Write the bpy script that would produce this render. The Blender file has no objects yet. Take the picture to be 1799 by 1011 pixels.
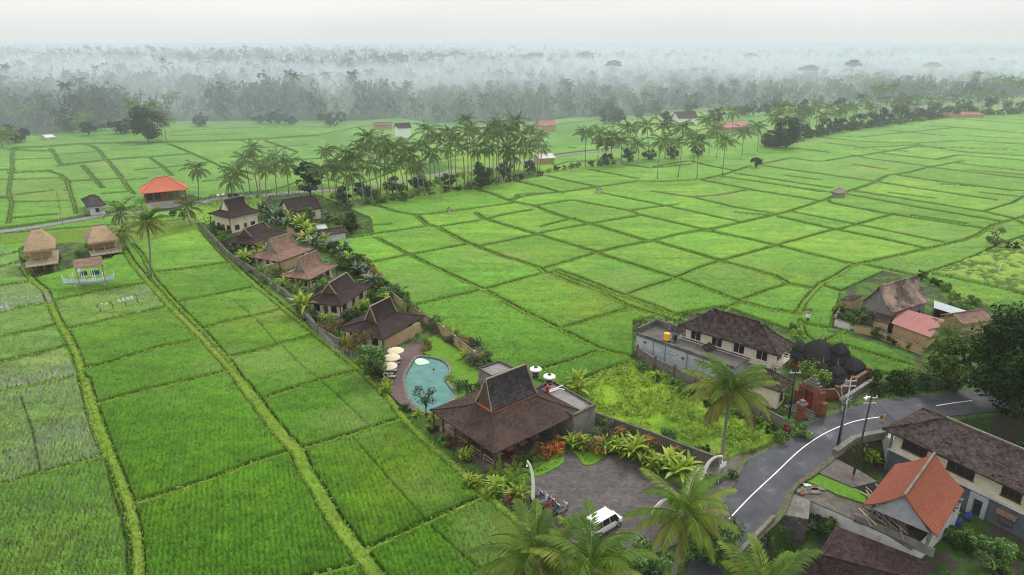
import bpy, math, random
import numpy as np
from mathutils import Vector, Matrix
R = math.radians
random.seed(7); rng = np.random.default_rng(11)
SC = bpy.context.scene; COL = SC.collection
# ---------------------------------------------------------------- camera
CAMH = 48.0; F = 1200.0; HOR = 75.0; PITCH = math.atan((505.5-HOR)/F)
cp, sp = math.cos(PITCH), math.sin(PITCH)
cd = bpy.data.cameras.new('camera'); cam = bpy.data.objects.new('camera', cd); COL.objects.link(cam)
cam.location = (0, 0, CAMH); cam.rotation_euler = (math.pi/2-PITCH, 0, 0)
cd.sensor_width = 36; cd.lens = 36*F/1799.0; cd.clip_start = 0.5; cd.clip_end = 9000
SC.camera = cam
def G(px, py, z=0.0):
    """point at height z seen at photo pixel (px,py)"""
    u = (px-899.5)/F; v = (505.5-py)/F
    dz = -sp+v*cp
    t = (z-CAMH)/dz
    return Vector((u*t, (cp+v*sp)*t, z))
def G2(px, py, z=0.0):
    p = G(px, py, z); return (p.x, p.y)
def HT(px, py, bx, by, z=0.0):
    """height of the point seen at (px,py) standing over ground pixel (bx,by)"""
    b = G(bx, by, z); v = (505.5-py)/F
    t = b.y/(cp+v*sp)
    return CAMH+(-sp+v*cp)*t
# ---------------------------------------------------------------- tags / builders
def tag(o, label=None, cat=None, group=None, kind=None):
    if label: o['label'] = label
    if cat: o['category'] = cat
    if group: o['group'] = group
    if kind: o['kind'] = kind
    return o
def empty(name, loc, rz=0.0, label=None, cat=None, group=None):
    o = bpy.data.objects.new(name, None); COL.objects.link(o)
    o.location = loc; o.rotation_euler = (0, 0, rz); o.empty_display_size = 0.3
    return tag(o, label, cat, group)
def dup(root, loc=None, rz=None, s=None, label=None, group=None):
    r = root.copy(); COL.objects.link(r)
    if loc is not None: r.location = loc
    if rz is not None: r.rotation_euler = (0, 0, rz)
    if s is not None: r.scale = (s, s, s)
    if label: r['label'] = label
    if group: r['group'] = group
    for ch in list(root.children):
        c = ch.copy(); COL.objects.link(c); c.parent = r
        for g in list(ch.children):
            d = g.copy(); COL.objects.link(d); d.parent = c
    return r
def np_mesh(name, V, Fc, mats, parent=None, smooth=False, fmat=None, tint=None, loc=None, uv=None):
    """V (n,3), Fc (m,k) int array"""
    V = np.asarray(V, np.float32); Fc = np.asarray(Fc, np.int32)
    me = bpy.data.meshes.new(name); m, k = Fc.shape
    me.vertices.add(len(V)); me.vertices.foreach_set('co', V.ravel())
    me.loops.add(m*k); me.loops.foreach_set('vertex_index', Fc.ravel())
    me.polygons.add(m); me.polygons.foreach_set('loop_start', np.arange(m, dtype=np.int32)*k)
    for mt in (mats if isinstance(mats, (list, tuple)) else [mats]): me.materials.append(mt)
    if fmat is not None: me.polygons.foreach_set('material_index', np.asarray(fmat, np.int32))
    if smooth: me.polygons.foreach_set('use_smooth', np.ones(m, bool))
    me.update(calc_edges=True)
    if tint is not None:
        tint = np.asarray(tint, np.float32)
        if tint.ndim == 1:
            a = me.attributes.new('tint', 'FLOAT', 'POINT'); a.data.foreach_set('value', tint)
        else:
            a = me.attributes.new('col', 'FLOAT_COLOR', 'POINT')
            c = np.ones((len(V), 4), np.float32); c[:, :3] = tint; a.data.foreach_set('color', c.ravel())
    o = bpy.data.objects.new(name, me); COL.objects.link(o)
    if parent: o.parent = parent
    if loc is not None: o.location = loc
    return o
class MB:
    """collects faces; builds ONE mesh object with metric UVs on every face"""
    def __init__(s): s.v = []; s.f = []; s.m = []
    def face(s, pts, m=0):
        b = len(s.v); s.v += [Vector(p) for p in pts]; s.f.append(tuple(range(b, b+len(pts)))); s.m.append(m); return s
    def box(s, x0, x1, y0, y1, z0, z1, m=0, M=None):
        c = [Vector((x, y, z)) for z in (z0, z1) for y in (y0, y1) for x in (x0, x1)]
        if M is not None: c = [M @ p for p in c]
        for q in ((0, 2, 3, 1), (4, 5, 7, 6), (0, 1, 5, 4), (1, 3, 7, 5), (3, 2, 6, 7), (2, 0, 4, 6)): s.face([c[i] for i in q], m)
        return s
    def bar(s, a, b, w, h=None, m=0):
        """box beam from a to b"""
        a = Vector(a); b = Vector(b); h = h or w; d = (b-a); L = d.length
        if L < 1e-6: return s
        q = d.to_track_quat('X', 'Z').to_matrix().to_4x4(); q.translation = a
        return s.box(0, L, -w/2, w/2, -h/2, h/2, m, q)
    def tube(s, pts, rad, n=8, m=0, cap=True):
        pts = [Vector(p) for p in pts]; rings = []
        for i, p in enumerate(pts):
            d = (pts[min(i+1, len(pts)-1)]-pts[max(i-1, 0)])
            q = d.to_track_quat('Z', 'Y') if d.length > 1e-9 else Vector((0, 0, 1)).to_track_quat('Z', 'Y')
            r = rad[i] if isinstance(rad, (list, tuple)) else rad
            rings.append([p+q @ Vector((math.cos(6.2832*j/n)*r, math.sin(6.2832*j/n)*r, 0)) for j in range(n)])
        b = len(s.v); s.v += [p for rg in rings for p in rg]
        for i in range(len(rings)-1):
            for j in range(n):
                k = (j+1) % n; s.f.append((b+i*n+j, b+i*n+k, b+(i+1)*n+k, b+(i+1)*n+j)); s.m.append(m)
        if cap:
            s.f.append(tuple(b+j for j in range(n))[::-1]); s.m.append(m)
            s.f.append(tuple(b+(len(rings)-1)*n+j for j in range(n))); s.m.append(m)
        return s
    def prism(s, poly, z0, z1, m=0, M=None):
        lo = [Vector((p[0], p[1], z0)) for p in poly]; hi = [Vector((p[0], p[1], z1)) for p in poly]
        if M is not None: lo = [M @ p for p in lo]; hi = [M @ p for p in hi]
        s.face(hi, m); s.face(lo[::-1], m)
        for i in range(len(poly)):
            j = (i+1) % len(poly); s.face([lo[i], lo[j], hi[j], hi[i]], m)
        return s
    def build(s, name, mats, parent=None, smooth=False, loc=None):
        me = bpy.data.meshes.new(name); me.from_pydata([tuple(p) for p in s.v], [], s.f)
        for mt in (mats if isinstance(mats, (list, tuple)) else [mats]): me.materials.append(mt)
        me.polygons.foreach_set('material_index', s.m)
        if smooth: me.polygons.foreach_set('use_smooth', [True]*len(s.f))
        uvl = me.uv_layers.new(name='UVMap'); uvs = []
        me.update()
        for p in me.polygons:
            n = p.normal
            u = Vector((0, 0, 1)).cross(n)
            u = u.normalized() if u.length > 0.05 else Vector((1, 0, 0))
            w = n.cross(u)
            for li in p.loop_indices:
                c = me.vertices[me.loops[li].vertex_index].co; uvs += [c.dot(u), c.dot(w)]
        uvl.data.foreach_set('uv', uvs)
        o = bpy.data.objects.new(name, me); COL.objects.link(o)
        if parent: o.parent = parent
        if loc is not None: o.location = loc
        return o
# ---------------------------------------------------------------- materials
def mat(name, build):
    m = bpy.data.materials.new(name); m.use_nodes = True; nt = m.node_tree
    b = nt.nodes['Principled BSDF']; b.inputs['Roughness'].default_value = 0.85
    b.inputs['Specular IOR Level'].default_value = 0.25
    def N(t, **kw):
        n = nt.nodes.new(t)
        for k, v in kw.items():
            if k in n.inputs: n.inputs[k].default_value = v
            else: setattr(n, k, v)
        return n
    def L(a, ao, c, ci): nt.links.new(a.outputs[ao], c.inputs[ci])
    build(nt, b, N, L); return m
def noise(N, L, scale, detail=4, coord='Object', rough=0.6, vec=None):
    tc = N('ShaderNodeTexCoord'); n = N('ShaderNodeTexNoise', Scale=scale, Detail=detail, Roughness=rough)
    L(tc, coord, n, 'Vector'); return n
def ramp(N, L, src, out, stops):
    r = N('ShaderNodeValToRGB'); e = r.color_ramp.elements
    while len(e) < len(stops): e.new(0.5)
    for i, (p, c) in enumerate(stops): e[i].position = p; e[i].color = (*c, 1)
    L(src, out, r, 'Fac'); return r
def bump(nt, b, N, L, src, out, strength=0.4, dist=0.05):
    bp = N('ShaderNodeBump', Strength=strength, Distance=dist); L(src, out, bp, 'Height'); L(bp, 'Normal', b, 'Normal')
def mottled(name, c1, c2, scale=2.0, rough=0.85, c3=None, s2=0.25, spec=0.25, bmp=0.3, coord='Object'):
    """two-colour noise, plus a slow third colour for stains"""
    def f(nt, b, N, L):
        n = noise(N, L, scale, 5, coord); r = ramp(N, L, n, 'Fac', [(0.35, c1), (0.65, c2)]); out = (r, 'Color')
        if c3:
            n2 = noise(N, L, s2, 3, coord); r2 = ramp(N, L, n2, 'Fac', [(0.5, (0, 0, 0)), (0.68, (1, 1, 1))])
            mx = N('ShaderNodeMix', data_type='RGBA'); nt.links.new(r2.outputs['Color'], mx.inputs[0])
            nt.links.new(r.outputs['Color'], mx.inputs[6]); mx.inputs[7].default_value = (*c3, 1)
            nt.links.new(mx.outputs[2], b.inputs['Base Color'])
        else: L(r, 'Color', b, 'Base Color')
        b.inputs['Roughness'].default_value = rough; b.inputs['Specular IOR Level'].default_value = spec
        if bmp: bump(nt, b, N, L, n, 'Fac', bmp, 0.03)
    return mat(name, f)
def tiled(name, c1, c2, cm, bw, bh, c3=None, amt=0.68, rough=0.8, mortar=0.02, s3=0.5, bmp=0.6):
    """courses of tiles / shingles / bricks / planks laid along metric UVs, with blotches of c3"""
    def f(nt, b, N, L):
        tc = N('ShaderNodeTexCoord')
        t = N('ShaderNodeTexBrick', Scale=1.0); t.inputs['Color1'].default_value = (*c1, 1); t.inputs['Color2'].default_value = (*c2, 1)
        t.inputs['Mortar'].default_value = (*cm, 1); t.inputs['Brick Width'].default_value = bw; t.inputs['Row Height'].default_value = bh
        t.inputs['Mortar Size'].default_value = mortar; t.inputs['Mortar Smooth'].default_value = 0.3; t.inputs['Bias'].default_value = 0.0
        L(tc, 'UV', t, 'Vector')
        n2 = N('ShaderNodeTexNoise', Scale=s3, Detail=7, Roughness=0.7); L(tc, 'Object', n2, 'Vector')
        r = ramp(N, L, n2, 'Fac', [(0.42, (0, 0, 0)), (amt, (1, 1, 1))])
        mx = N('ShaderNodeMix', data_type='RGBA'); nt.links.new(r.outputs['Color'], mx.inputs[0])
        nt.links.new(t.outputs['Color'], mx.inputs[6]); mx.inputs[7].default_value = (*(c3 or c2), 1)
        nt.links.new(mx.outputs[2], b.inputs['Base Color']); b.inputs['Roughness'].default_value = rough
        b.inputs['Specular IOR Level'].default_value = .1; bump(nt, b, N, L, t, 'Fac', -bmp, 0.05)
    return mat(name, f)
def attr_mat(name, cols, rough=0.7, spec=0.3, trans=0.25, objvar=0.25):
    """leaf material: ramp over the per-vertex 'tint' attribute, varied per object"""
    def f(nt, b, N, L):
        a = N('ShaderNodeAttribute', attribute_name='tint'); r = ramp(N, L, a, 'Fac', cols)
        oi = N('ShaderNodeObjectInfo'); mr = N('ShaderNodeMapRange'); mr.inputs['To Min'].default_value = 1-objvar; mr.inputs['To Max'].default_value = 1+objvar
        L(oi, 'Random', mr, 'Value')
        n = noise(N, L, 0.8, 3); mr2 = N('ShaderNodeMapRange'); mr2.inputs['From Min'].default_value = 0.3; mr2.inputs['From Max'].default_value = 0.7
        mr2.inputs['To Min'].default_value = 0.8; mr2.inputs['To Max'].default_value = 1.2; L(n, 'Fac', mr2, 'Value')
        mm = N('ShaderNodeMath', operation='MULTIPLY'); L(mr, 'Result', mm, 0); L(mr2, 'Result', mm, 1)
        vm = N('ShaderNodeVectorMath', operation='SCALE'); L(r, 'Color', vm, 0); L(mm, 'Value', vm, 'Scale')
        L(vm, 'Vector', b, 'Base Color'); b.inputs['Roughness'].default_value = rough; b.inputs['Specular IOR Level'].default_value = spec
        if trans:
            tr = N('ShaderNodeBsdfTranslucent'); L(vm, 'Vector', tr, 'Color'); ms = N('ShaderNodeMixShader', Fac=trans)
            nt.links.new(b.outputs[0], ms.inputs[1]); nt.links.new(tr.outputs[0], ms.inputs[2])
            nt.links.new(ms.outputs[0], nt.nodes['Material Output'].inputs['Surface'])
    return mat(name, f)
def col_mat(name, nscale=3.0, rough=0.9, var=0.25, bmp=0.5):
    """colour from the 'col' attribute (the kind of crop or ground), with fine grain"""
    def f(nt, b, N, L):
        a = N('ShaderNodeAttribute', attribute_name='col')
        n = noise(N, L, nscale, 8, rough=0.75); mr = N('ShaderNodeMapRange'); mr.inputs['From Min'].default_value = 0.3; mr.inputs['From Max'].default_value = 0.7
        mr.inputs['To Min'].default_value = 1-var; mr.inputs['To Max'].default_value = 1+var; L(n, 'Fac', mr, 'Value')
        vm = N('ShaderNodeVectorMath', operation='SCALE'); L(a, 'Color', vm, 0); L(mr, 'Result', vm, 'Scale')
        L(vm, 'Vector', b, 'Base Color'); b.inputs['Roughness'].default_value = rough; b.inputs['Specular IOR Level'].default_value = 0.15
        if bmp: bump(nt, b, N, L, n, 'Fac', bmp, 0.15)
    return mat(name, f)
# ---------------------------------------------------------------- numpy noise
def vnoise(x, y, seed=0):
    xi = np.floor(x).astype(np.int64); yi = np.floor(y).astype(np.int64); fx = x-xi; fy = y-yi
    fx = fx*fx*(3-2*fx); fy = fy*fy*(3-2*fy)
    def h(a, b):
        n = (a*374761393+b*668265263+seed*1442695041) & 0xffffffff
        n = ((n ^ (n >> 13))*1274126177) & 0xffffffff
        return ((n ^ (n >> 16)) & 0xffff)/65535.0
    return (h(xi, yi)*(1-fx)+h(xi+1, yi)*fx)*(1-fy)+(h(xi, yi+1)*(1-fx)+h(xi+1, yi+1)*fx)*fy
def fbm(x, y, s, o=4, seed=0):
    r = 0; a = 0.5; t = 0
    for i in range(o): r = r+a*vnoise(x*s, y*s, seed+i); t += a; s *= 2.03; a *= 0.55
    return r/t
def inpoly(X, Y, poly):
    inside = np.zeros(X.shape, bool); n = len(poly)
    for i in range(n):
        x0, y0 = poly[i]; x1, y1 = poly[(i+1) % n]
        if y0 == y1: continue
        c = ((y0 > Y) != (y1 > Y)) & (X < (x1-x0)*(Y-y0)/(y1-y0)+x0); inside ^= c
    return inside
# ================================================================ the fields: traced field edges (photo pixels -> ground)
W_MAIN, W_MID, W_SM = 1.0, 0.42, 0.26
def parse(s): return [tuple(float(c) for c in p.split(',')) for p in s.split()]
LINES = []   # (half width of the bund, half width of the dark bank / gap beside it, points)
def ln(w, g, txt):
    for l in txt.strip().split('\n'):
        if not l.strip(): continue
        P = parse(l)
        for e, n in ((0, 1), (-1, -2)):      # carry lines that leave the picture on beyond its edge
            (x, y), (x1, y1) = P[e], P[n]
            if x <= 0 or x >= 1798 or y > 1003:
                d = math.hypot(x-x1, y-y1); k = 260.0/d; q = (x+(x-x1)*k, min(y+(y-y1)*k, 1350)) if y <= 1003 else (x+(x-x1)*k*.7, y+abs(y-y1)*k*.7)
                P = [q]+P if e == 0 else P+[q]
        LINES.append((w, g, P))
# wide grassy paths with a ditch
ln(0.75, 0.16, '425,675 446,702 471,737 501,774 523,795 535,829 560,866 585,912 621,961 655,1007 690,1050')
ln(0.5, 0.14, '212,430 232,462 262,498 300,541 355,596 397,642 425,675')
ln(0.22, 0.14, '232,430 250,450 270,490 310,536 366,592 406,640 425,668')
ln(0.5, 0.14, '40,470 57,495 80,512 88,532 100,562 117,590 135,625 142,650')
ln(0.5, 0.16, '150,668 172,740 191,792 212,848 228,891 240,946 246,1040')
ln(0.3, 0.25, '142,655 155,715 172,770 186,800')
ln(0.45, 0.16, '352,402 385,440 430,485 452,505 500,545 557,590 630,650 680,697 712,740 740,770 800,820 848,864 885,897 929,934 990,990')
ln(0.26, 0.12, '''92,531 150,519 206,508 260,499
120,581 200,562 297,541
140,652 175,645 225,630 275,614 355,599
166,714 250,690 330,672 400,655
228,888 265,880 400,835 450,815 505,797
560,1014 578,1009 628,996
0,505 57,496
0,552 25,544 75,536 88,540
0,594 60,583 97,574
0,639 60,626 112,612
0,687 70,675 138,662
0,857 71,835 120,821 181,805
0,431 39,428
0,451 31,445
0,472 42,458
262,482 330,474 397,464
317,532 380,520 450,506
362,579 400,567 450,557 500,545
402,630 450,620 475,612 557,590
475,699 562,671 630,654
529,792 621,765 708,738
637,974 677,955 754,920 852,875''')
ln(-1, 0.14, '''412,532 450,563 485,605
497,612 530,645 562,671
567,675 595,700 646,749
620,772 689,851 751,921
757,929 831,995 860,1020
37,700 58,761 71,832
186,810 197,866 215,915 223,961 225,1040
99,336 110,395''')
# fields on the left beyond the road
ln(0.15, 0.30, '''88,262 98,275 105,288 110,292
140,254 162,258 175,267 185,281 192,287 212,312 225,332 235,343
82,302 105,308 118,320 122,335''')
ln(0.4, 1.3, '''110,292 150,287 190,282 260,277 327,272
0,300 18,300
22,305 82,302
0,349 12,350
22,264 50,266 88,266''')
ln(0.6, 2.0, '''33,261 80,259 140,254 175,253 217,252 300,251 420,247 471,245 538,240 600,238''')
ln(0.18, 0.15, '''22,268 21,300 15,340 21,360 15,395
122,335 130,360 134,377
295,254 337,271 390,295 440,318
260,277 282,292 302,310
22,345 95,336 120,336''')
ln(0.10, 0.38, '''145,292 162,312 180,332
27,282 100,279
107,272 170,268
125,320 165,318 212,315
220,318 257,315
25,317 112,314
180,342 230,338
25,385 100,378
25,357 125,354
0,317 18,316
360,320 420,316
195,264 250,262
303,232 420,226 560,224
464,248 520,268
150,232 250,228
60,240 140,235
300,240 420,236
440,262 540,256
420,290 560,280
240,300 330,292''')
# middle fields
ln(0.32, 0.28, '''658,362 696,374 731,380 749,396 767,401 816,427 887,454 907,459 947,473 958,482
836,334 869,344 898,356 936,363 980,380 1038,396 1138,426 1151,427 1205,442 1267,461 1360,487 1385,501 1425,509
898,356 911,344 983,340 1047,331 1122,320 1160,321 1233,317 1270,309 1317,294
956,309 1000,320 1047,330
1331,291 1400,302 1442,307 1539,321''')
ln(0.3, 0.2, '''980,477 1030,495 1097,522 1155,542 1212,567
965,482 1005,500 1055,515 1105,541 1142,552 1190,572
972,480 1050,510 1110,528 1190,562''')
ln(0.32, 0.2, '''660,420 722,451 780,480 847,510 920,550 980,580 1050,615 1080,624 1105,629
960,473 1000,461 1049,446 1100,434 1144,426 1196,413 1236,407 1258,403 1316,390 1378,376 1450,353 1473,344 1534,324 1559,310 1598,305 1631,296 1690,285
836,376 851,387 940,413 1049,446 1060,451 1138,476 1178,488 1230,506 1290,529 1305,534 1345,545 1400,554 1420,548
1238,407 1300,419 1375,436 1430,450 1495,466 1522,468 1567,479 1618,489
1400,554 1415,530 1442,500 1470,487 1495,470 1550,457 1604,445 1668,430 1690,425 1713,417 1725,410 1744,398 1776,390 1799,382''')
ln(0.2, 0.18, '''733,380 802,372 898,359
767,401 800,396 851,388 890,378 933,371
847,434 940,415 960,409 1038,395 1122,381
633,467 718,450 816,432
656,413 747,400
590,424 656,414
735,537 780,527 847,512 900,497 955,482
985,580 1105,544
940,655 1000,638 1050,620
997,682 1055,657 1110,639
1097,521 1150,503 1180,494 1230,472 1265,461 1351,437 1412,420 1455,408 1485,402 1570,378
936,364 980,357 1003,354
1008,354 1105,372 1122,379 1231,404
1302,530 1340,515 1385,501
1275,547 1295,535
1740,440 1697,459 1628,482 1604,500
1799,417 1759,430 1740,440
1442,503 1482,516
1412,572 1480,583
1475,607 1555,632 1625,652 1680,668
1445,605 1465,595 1490,580
1405,565 1412,590 1430,605 1445,618''')
ln(0.18, 0.34, '''908,320 950,330 989,341
1231,404 1250,407
1368,383 1462,404 1552,422 1623,438
1452,353 1462,359 1544,375 1621,387 1730,404
1488,343 1595,363 1758,391
1493,336 1600,353 1723,373 1774,384 1799,396
1231,318 1330,337 1400,348 1434,354
1270,312 1400,331 1460,340
1292,306 1400,323 1460,332
1539,321 1595,330 1748,353
1580,310 1646,320 1774,336 1799,337
1631,295 1672,300 1799,315
1391,261 1455,269
1437,242 1524,251 1613,253 1697,248 1799,255
1450,252 1519,261 1613,256
1615,257 1697,269 1799,275
1679,274 1799,283
1544,270 1646,282 1682,274
1331,291 1391,279 1432,285 1452,284 1493,277 1519,274 1613,258
1682,225 1799,236
1682,210 1799,219
1513,242 1590,234 1682,225
1641,484 1668,489 1769,511 1799,520
1702,467 1752,479 1799,486
1150,294 1211,284 1245,293 1289,301
1094,290 1144,297 1214,290''')
ln(0.06, 0.20, '''905,352 920,347 980,339
1386,373 1503,396 1659,428
1340,322 1442,339
1220,348 1261,345 1311,336
1145,338 1220,349 1289,366 1358,377
1047,339 1172,364 1303,393
1105,372 1189,361
1033,299 1122,316
1498,274 1519,279 1631,294
1564,219 1640,222 1682,225
1677,288 1799,302
1613,259 1700,262 1799,265
1730,373 1779,358 1799,347
1758,391 1799,385
967,255 1011,262
950,235 1011,238
1050,250 1200,262
1478,241 1513,242
1720,340 1799,348
1650,325 1720,330
1600,380 1700,395
1640,205 1799,212
1560,230 1660,240
1700,240 1799,246
1500,262 1600,268
1500,290 1560,300
1380,310 1440,318
1560,340 1640,350
1700,300 1799,309
1290,375 1350,380
950,400 1010,385
640,400 690,395''')
# ---- areas (photo pixels)
def area(t, z=0.0): return [G2(x, y, z) for x, y in parse(t)]
A_NORICE = [area(t) for t in (
 # villas, restaurant, car park
 '340,392 404,456 451,487 504,526 560,590 632,638 680,693 712,735 800,814 852,860 890,893 960,955 1040,1120 1500,1120 1500,800 1380,755 1110,640 1055,660 1000,690 862,640 800,598 745,556 700,515 640,470 588,424 655,410 650,385 560,345 500,335 370,345',
 # walled compound, temple
 '1113,565 1270,540 1410,590 1440,612 1475,607 1520,655 1640,668 1700,700 1500,800 1360,760 1113,645',
 # farmstead on the right and big trees
 '1455,585 1478,512 1560,475 1625,490 1700,535 1760,545 2100,545 2100,1300 1500,1300 1620,700 1600,640 1560,612 1480,590',
 # hut gardens on the left
 '38,465 34,440 60,425 210,398 225,420 195,455 60,490',
 # palm grove behind the villas
 '430,395 480,335 560,310 620,330 636,364 758,344 956,310 975,300 960,262 820,270 700,300 640,322 584,330 360,352 330,345 300,372 340,392',
 '960,309 1010,296 1094,289 1090,280 1000,285 950,298',
 )]
A_VEG = area('1641,484 1697,460 1745,440 1799,420 2000,380 2000,540 1799,520 1769,511 1668,489')
A_MEADOW = area('1000,692 1055,660 1110,640 1240,690 1320,730 1385,765 1300,800 1262,812 1200,795 1045,738')
A_LAWN = area('735,600 765,590 870,655 860,700 800,705 780,640 742,628')
A_STRIP = area('264,424 350,404 345,385 260,392 0,412 0,430')
A_FAR_ROUGH = area('560,238 640,222 700,218 960,222 1100,205 1400,188 1799,165 2400,140 2400,185 1799,200 1640,200 1480,215 1330,240 1100,250 960,262 800,262 640,300 600,262')
FOREST_FRONT = [G2(*p) for p in parse('-900,234 -200,234 0,230 60,238 110,233 250,219 300,214 460,213 640,213 700,208 760,217 900,219 1010,207 1100,204 1180,193 1400,184 1600,176 1799,168 2600,150')]
ffx = np.array([p[0] for p in FOREST_FRONT]); ffy = np.array([p[1] for p in FOREST_FRONT])
LOW = area('1560,764 1517,770 1475,788 1461,802 1427,830 1390,857 1369,903 1331,941 1290,982 1262,1040 1262,1300 2500,1300 2500,755 1720,730')
ROAD_L = parse('1150,1120 1200,1011 1240,930 1262,900 1284,858 1298,840 1308,813 1329,802 1374,781 1406,754 1440,736 1503,714 1572,700 1652,690 1720,682 1820,676 1950,674')
ROAD_R = parse('1240,1120 1262,1011 1288,979 1329,938 1367,900 1388,854 1427,827 1461,799 1475,785 1517,768 1558,757 1610,742 1680,730 1760,722 1850,718 1980,715')
LOWZ = -3.8
PX = 300.0
# ---------------------------------------------------------------- terrain fan (one sheet that reaches the horizon)
NR1, NR2, NC = 860, 90, 1250
ys = np.concatenate([38*np.exp(np.linspace(0, math.log(620/38), NR1)), 620*np.exp(np.linspace(0, math.log(3600/620), NR2+1)[1:])])
ss = np.linspace(-1.12, 1.12, NC)
YY = np.repeat(ys[:, None], NC, 1); XX = YY*ss[None, :]
XX = XX+(fbm(XX, YY, 0.35, 2, 5)-0.5)*0.5; 
EB = np.full(XX.shape, 9.0, np.float32)      # distance to the edge of a bund (negative on it)
ET = np.full(XX.shape, 9.0, np.float32)      # distance beyond the dark bank or gap
WOB = (fbm(XX, YY, 0.9, 3, 21)-0.5)*0.4
EK = np.full(XX.shape, 9.0, np.float32)      # distance to a mere row gap inside a paddy
def seg_dist(a, b):
    R0 = 4.0
    y0, y1 = min(a[1], b[1])-R0, max(a[1], b[1])+R0
    i0, i1 = np.searchsorted(ys, y0), np.searchsorted(ys, y1)
    if i1 <= i0: return None
    x0, x1 = min(a[0], b[0])-R0, max(a[0], b[0])+R0
    s0 = min(x0/ys[i0], x0/ys[min(i1, len(ys)-1)]); s1 = max(x1/ys[i0], x1/ys[min(i1, len(ys)-1)])
    j0, j1 = np.searchsorted(ss, s0), np.searchsorted(ss, s1)
    if j1 <= j0: return None
    X = XX[i0:i1, j0:j1]; Y = YY[i0:i1, j0:j1]
    dx, dy = b[0]-a[0], b[1]-a[1]; L2 = dx*dx+dy*dy+1e-9
    t = np.clip(((X-a[0])*dx+(Y-a[1])*dy)/L2, 0, 1)
    return (slice(i0, i1), slice(j0, j1)), np.hypot(X-a[0]-t*dx, Y-a[1]-t*dy)
SEGS = []
for w, g, pts in LINES:
    P = [G2(*p) for p in pts]
    for a, b in zip(P[:-1], P[1:]):
        SEGS.append((a, b, w, g)); r = seg_dist(a, b)
        if r is None: continue
        sl, d = r
        if w < 0: EK[sl] = np.minimum(EK[sl], d-g); continue
        d = d+WOB[sl]*min(0.7, max(w, 0.1)*0.9+0.05)
        far = np.clip(YY[sl]/260.0, 0.75, 1.1)   # dark strip widens with distance, painting in the shaded terrace steps
        if w > 0: EB[sl] = np.minimum(EB[sl], d-w)
        ET[sl] = np.minimum(ET[sl], d-w-g*far)
# region labels on a coarse raster -> one green per paddy
RX0, RX1, RY0, RY1, RC = -560, 560, 36, 640, 0.8
nx, ny = int((RX1-RX0)/RC), int((RY1-RY0)/RC)
blk = np.zeros((ny, nx), bool)
for a, b, w, g in SEGS:
    if w <= 0: continue
    L = math.hypot(b[0]-a[0], b[1]-a[1]); n = int(L/0.3)+2
    for e in np.linspace(-0.02, 1.02, n):
        x = int((a[0]+(b[0]-a[0])*e-RX0)/RC); y = int((a[1]+(b[1]-a[1])*e-RY0)/RC)
        if 0 < x < nx-1 and 0 < y < ny-1: blk[y:y+2, x-1:x+2] = True
par = [0]
def find(i):
    while par[i] != i: par[i] = par[par[i]]; i = par[i]
    return i
lab = np.zeros((ny, nx), np.int32); prev = []
for y in range(ny):
    row = ~blk[y]; d = np.flatnonzero(np.diff(np.concatenate([[0], row.astype(np.int8), [0]])))
    cur = []; k = 0
    for s, e in zip(d[::2], d[1::2]):
        while k < len(prev) and prev[k][1] <= s: k += 1
        l = 0; j = k
        while j < len(prev) and prev[j][0] < e:
            r = find(prev[j][2])
            if l == 0: l = r
            elif r != l: par[r] = l
            j += 1
        if l == 0: par.append(len(par)); l = len(par)-1
        lab[y, s:e] = l; cur.append((s, e, l))
    prev = cur
roots = np.array([find(i) for i in range(len(par))]); lab = roots[lab]
ix = np.clip(((XX-RX0)/RC).astype(int), 0, nx-1); iy = np.clip(((YY-RY0)/RC).astype(int), 0, ny-1)
LAB = lab[iy, ix]
nl = len(par); rr = np.random.default_rng(3)
vbr = rr.uniform(0.90, 1.13, nl); vhu = rr.uniform(-1, 1, nl)
def pxof(X, Y, Z=0.0):
    zc = Y*cp-(Z-CAMH)*sp*1.0; yc = Y*sp+(Z-CAMH)*cp
    return 899.5+F*X/zc, 505.5-F*yc/zc
def lerp(a, b, t): return a*(1-t)[..., None]+b*t[..., None]
NEARG = np.array([0.058, 0.150, 0.004]); FARG = np.array([0.117, 0.252, 0.024]); LFT = np.array([0.105, 0.225, 0.032])
t = np.clip((YY-75)/85.0, 0, 1)
base = lerp(NEARG, FARG, t)
tl = np.clip((-XX-30)/60.0, 0, 1)*np.clip((YY-170)/60, 0, 1)
base = lerp(base, LFT, tl)
big = fbm(XX, YY, 0.05, 4, 9)
base = base*(vbr[LAB]*(0.8+0.4*big))[..., None]
base[..., 0] *= 1+0.09*vhu[LAB]; 
fine = fbm(XX, YY, 1.3, 4, 33)
# thin, water-logged young paddies at the left edge
PVAL = np.zeros(XX.shape)
for t_, v in (('-400,505 0,505 57,496 80,512 88,530 75,536 25,544 0,552 -400,620', .9), ('-400,620 0,552 88,540 97,574 0,594 -400,670', .5), ('-400,670 0,594 97,574 112,612 0,639 -400,720', .55), ('-400,720 0,639 112,612 138,662 0,687 -400,780', .95),
              ('-400,780 0,687 138,662 181,805 121,821 0,857 -400,980', .75), ('-400,980 0,857 181,805 215,915 225,1011 210,1300 -600,1400', .3), ('92,531 260,499 297,541 120,581', .4), ('-400,440 0,431 42,458 57,495 0,505 -400,600', .3), ('640,760 700,800 752,915 852,875 800,830', .0)):
    PVAL[inpoly(XX, YY, area(t_))] = v
PVAL *= .66; POOL = PVAL*np.clip((fbm(XX, YY, 0.09, 4, 4)-0.25)*2.2, 0.15, 1)
SPARSE = np.array([0.135, 0.220, 0.055]); MUDW = np.array([0.23, 0.26, 0.215])
base = lerp(base, np.broadcast_to(SPARSE, base.shape), np.clip(PVAL*1.5, 0, .9))
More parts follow.
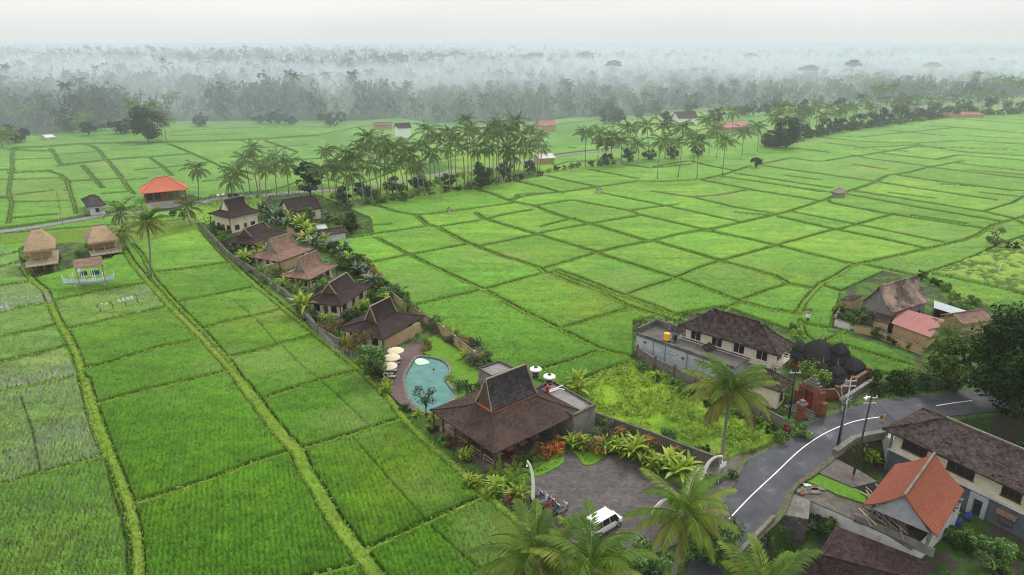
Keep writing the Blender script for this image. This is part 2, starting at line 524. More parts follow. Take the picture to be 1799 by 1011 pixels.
# planting rows (drilled lines) running roughly away from the camera
def rows(ax, ay, sp_): return 0.5+0.5*np.cos((XX*ax+YY*ay)*2*math.pi/sp_+2.5*fbm(XX, YY, 0.15, 2, 77))
rw = rows(0.93, 0.36, 0.55)*np.clip((125-YY)/60, 0, 1)
rice_mask = np.ones(XX.shape, bool)
for A in A_NORICE: rice_mask &= ~inpoly(XX, YY, A)
vegm = inpoly(XX, YY, A_VEG); mead = inpoly(XX, YY, A_MEADOW); lowm = inpoly(XX, YY, LOW); strip = inpoly(XX, YY, A_STRIP); farr = inpoly(XX, YY, A_FAR_ROUGH)
lawn = inpoly(XX, YY, A_LAWN)
FY = np.interp(XX, ffx, ffy)
wood = YY > FY
FROAD = parse('-200,420 -60,411 0,407 75,397 150,384 190,377 265,371 310,364 351,357 380,350 412,346 450,344 534,337 584,334 650,325 722,315 790,303 825,299 870,290 922,284 964,277 1020,269 1090,262')
for a_, b_ in zip(FROAD[:-1], FROAD[1:]):
    r = seg_dist(G2(*a_), G2(*b_))
    if r is not None: rice_mask[r[0]] &= r[1] > 3.4
for a_, b_ in (((255, 400), (300, 394)), ((300, 394), (345, 388)), ((1494, 575), (1560, 596)), ((1560, 596), (1621, 618))):
    r = seg_dist(G2(*a_), G2(*b_)); rice_mask[r[0]] &= r[1] > 1.0
rice_mask &= ~(vegm | mead | lowm | wood | strip | farr)
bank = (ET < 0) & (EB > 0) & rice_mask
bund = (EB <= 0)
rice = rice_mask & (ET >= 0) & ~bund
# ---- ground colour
GRASS = np.array([0.120, 0.215, 0.022]); BANK_SHADE = np.array([0.034, 0.085, 0.010]); SOIL = np.array([0.045, 0.055, 0.025]); WOODC = np.array([0.03, 0.06, 0.02])  # bank tone: dark mud and weeds plus painted shade of the step
MEAD = np.array([0.17, 0.285, 0.022]); VEGC = np.array([0.19, 0.30, 0.05])
C = np.broadcast_to(SOIL, base.shape).copy(); GROVE = [inpoly(XX, YY, a_) for a_ in (A_NORICE[4], A_NORICE[5])]; grove = GROVE[0] | GROVE[1]
nz1 = fbm(XX, YY, 0.8, 5, 51); nz2 = fbm(XX, YY, 0.12, 4, 52)
C[~rice_mask] = (SOIL*1.0)
mixg = np.clip((nz1-0.42)*6, 0, 1)
C = np.where((~rice_mask)[..., None], lerp(SOIL*np.ones_like(C), np.array([0.06, 0.13, 0.02])*np.ones_like(C), mixg), C)
C = np.where(grove[..., None], lerp(np.array([0.05, 0.115, 0.015])*np.ones_like(C), np.array([0.15, 0.27, 0.03])*np.ones_like(C), np.clip((fbm(XX, YY, 0.06, 4, 15)-0.35)*5, 0, 1)), C)
gr = GRASS*(0.65+0.75*fine)[..., None]
dry = np.clip((nz2-0.5)*4, 0, 1)[..., None]; gr = gr*(1-dry*0.5)+np.array([0.21, 0.24, 0.05])*dry*0.5
gr = gr*np.where(YY > 150, 0.72, 1.0)[..., None]
C[rice_mask] = BANK_SHADE
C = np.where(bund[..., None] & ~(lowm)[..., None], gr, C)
mg = lerp(MEAD*np.ones_like(C), np.array([0.08, 0.17, 0.014])*np.ones_like(C), np.clip((nz2-0.45)*5+(nz1-0.5)*2, 0, 1))
mg = lerp(mg, np.array([0.27, 0.32, 0.06])*np.ones_like(C), np.clip((fbm(XX, YY, 0.2, 4, 99)-0.6)*6, 0, 1)*0.8)
C = np.where(mead[..., None], mg, C)
C = np.where(strip[..., None], gr*1.1, C); C = np.where(lawn[..., None], np.array([0.10, 0.22, 0.012])*(0.8+0.4*nz1)[..., None], C)
vg = lerp(np.array([0.05, 0.10, 0.02])*np.ones_like(C), VEGC*np.ones_like(C), np.clip((fbm(XX*1.0, YY*1.0, 0.7, 3, 61)-0.38)*5, 0, 1))
C = np.where(vegm[..., None], vg, C)
C = np.where(farr[..., None], lerp(np.array([0.09, 0.20, 0.04])*np.ones_like(C), np.array([0.17, 0.30, 0.07])*np.ones_like(C), np.clip((fbm(XX, YY, 0.03, 4, 8)-0.35)*3, 0, 1)), C)
C = np.where(wood[..., None], WOODC*np.ones_like(C), C)
C = np.where((bank & (POOL > 0.3))[..., None], np.array([0.1, 0.12, 0.08]), C)
# ---- heights
Z = np.zeros(XX.shape)
prof = np.clip(-EB/0.25, 0, 1); TU = rng.random(XX.shape); Z = np.where(bund, 0.22*prof+0.12*nz1+0.16*(TU-.4)*np.clip((170-YY)/100, 0, 1), Z)
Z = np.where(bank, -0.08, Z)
Z += np.where(mead, 0.55*nz1+0.15*TU+0.5*nz2-0.3, 0)+np.where(vegm, 0.5*np.clip((fbm(XX, YY, 0.7, 3, 61)-0.38)*3, 0, 1)+0.5, 0)+np.where(strip, 0.15*nz1, 0)
hill = np.clip((YY-FY)/900.0, 0, 1)
HILL = hill*hill*(3-2*hill)*(9+20*fbm(XX, YY, 0.0016, 3, 13))
rollf = np.clip((YY-300)/600, 0, 1)
def gz(x, y):
    x = np.asarray(x, float); y = np.asarray(y, float)
    h = np.clip((y-np.interp(x, ffx, ffy))/900.0, 0, 1)
    return h*h*(3-2*h)*(9+20*fbm(x, y, 0.0016, 3, 13))
Z += HILL
def edge_d(poly):
    D = np.full(XX.shape, 50.0, np.float32)
    for a, b in zip(poly, poly[1:]+poly[:1]):
        dx, dy = b[0]-a[0], b[1]-a[1]; L2 = dx*dx+dy*dy+1e-9; m = YY < 160
        t_ = np.clip(((XX[m]-a[0])*dx+(YY[m]-a[1])*dy)/L2, 0, 1); D[m] = np.minimum(D[m], np.hypot(XX[m]-a[0]-t_*dx, YY[m]-a[1]-t_*dy))
    return D
dl = edge_d(LOW)
Z = np.where(lowm, LOWZ*np.clip(dl/1.2, 0, 1)+0.25*nz1, Z)
POOLPX = parse('735,627 766,631 782,638 789,648 787,659 782,667 788,681 798,689 799,698 793,707 775,722 755,727 741,722 721,706 713,678 712,661 719,648 727,634')
poolm = inpoly(XX, YY, [G2(*p) for p in POOLPX])
Z = np.where(poolm, -1.6, Z)
C = np.where(lowm[..., None], lerp(np.array([0.05, 0.043, 0.035])*np.ones_like(C), np.array([0.035, 0.075, 0.014])*np.ones_like(C), np.clip((nz1-0.45)*7, 0, 1)), C)
nr, nc = XX.shape
idx = np.arange(nr*nc).reshape(nr, nc)
quads = np.stack([idx[:-1, :-1], idx[:-1, 1:], idx[1:, 1:], idx[1:, :-1]], -1).reshape(-1, 4)
M_GROUND = col_mat('ground_grass', 2.2, 0.95, 0.35, 0.6)
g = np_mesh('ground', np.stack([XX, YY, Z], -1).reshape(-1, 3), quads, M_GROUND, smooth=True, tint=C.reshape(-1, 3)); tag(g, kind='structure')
# land behind and beside the viewpoint
m = MB(); S = 3600*1.12
m.face([(-S, -600, -0.6), (S, -600, -0.6), (S, 38, -0.6), (-S, 38, -0.6)])
m.face([(-S, 38, -0.6), (-38*1.12, 38, -0.6), (-S, 3600, -0.6)]); m.face([(38*1.12, 38, -0.6), (S, 38, -0.6), (S, 3600, -0.6)])
tag(m.build('terrain', mottled('field_green', (0.05, 0.14, 0.012), (0.09, 0.2, 0.02), 0.2)), kind='structure')
# ---- the rice crop: a tufted canopy standing over each paddy
tuft = rng.random(XX.shape)
dens = np.clip(1.1-YY/160, 0.12, 1)
near = np.clip((170-YY)/120, 0, 1)
ZR = 0.34+0.16*fine+(tuft-0.5)*0.30*near+0.12*(rw-0.5)*near-0.10*POOL
rc = base*(0.60+0.66*fine+0.2*(fbm(XX, YY, 0.45, 3, 44)-0.5)+0.55*(fbm(XX*0.22+YY*.08, YY, 0.55, 4, 45)-0.5))[..., None]*(0.82+0.36*tuft*near+0.18*(1-near))[..., None]*(1+0.16*(tuft-0.5)*(1-near))[..., None]*(0.86+0.26*rw*near+0.14*(1-near))[..., None]
pond_hit = (POOL > 0) & (tuft*0.55+0.45*rw < POOL*0.80)
rc = np.where(pond_hit[..., None], MUDW*(0.75+0.5*fine)[..., None], rc); ZR = np.where(pond_hit, 0.05, ZR)
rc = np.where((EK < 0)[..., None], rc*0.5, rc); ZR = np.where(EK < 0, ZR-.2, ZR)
dark = (tuft < 0.10*near) & ~pond_hit; rc = np.where(dark[..., None], rc*0.45, rc)
pale = np.clip((fbm(XX, YY, 0.045, 5, 67)-0.60)*7, 0, 1)*(.4+.6*tuft); rc = lerp(rc, np.broadcast_to(np.array([0.17, 0.235, 0.065]), rc.shape), pale*.6)
yl = np.clip((fbm(XX, YY, 0.07, 3, 66)-0.56)*6, 0, 1); rc = rc*(1+0.25*yl[..., None]*np.array([1.1, 0.35, 0.2]))
fm = (rice[:-1, :-1] & rice[:-1, 1:] & rice[1:, 1:] & rice[1:, :-1])
# skirts: the outer ring of crop vertices drops to the mud
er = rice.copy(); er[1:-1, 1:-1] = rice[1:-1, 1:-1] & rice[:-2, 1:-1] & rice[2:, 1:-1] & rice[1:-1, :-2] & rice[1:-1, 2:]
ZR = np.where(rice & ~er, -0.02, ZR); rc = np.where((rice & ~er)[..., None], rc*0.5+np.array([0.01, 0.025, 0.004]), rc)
ZR += HILL
q = quads[fm.ravel()]; used = np.zeros(nr*nc, bool); used[q.ravel()] = True; remap = np.cumsum(used)-1
V = np.stack([XX, YY, ZR], -1).reshape(-1, 3)[used]
M_RICE = col_mat('rice_leaves', 3.5, 0.8, 0.32, 0.8)
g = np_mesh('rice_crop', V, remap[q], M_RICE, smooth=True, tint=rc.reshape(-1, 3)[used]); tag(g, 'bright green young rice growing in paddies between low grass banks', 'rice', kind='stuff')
# ---------------------------------------------------------------- world, sun, haze
w = bpy.data.worlds.new('World'); SC.world = w; w.use_nodes = True; nt = w.node_tree
bg = nt.nodes['Background']; bg.inputs['Strength'].default_value = 0.1
sky = nt.nodes.new('ShaderNodeTexSky'); sky.sky_type = 'NISHITA'; sky.sun_disc = False; sky.sun_elevation = R(48); sky.sun_rotation = R(-60); sky.dust_density = 4; sky.air_density = 1.0
tc = nt.nodes.new('ShaderNodeTexCoord'); sx = nt.nodes.new('ShaderNodeSeparateXYZ'); nt.links.new(tc.outputs['Generated'], sx.inputs[0])
cl = nt.nodes.new('ShaderNodeValToRGB'); e = cl.color_ramp.elements; e.new(0.5); e.new(0.8)
for i, (p, c) in enumerate([(0.0, (0.73, 0.775, 0.785)), (0.045, (0.91, 0.915, 0.90)), (0.30, (1.0, 1.0, 0.99)), (1.0, (1.0, 1.0, 1.0))]): e[i].position = p; e[i].color = (*c, 1)
nt.links.new(sx.outputs['Z'], cl.inputs['Fac'])
gain = nt.nodes.new('ShaderNodeMapRange'); gain.inputs['From Min'].default_value = 0.08; gain.inputs['From Max'].default_value = 0.9; gain.inputs['To Min'].default_value = 10.9; gain.inputs['To Max'].default_value = 16.5
nt.links.new(sx.outputs['Z'], gain.inputs['Value'])
cn = nt.nodes.new('ShaderNodeTexNoise'); cn.inputs['Scale'].default_value = 2.5; cn.inputs['Detail'].default_value = 5
mp = nt.nodes.new('ShaderNodeMapping'); mp.inputs['Scale'].default_value = (1, 1, 5); nt.links.new(tc.outputs['Generated'], mp.inputs[0]); nt.links.new(mp.outputs[0], cn.inputs['Vector'])
cm = nt.nodes.new('ShaderNodeMapRange'); cm.inputs['From Min'].default_value = 0.3; cm.inputs['From Max'].default_value = 0.7; cm.inputs['To Min'].default_value = 0.96; cm.inputs['To Max'].default_value = 1.05; nt.links.new(cn.outputs['Fac'], cm.inputs['Value'])
gm = nt.nodes.new('ShaderNodeMath'); gm.operation = 'MULTIPLY'; nt.links.new(gain.outputs[0], gm.inputs[0]); nt.links.new(cm.outputs[0], gm.inputs[1])
vs = nt.nodes.new('ShaderNodeVectorMath'); vs.operation = 'SCALE'; nt.links.new(cl.outputs['Color'], vs.inputs[0]); nt.links.new(gm.outputs[0], vs.inputs['Scale'])
mx = nt.nodes.new('ShaderNodeMix'); mx.data_type = 'RGBA'; mx.inputs[0].default_value = 0.9
nt.links.new(sky.outputs[0], mx.inputs[6]); nt.links.new(vs.outputs[0], mx.inputs[7]); nt.links.new(mx.outputs[2], bg.inputs['Color'])
sd = bpy.data.lights.new('sun', 'SUN'); sd.energy = 2.2; sd.angle = R(12); sd.color = (1.0, 0.96, 0.9)
so = bpy.data.objects.new('sun', sd); COL.objects.link(so); so.rotation_euler = (R(42), 0, R(150))
SC.view_settings.view_transform = 'Standard'; SC.view_settings.look = 'None'; SC.view_settings.gamma = 1; SC.view_settings.exposure = 0
SC.cycles.volume_bounces = 3; SC.cycles.max_bounces = 8; SC.cycles.transparent_max_bounces = 8
SC.cycles.use_denoising = True; SC.cycles.filter_width = 1.05
def haze_box(name, dens, box, col=(0.745, 0.845, 0.915), label=None):
    m_ = bpy.data.materials.new(name+'_air'); m_.use_nodes = True; n = m_.node_tree
    n.nodes.remove(n.nodes['Principled BSDF']); v = n.nodes.new('ShaderNodeVolumePrincipled')
    v.inputs['Density'].default_value = dens; v.inputs['Color'].default_value = (*col, 1); v.inputs['Anisotropy'].default_value = 0.0
    n.links.new(v.outputs[0], n.nodes['Material Output'].inputs['Volume'])
    o = MB().box(*box).build(name, m_); tag(o, label, kind='stuff'); return o
haze_box('haze', 0.00015, (-4200, 4200, -640, 3900, -7, 84), (.86, .88, .89), label='pale grey mist filling the valley over the far trees')
def mist(name, dens, poly, z0, z1, label):
    o = haze_box(name, dens, (0, 1, 0, 1, 0, 1), label=label); me = o.data; t_ = MB().prism(poly, z0, z1).build('tmp', o.data.materials[0]); o.data = t_.data; bpy.data.objects.remove(t_); return o
fp = [p for p in FOREST_FRONT if abs(p[0]) < 3000]
mist('mist', 0.0024, [(x, y-70) for x, y in fp]+[(4100, 1200), (4100, 3800), (-4100, 3800), (-4100, 900)], -6, 30, 'thick morning mist lying low among the distant trees')
mist('mist', 0.0011, [(x, y-10) for x, y in fp]+[(4150, 1300), (4150, 3850), (-4150, 3850), (-4150, 950)], -6.5, 46.8, 'thin upper mist veiling the distant tree tops')
mist('mist', 0.0004, [(-4000, 185), (4000, 185), (4050, 3700), (-4050, 3700)], -5.5, 46, 'faint grey mist over the middle paddies')

import bmesh
def puff(name, px, D, w_, dpt, h, z, dens, label):
    """a soft bank of mist or smoke: a closed rounded volume of its own"""
    x = (px-899.5)/F*D/cp; me = bpy.data.meshes.new(name); bm = bmesh.new(); bmesh.ops.create_icosphere(bm, subdivisions=3, radius=1)
    for v in bm.verts: k = 1+.25*math.sin(v.co.x*5+px)+.2*math.sin(v.co.z*4+v.co.y*3); v.co = Vector((v.co.x*w_*k, v.co.y*dpt*k, v.co.z*h))
    bm.to_mesh(me); bm.free(); m_ = bpy.data.materials.new(name+'_air'); m_.use_nodes = True; n = m_.node_tree; n.nodes.remove(n.nodes['Principled BSDF']); v = n.nodes.new('ShaderNodeVolumePrincipled')
    v.inputs['Density'].default_value = dens*(.7 if name == 'fog_bank' else 1.2); v.inputs['Color'].default_value = (.86, .90, .92, 1); n.links.new(v.outputs[0], n.nodes['Material Output'].inputs['Volume']); me.materials.append(m_)
    o = bpy.data.objects.new(name, me); COL.objects.link(o); o.location = (x, D, z); return tag(o, label, kind='stuff')
puff('smoke', 618, 455, 10, 9, 15, 12, .020, 'pale smoke wisp rising from the edge of the far woods'); puff('smoke', 604, 470, 18, 12, 12, 24, .012, 'drifting top of the pale smoke wisp over the woods')
for px, D, w_, dpt, h, z, dn in ((700, 560, 70, 30, 11, 20, .012), (930, 700, 130, 40, 11, 24, .010), (480, 640, 90, 40, 11, 22, .010), (1250, 800, 150, 50, 10, 26, .010), (200, 720, 120, 40, 12, 26, .010), (1600, 820, 120, 40, 10, 26, .008)):
    puff('fog_bank', px, D, w_, dpt, h, z, dn, 'drifting bank of white mist lying over the far woods')
# ================================================================ vegetation generators
def frame(d):
    d = d/np.linalg.norm(d); s = np.array([-d[1], d[0], 0.0]); n = np.linalg.norm(s)
    s = s/n if n > 1e-4 else np.array([1.0, 0, 0]); return d, s, np.cross(s, d)
def frond(V, Fq, T, o, az, e0, L, droop, nl, ll, lw, tint, r, rach=0.05, hang=0.5):
    n = 9; p = np.array(o, float); pts = [p.copy()]; dirs = []
    for i in range(n):
        s = (i+0.5)/n; e = e0-droop*s**1.25
        d = np.array([math.cos(az)*math.cos(e), math.sin(az)*math.cos(e), math.sin(e)]); dirs.append(d)
        p = p+d*L/n; pts.append(p.copy())
    side = np.array([-math.sin(az), math.cos(az), 0])
    b = len(V)//1
    for i in range(n+1):
        w = rach*(1-i/n*0.8); V.append(pts[i]-side*w); V.append(pts[i]+side*w); V.append(pts[i]+np.array([0, 0, w*1.2])); T += [min(1, tint+0.18)]*3
    for i in range(n):
        a = b+3*i; Fq.append((a, a+3, a+5, a+2)); Fq.append((a+2, a+5, a+4, a+1)); Fq.append((a, a+1, a+4, a+3))
    for k in range(nl):
        s = 0.14+0.86*(k+0.5)/nl; x = s*n; i = min(int(x), n-1); q = pts[i]+(pts[i+1]-pts[i])*(x-i); d = dirs[i]
        l = ll*(0.35+1.15*math.sin(math.pi*min(1, 0.15+s*0.80))**0.8)*0.8
        for sg in (-1, 1):
            h = hang*(0.6+0.7*r.random())
            u = side*sg*(.85)+d*(0.55+0.85*s)+np.array([0, 0, -h*1.25]); u /= np.linalg.norm(u)
            w = np.cross(u, side*sg+np.array([0, 0, 0.6])); w = d*0.9+np.array([0, 0, 0.25]); w /= np.linalg.norm(w)
            tip = q+u*l*(0.85+0.3*r.random())+np.array([0, 0, -0.25*l*h]); mid = q+u*l*0.45
            b = len(V); V += [q, mid-w*lw, tip, mid+w*lw]; t = np.clip(tint+r.normal(0, 0.06), 0, 1); T += [t]*4; Fq.append((b, b+1, b+2, b+3))
def palm_crown(seed, nf=22, nl=30, L=4.8, ll=0.95, lw=0.045, dead=2, upright=1.0):
    r = np.random.default_rng(seed); V = []; Fq = []; T = []
    for i in range(nf):
        f = i/(nf-1); az = i*2.39996+r.normal(0, 0.15)
        e0 = R(82-100*f**1.05*upright+r.normal(0, 6)); Lf = L*(0.72+0.33*math.sin(math.pi*min(1, 0.25+f*0.7)))*r.uniform(0.9, 1.08)
        tint = 0.22+0.42*f+r.normal(0, 0.07)
        if f > 0.85 and dead: tint = r.uniform(0.6, 0.85)
        frond(V, Fq, T, (0, 0, 0), az, e0, Lf, R(55+45*r.random()), nl, ll*r.uniform(0.9, 1.1), lw, float(np.clip(tint, 0, 1)), r, 0.055, 0.35+0.5*f)
    for i in range(dead):
        az = r.uniform(0, 6.28); frond(V, Fq, T, (0, 0, -0.2), az, R(-50), L*0.6, R(35), max(6, nl//2), ll*0.6, lw, 0.95, r, 0.05, 1.2)
    return np.array(V), np.array(Fq), np.array(T)
def leaves(r, C, rad, n, size, tint, flat=0.75, V=None, Fq=None, T=None, aspect=0.5):
    """n leaf-sized quads spread through a clump"""
    p = r.normal(0, 1, (n, 3)); p /= np.linalg.norm(p, axis=1)[:, None]; rr_ = r.uniform(0.25, 1, n)**0.5
    q = C+p*rr_[:, None]*rad*np.array([1, 1, flat])
    nrm = p+r.normal(0, 0.55, (n, 3))+np.array([0, 0, 0.35]); nrm /= np.linalg.norm(nrm, axis=1)[:, None]
    a = np.cross(nrm, r.normal(0, 1, (n, 3))); a /= np.linalg.norm(a, axis=1)[:, None]; b = np.cross(nrm, a)
    s = size*r.uniform(0.65, 1.35, n)[:, None]
    quad = np.stack([q-a*s, q-b*s*aspect, q+a*s-nrm*s*0.2, q+b*s*aspect], 1)
    return quad.reshape(-1, 3), np.repeat(np.clip(tint+r.normal(0, 0.1, n), 0, 1), 4)
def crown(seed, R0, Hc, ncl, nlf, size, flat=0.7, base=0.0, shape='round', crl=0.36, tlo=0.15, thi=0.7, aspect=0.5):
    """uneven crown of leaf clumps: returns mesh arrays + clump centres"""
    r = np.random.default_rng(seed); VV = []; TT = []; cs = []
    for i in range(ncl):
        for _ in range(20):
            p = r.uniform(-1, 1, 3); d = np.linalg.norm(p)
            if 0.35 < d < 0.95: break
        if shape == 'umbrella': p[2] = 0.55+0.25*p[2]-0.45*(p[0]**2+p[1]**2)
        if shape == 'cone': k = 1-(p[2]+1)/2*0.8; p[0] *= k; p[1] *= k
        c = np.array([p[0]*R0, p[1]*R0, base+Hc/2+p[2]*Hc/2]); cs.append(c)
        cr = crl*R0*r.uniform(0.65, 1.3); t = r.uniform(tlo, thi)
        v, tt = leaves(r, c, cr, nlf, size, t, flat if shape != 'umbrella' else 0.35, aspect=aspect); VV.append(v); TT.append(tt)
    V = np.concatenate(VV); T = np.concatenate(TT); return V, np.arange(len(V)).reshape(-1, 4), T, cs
def strap(V, Fq, T, o, az, e0, L, w, droop, tint, nseg=4, fold=0.12, peak=0.45):
    p = np.array(o, float); side = np.array([-math.sin(az), math.cos(az), 0]); b = len(V)
    for i in range(nseg+1):
        s = i/nseg; e = e0-droop*s; wd = w*(math.sin(math.pi*min(1, max(0.06, (s*0.9+0.08)**(0.7 if peak < 0.5 else 1)))))
        V += [p-side*wd+np.array([0, 0, fold*w]), p.copy(), p+side*wd+np.array([0, 0, fold*w])]; T += [tint, min(1, tint+0.12), tint]
        p = p+np.array([math.cos(az)*math.cos(e), math.sin(az)*math.cos(e), math.sin(e)])*L/nseg
    for i in range(nseg):
        a = b+3*i; Fq += [(a, a+1, a+4, a+3), (a+1, a+2, a+5, a+4)]
def rosette(seed, n, L, w, h=0.0, e=(80, 10), droop=60, stems=1, spread=0.0, tlo=0.3, thi=0.6, tiers=1):
    r = np.random.default_rng(seed); V = []; Fq = []; T = []
    for s in range(stems):
        ox, oy = r.normal(0, spread, 2) if stems > 1 else (0, 0); hh = h*r.uniform(0.6, 1.15)
        for t_ in range(tiers):
            for i in range(n):
                f = i/max(1, n-1); strap(V, Fq, T, (ox, oy, hh*(t_+1)/tiers), i*2.4+r.normal(0, 0.2)+s, R(e[0]+(e[1]-e[0])*f+r.normal(0, 6)), L*r.uniform(0.75, 1.15), w*r.uniform(0.8, 1.2), R(droop)*r.uniform(0.7, 1.2), r.uniform(tlo, thi))
    return np.array(V), np.array(Fq), np.array(T)
# ---- leaf materials
M_PALM = attr_mat('palm_leaf', [(0.0, (0.045, 0.110, 0.013)), (0.35, (0.125, 0.225, 0.025)), (0.6, (0.28, 0.34, 0.05)), (0.8, (0.30, 0.27, 0.07)), (0.95, (0.26, 0.16, 0.07))], 0.55, 0.4, 0.2, 0.15)
M_PALMD = attr_mat('palm_leaf_distant', [(0.0, (0.035, 0.085, 0.020)), (0.4, (0.10, 0.185, 0.042)), (0.65, (0.20, 0.25, 0.065)), (0.85, (0.16, 0.15, 0.06)), (1.0, (0.2, 0.13, 0.06))], 0.6, 0.3, 0.15, 0.3)
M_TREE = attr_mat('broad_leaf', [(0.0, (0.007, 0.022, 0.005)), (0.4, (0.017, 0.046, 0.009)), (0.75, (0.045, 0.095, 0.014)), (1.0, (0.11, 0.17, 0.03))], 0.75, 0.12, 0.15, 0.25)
M_TREED = attr_mat('far_leaf', [(0.0, (0.008, 0.024, 0.012)), (0.5, (0.020, 0.048, 0.020)), (1.0, (0.05, 0.09, 0.035))], 0.7, 0.2, 0.1, 0.25)
M_LIME = attr_mat('lime_leaf', [(0.0, (0.0660, 0.1430, 0.0110)), (0.5, (0.1870, 0.3190, 0.0220)), (1.0, (0.4180, 0.4620, 0.0440))], 0.5, 0.35, 0.25, 0.2)
M_MIDG = attr_mat('garden_leaf', [(0.0, (0.0260, 0.0715, 0.0130)), (0.5, (0.0715, 0.1625, 0.0234)), (1.0, (0.1820, 0.2860, 0.0390))], 0.5, 0.4, 0.2, 0.3)
M_BLUEG = attr_mat('blue_green_leaf', [(0.0, (0.03, 0.075, 0.045)), (0.5, (0.055, 0.12, 0.06)), (1.0, (0.12, 0.2, 0.09))], 0.45, 0.45, 0.15, 0.2)
M_RED = attr_mat('croton_leaf', [(0.0, (0.12, 0.02, 0.015)), (0.4, (0.38, 0.05, 0.02)), (0.7, (0.45, 0.18, 0.03)), (1.0, (0.5, 0.36, 0.04))], 0.5, 0.35, 0.15, 0.15)
M_MAG = attr_mat('magenta_leaf', [(0.0, (0.10, 0.005, 0.03)), (0.6, (0.32, 0.015, 0.09)), (1.0, (0.6, 0.35, 0.05))], 0.5, 0.35, 0.15, 0.1)
M_RUST = attr_mat('rusty_leaf', [(0.0, (0.045, 0.05, 0.015)), (0.5, (0.15, 0.12, 0.03)), (1.0, (0.36, 0.17, 0.05))], 0.6, 0.3, 0.15, 0.2)
M_GREYG = attr_mat('grey_green_leaf', [(0.0, (0.045, 0.06, 0.035)), (0.5, (0.085, 0.10, 0.055)), (1.0, (0.17, 0.16, 0.085))], 0.7, 0.2, 0.15, 0.2)
M_BARK = mottled('palm_bark', (0.16, 0.14, 0.11), (0.27, 0.25, 0.21), 6, 0.9)
M_BARKD = mottled('dark_bark', (0.05, 0.04, 0.03), (0.11, 0.09, 0.065), 5, 0.9)
M_NUT = mottled('coconut_husk', (0.30, 0.20, 0.03), (0.16, 0.22, 0.03), 4, 0.5)
# ---- shared prototypes (kept out of the scene; things link to their mesh data)
def proto(name, arrs, mt): 
    o = np_mesh(name, arrs[0], arrs[1], mt, tint=arrs[2]); me = o.data; bpy.data.objects.remove(o); return me
PALM0 = [proto('crown', palm_crown(100+i, 21+i, 50, 5.1, .98, 0.066, 2+i%2, .9), M_PALM) for i in range(4)]
PALM1 = [proto('crown', palm_crown(200+i, 17+i, 16, 4.6+.15*i, 1.15, 0.10, 1+i, .8+.12*i), M_PALMD) for i in range(5)]
PALM2 = [proto('crown', palm_crown(300+i, 14, 7, 4.8, 1.3, 0.22, 1), M_PALMD) for i in range(3)]
def obj_of(name, me, parent=None, loc=(0, 0, 0), rz=0, s=1.0):
    o = bpy.data.objects.new(name, me); COL.objects.link(o); o.location = loc; o.rotation_euler = (0, 0, rz)
    o.scale = (s, s, s) if not isinstance(s, (tuple, list)) else s
    if parent: o.parent = parent
    return o
def nuts():
    m_ = MB(); r = random.Random(4)
    for i in range(12):
        a = r.uniform(0, 6.28); c = Vector((math.cos(a)*0.4, math.sin(a)*0.4, -0.35-r.random()*0.45)); s = 0.14
        m_.tube([c+Vector((0, 0, -s)), c+Vector((0, 0, -s*0.5)), c+Vector((0, 0, s*0.5)), c+Vector((0, 0, s))], [0.03, s*0.9, s*0.9, 0.03], 7)
    o = m_.build('coconuts', M_NUT, smooth=True); me = o.data; bpy.data.objects.remove(o); return me
NUTS = nuts()
def palm(label, hx, hy, bx=None, by=None, h=None, lod=1, group=None, s=1.0, seed=0, z=0.0, hi=None):
    """heart of the crown seen at (hx,hy); trunk foot at (bx,by) or straight below a crown h metres up"""
    r = random.Random(seed*31+int(hx))
    if bx is None:
        b = G(hx, hy, h); bw = Vector((b.x+r.uniform(-0.8, 0.8), b.y, z)); hw = Vector((b.x, b.y, h))
    else:
        b = G(bx, by, z); hz = HT(hx, hy, bx, by, z); v = (505.5-hy)/F; t_ = b.y/(cp+v*sp); hw = Vector(((hx-899.5)/F*t_, b.y, hz)); bw = Vector((b.x, b.y, z))
    bw.z += float(gz(bw.x, bw.y)); 
    root = empty('coconut_palm', bw, 0, label, 'palm tree', group)
    d = hw-bw; n = 9; k = r.uniform(-0.5, 0.5)
    pts = [(d.x*(f**1.5)+k*math.sin(math.pi*f), d.y*f, d.z*f) for f in [i/n for i in range(n+1)]]
    rad = [(0.38 if i == 0 else 0.25-0.08*i/n) if lod == 0 else (0.24 if i == 0 else 0.17-0.05*i/n) for i in range(n+1)]
    if lod: rad = [q_*1.15 for q_ in rad]
    MB().tube(pts, rad, 8 if lod == 0 else 5).build('trunk', M_BARK, root, smooth=True)
    me = (PALM0, PALM1, PALM2)[lod]; me = me[(hi if hi is not None else r.randrange(9)) % len(me)]
    c = obj_of('crown', me, root, (d.x, d.y, d.z), r.uniform(0, 6.28), s)
    if lod == 0: obj_of('coconuts', NUTS, root, (d.x, d.y, d.z), 0, 1.0)
    return root
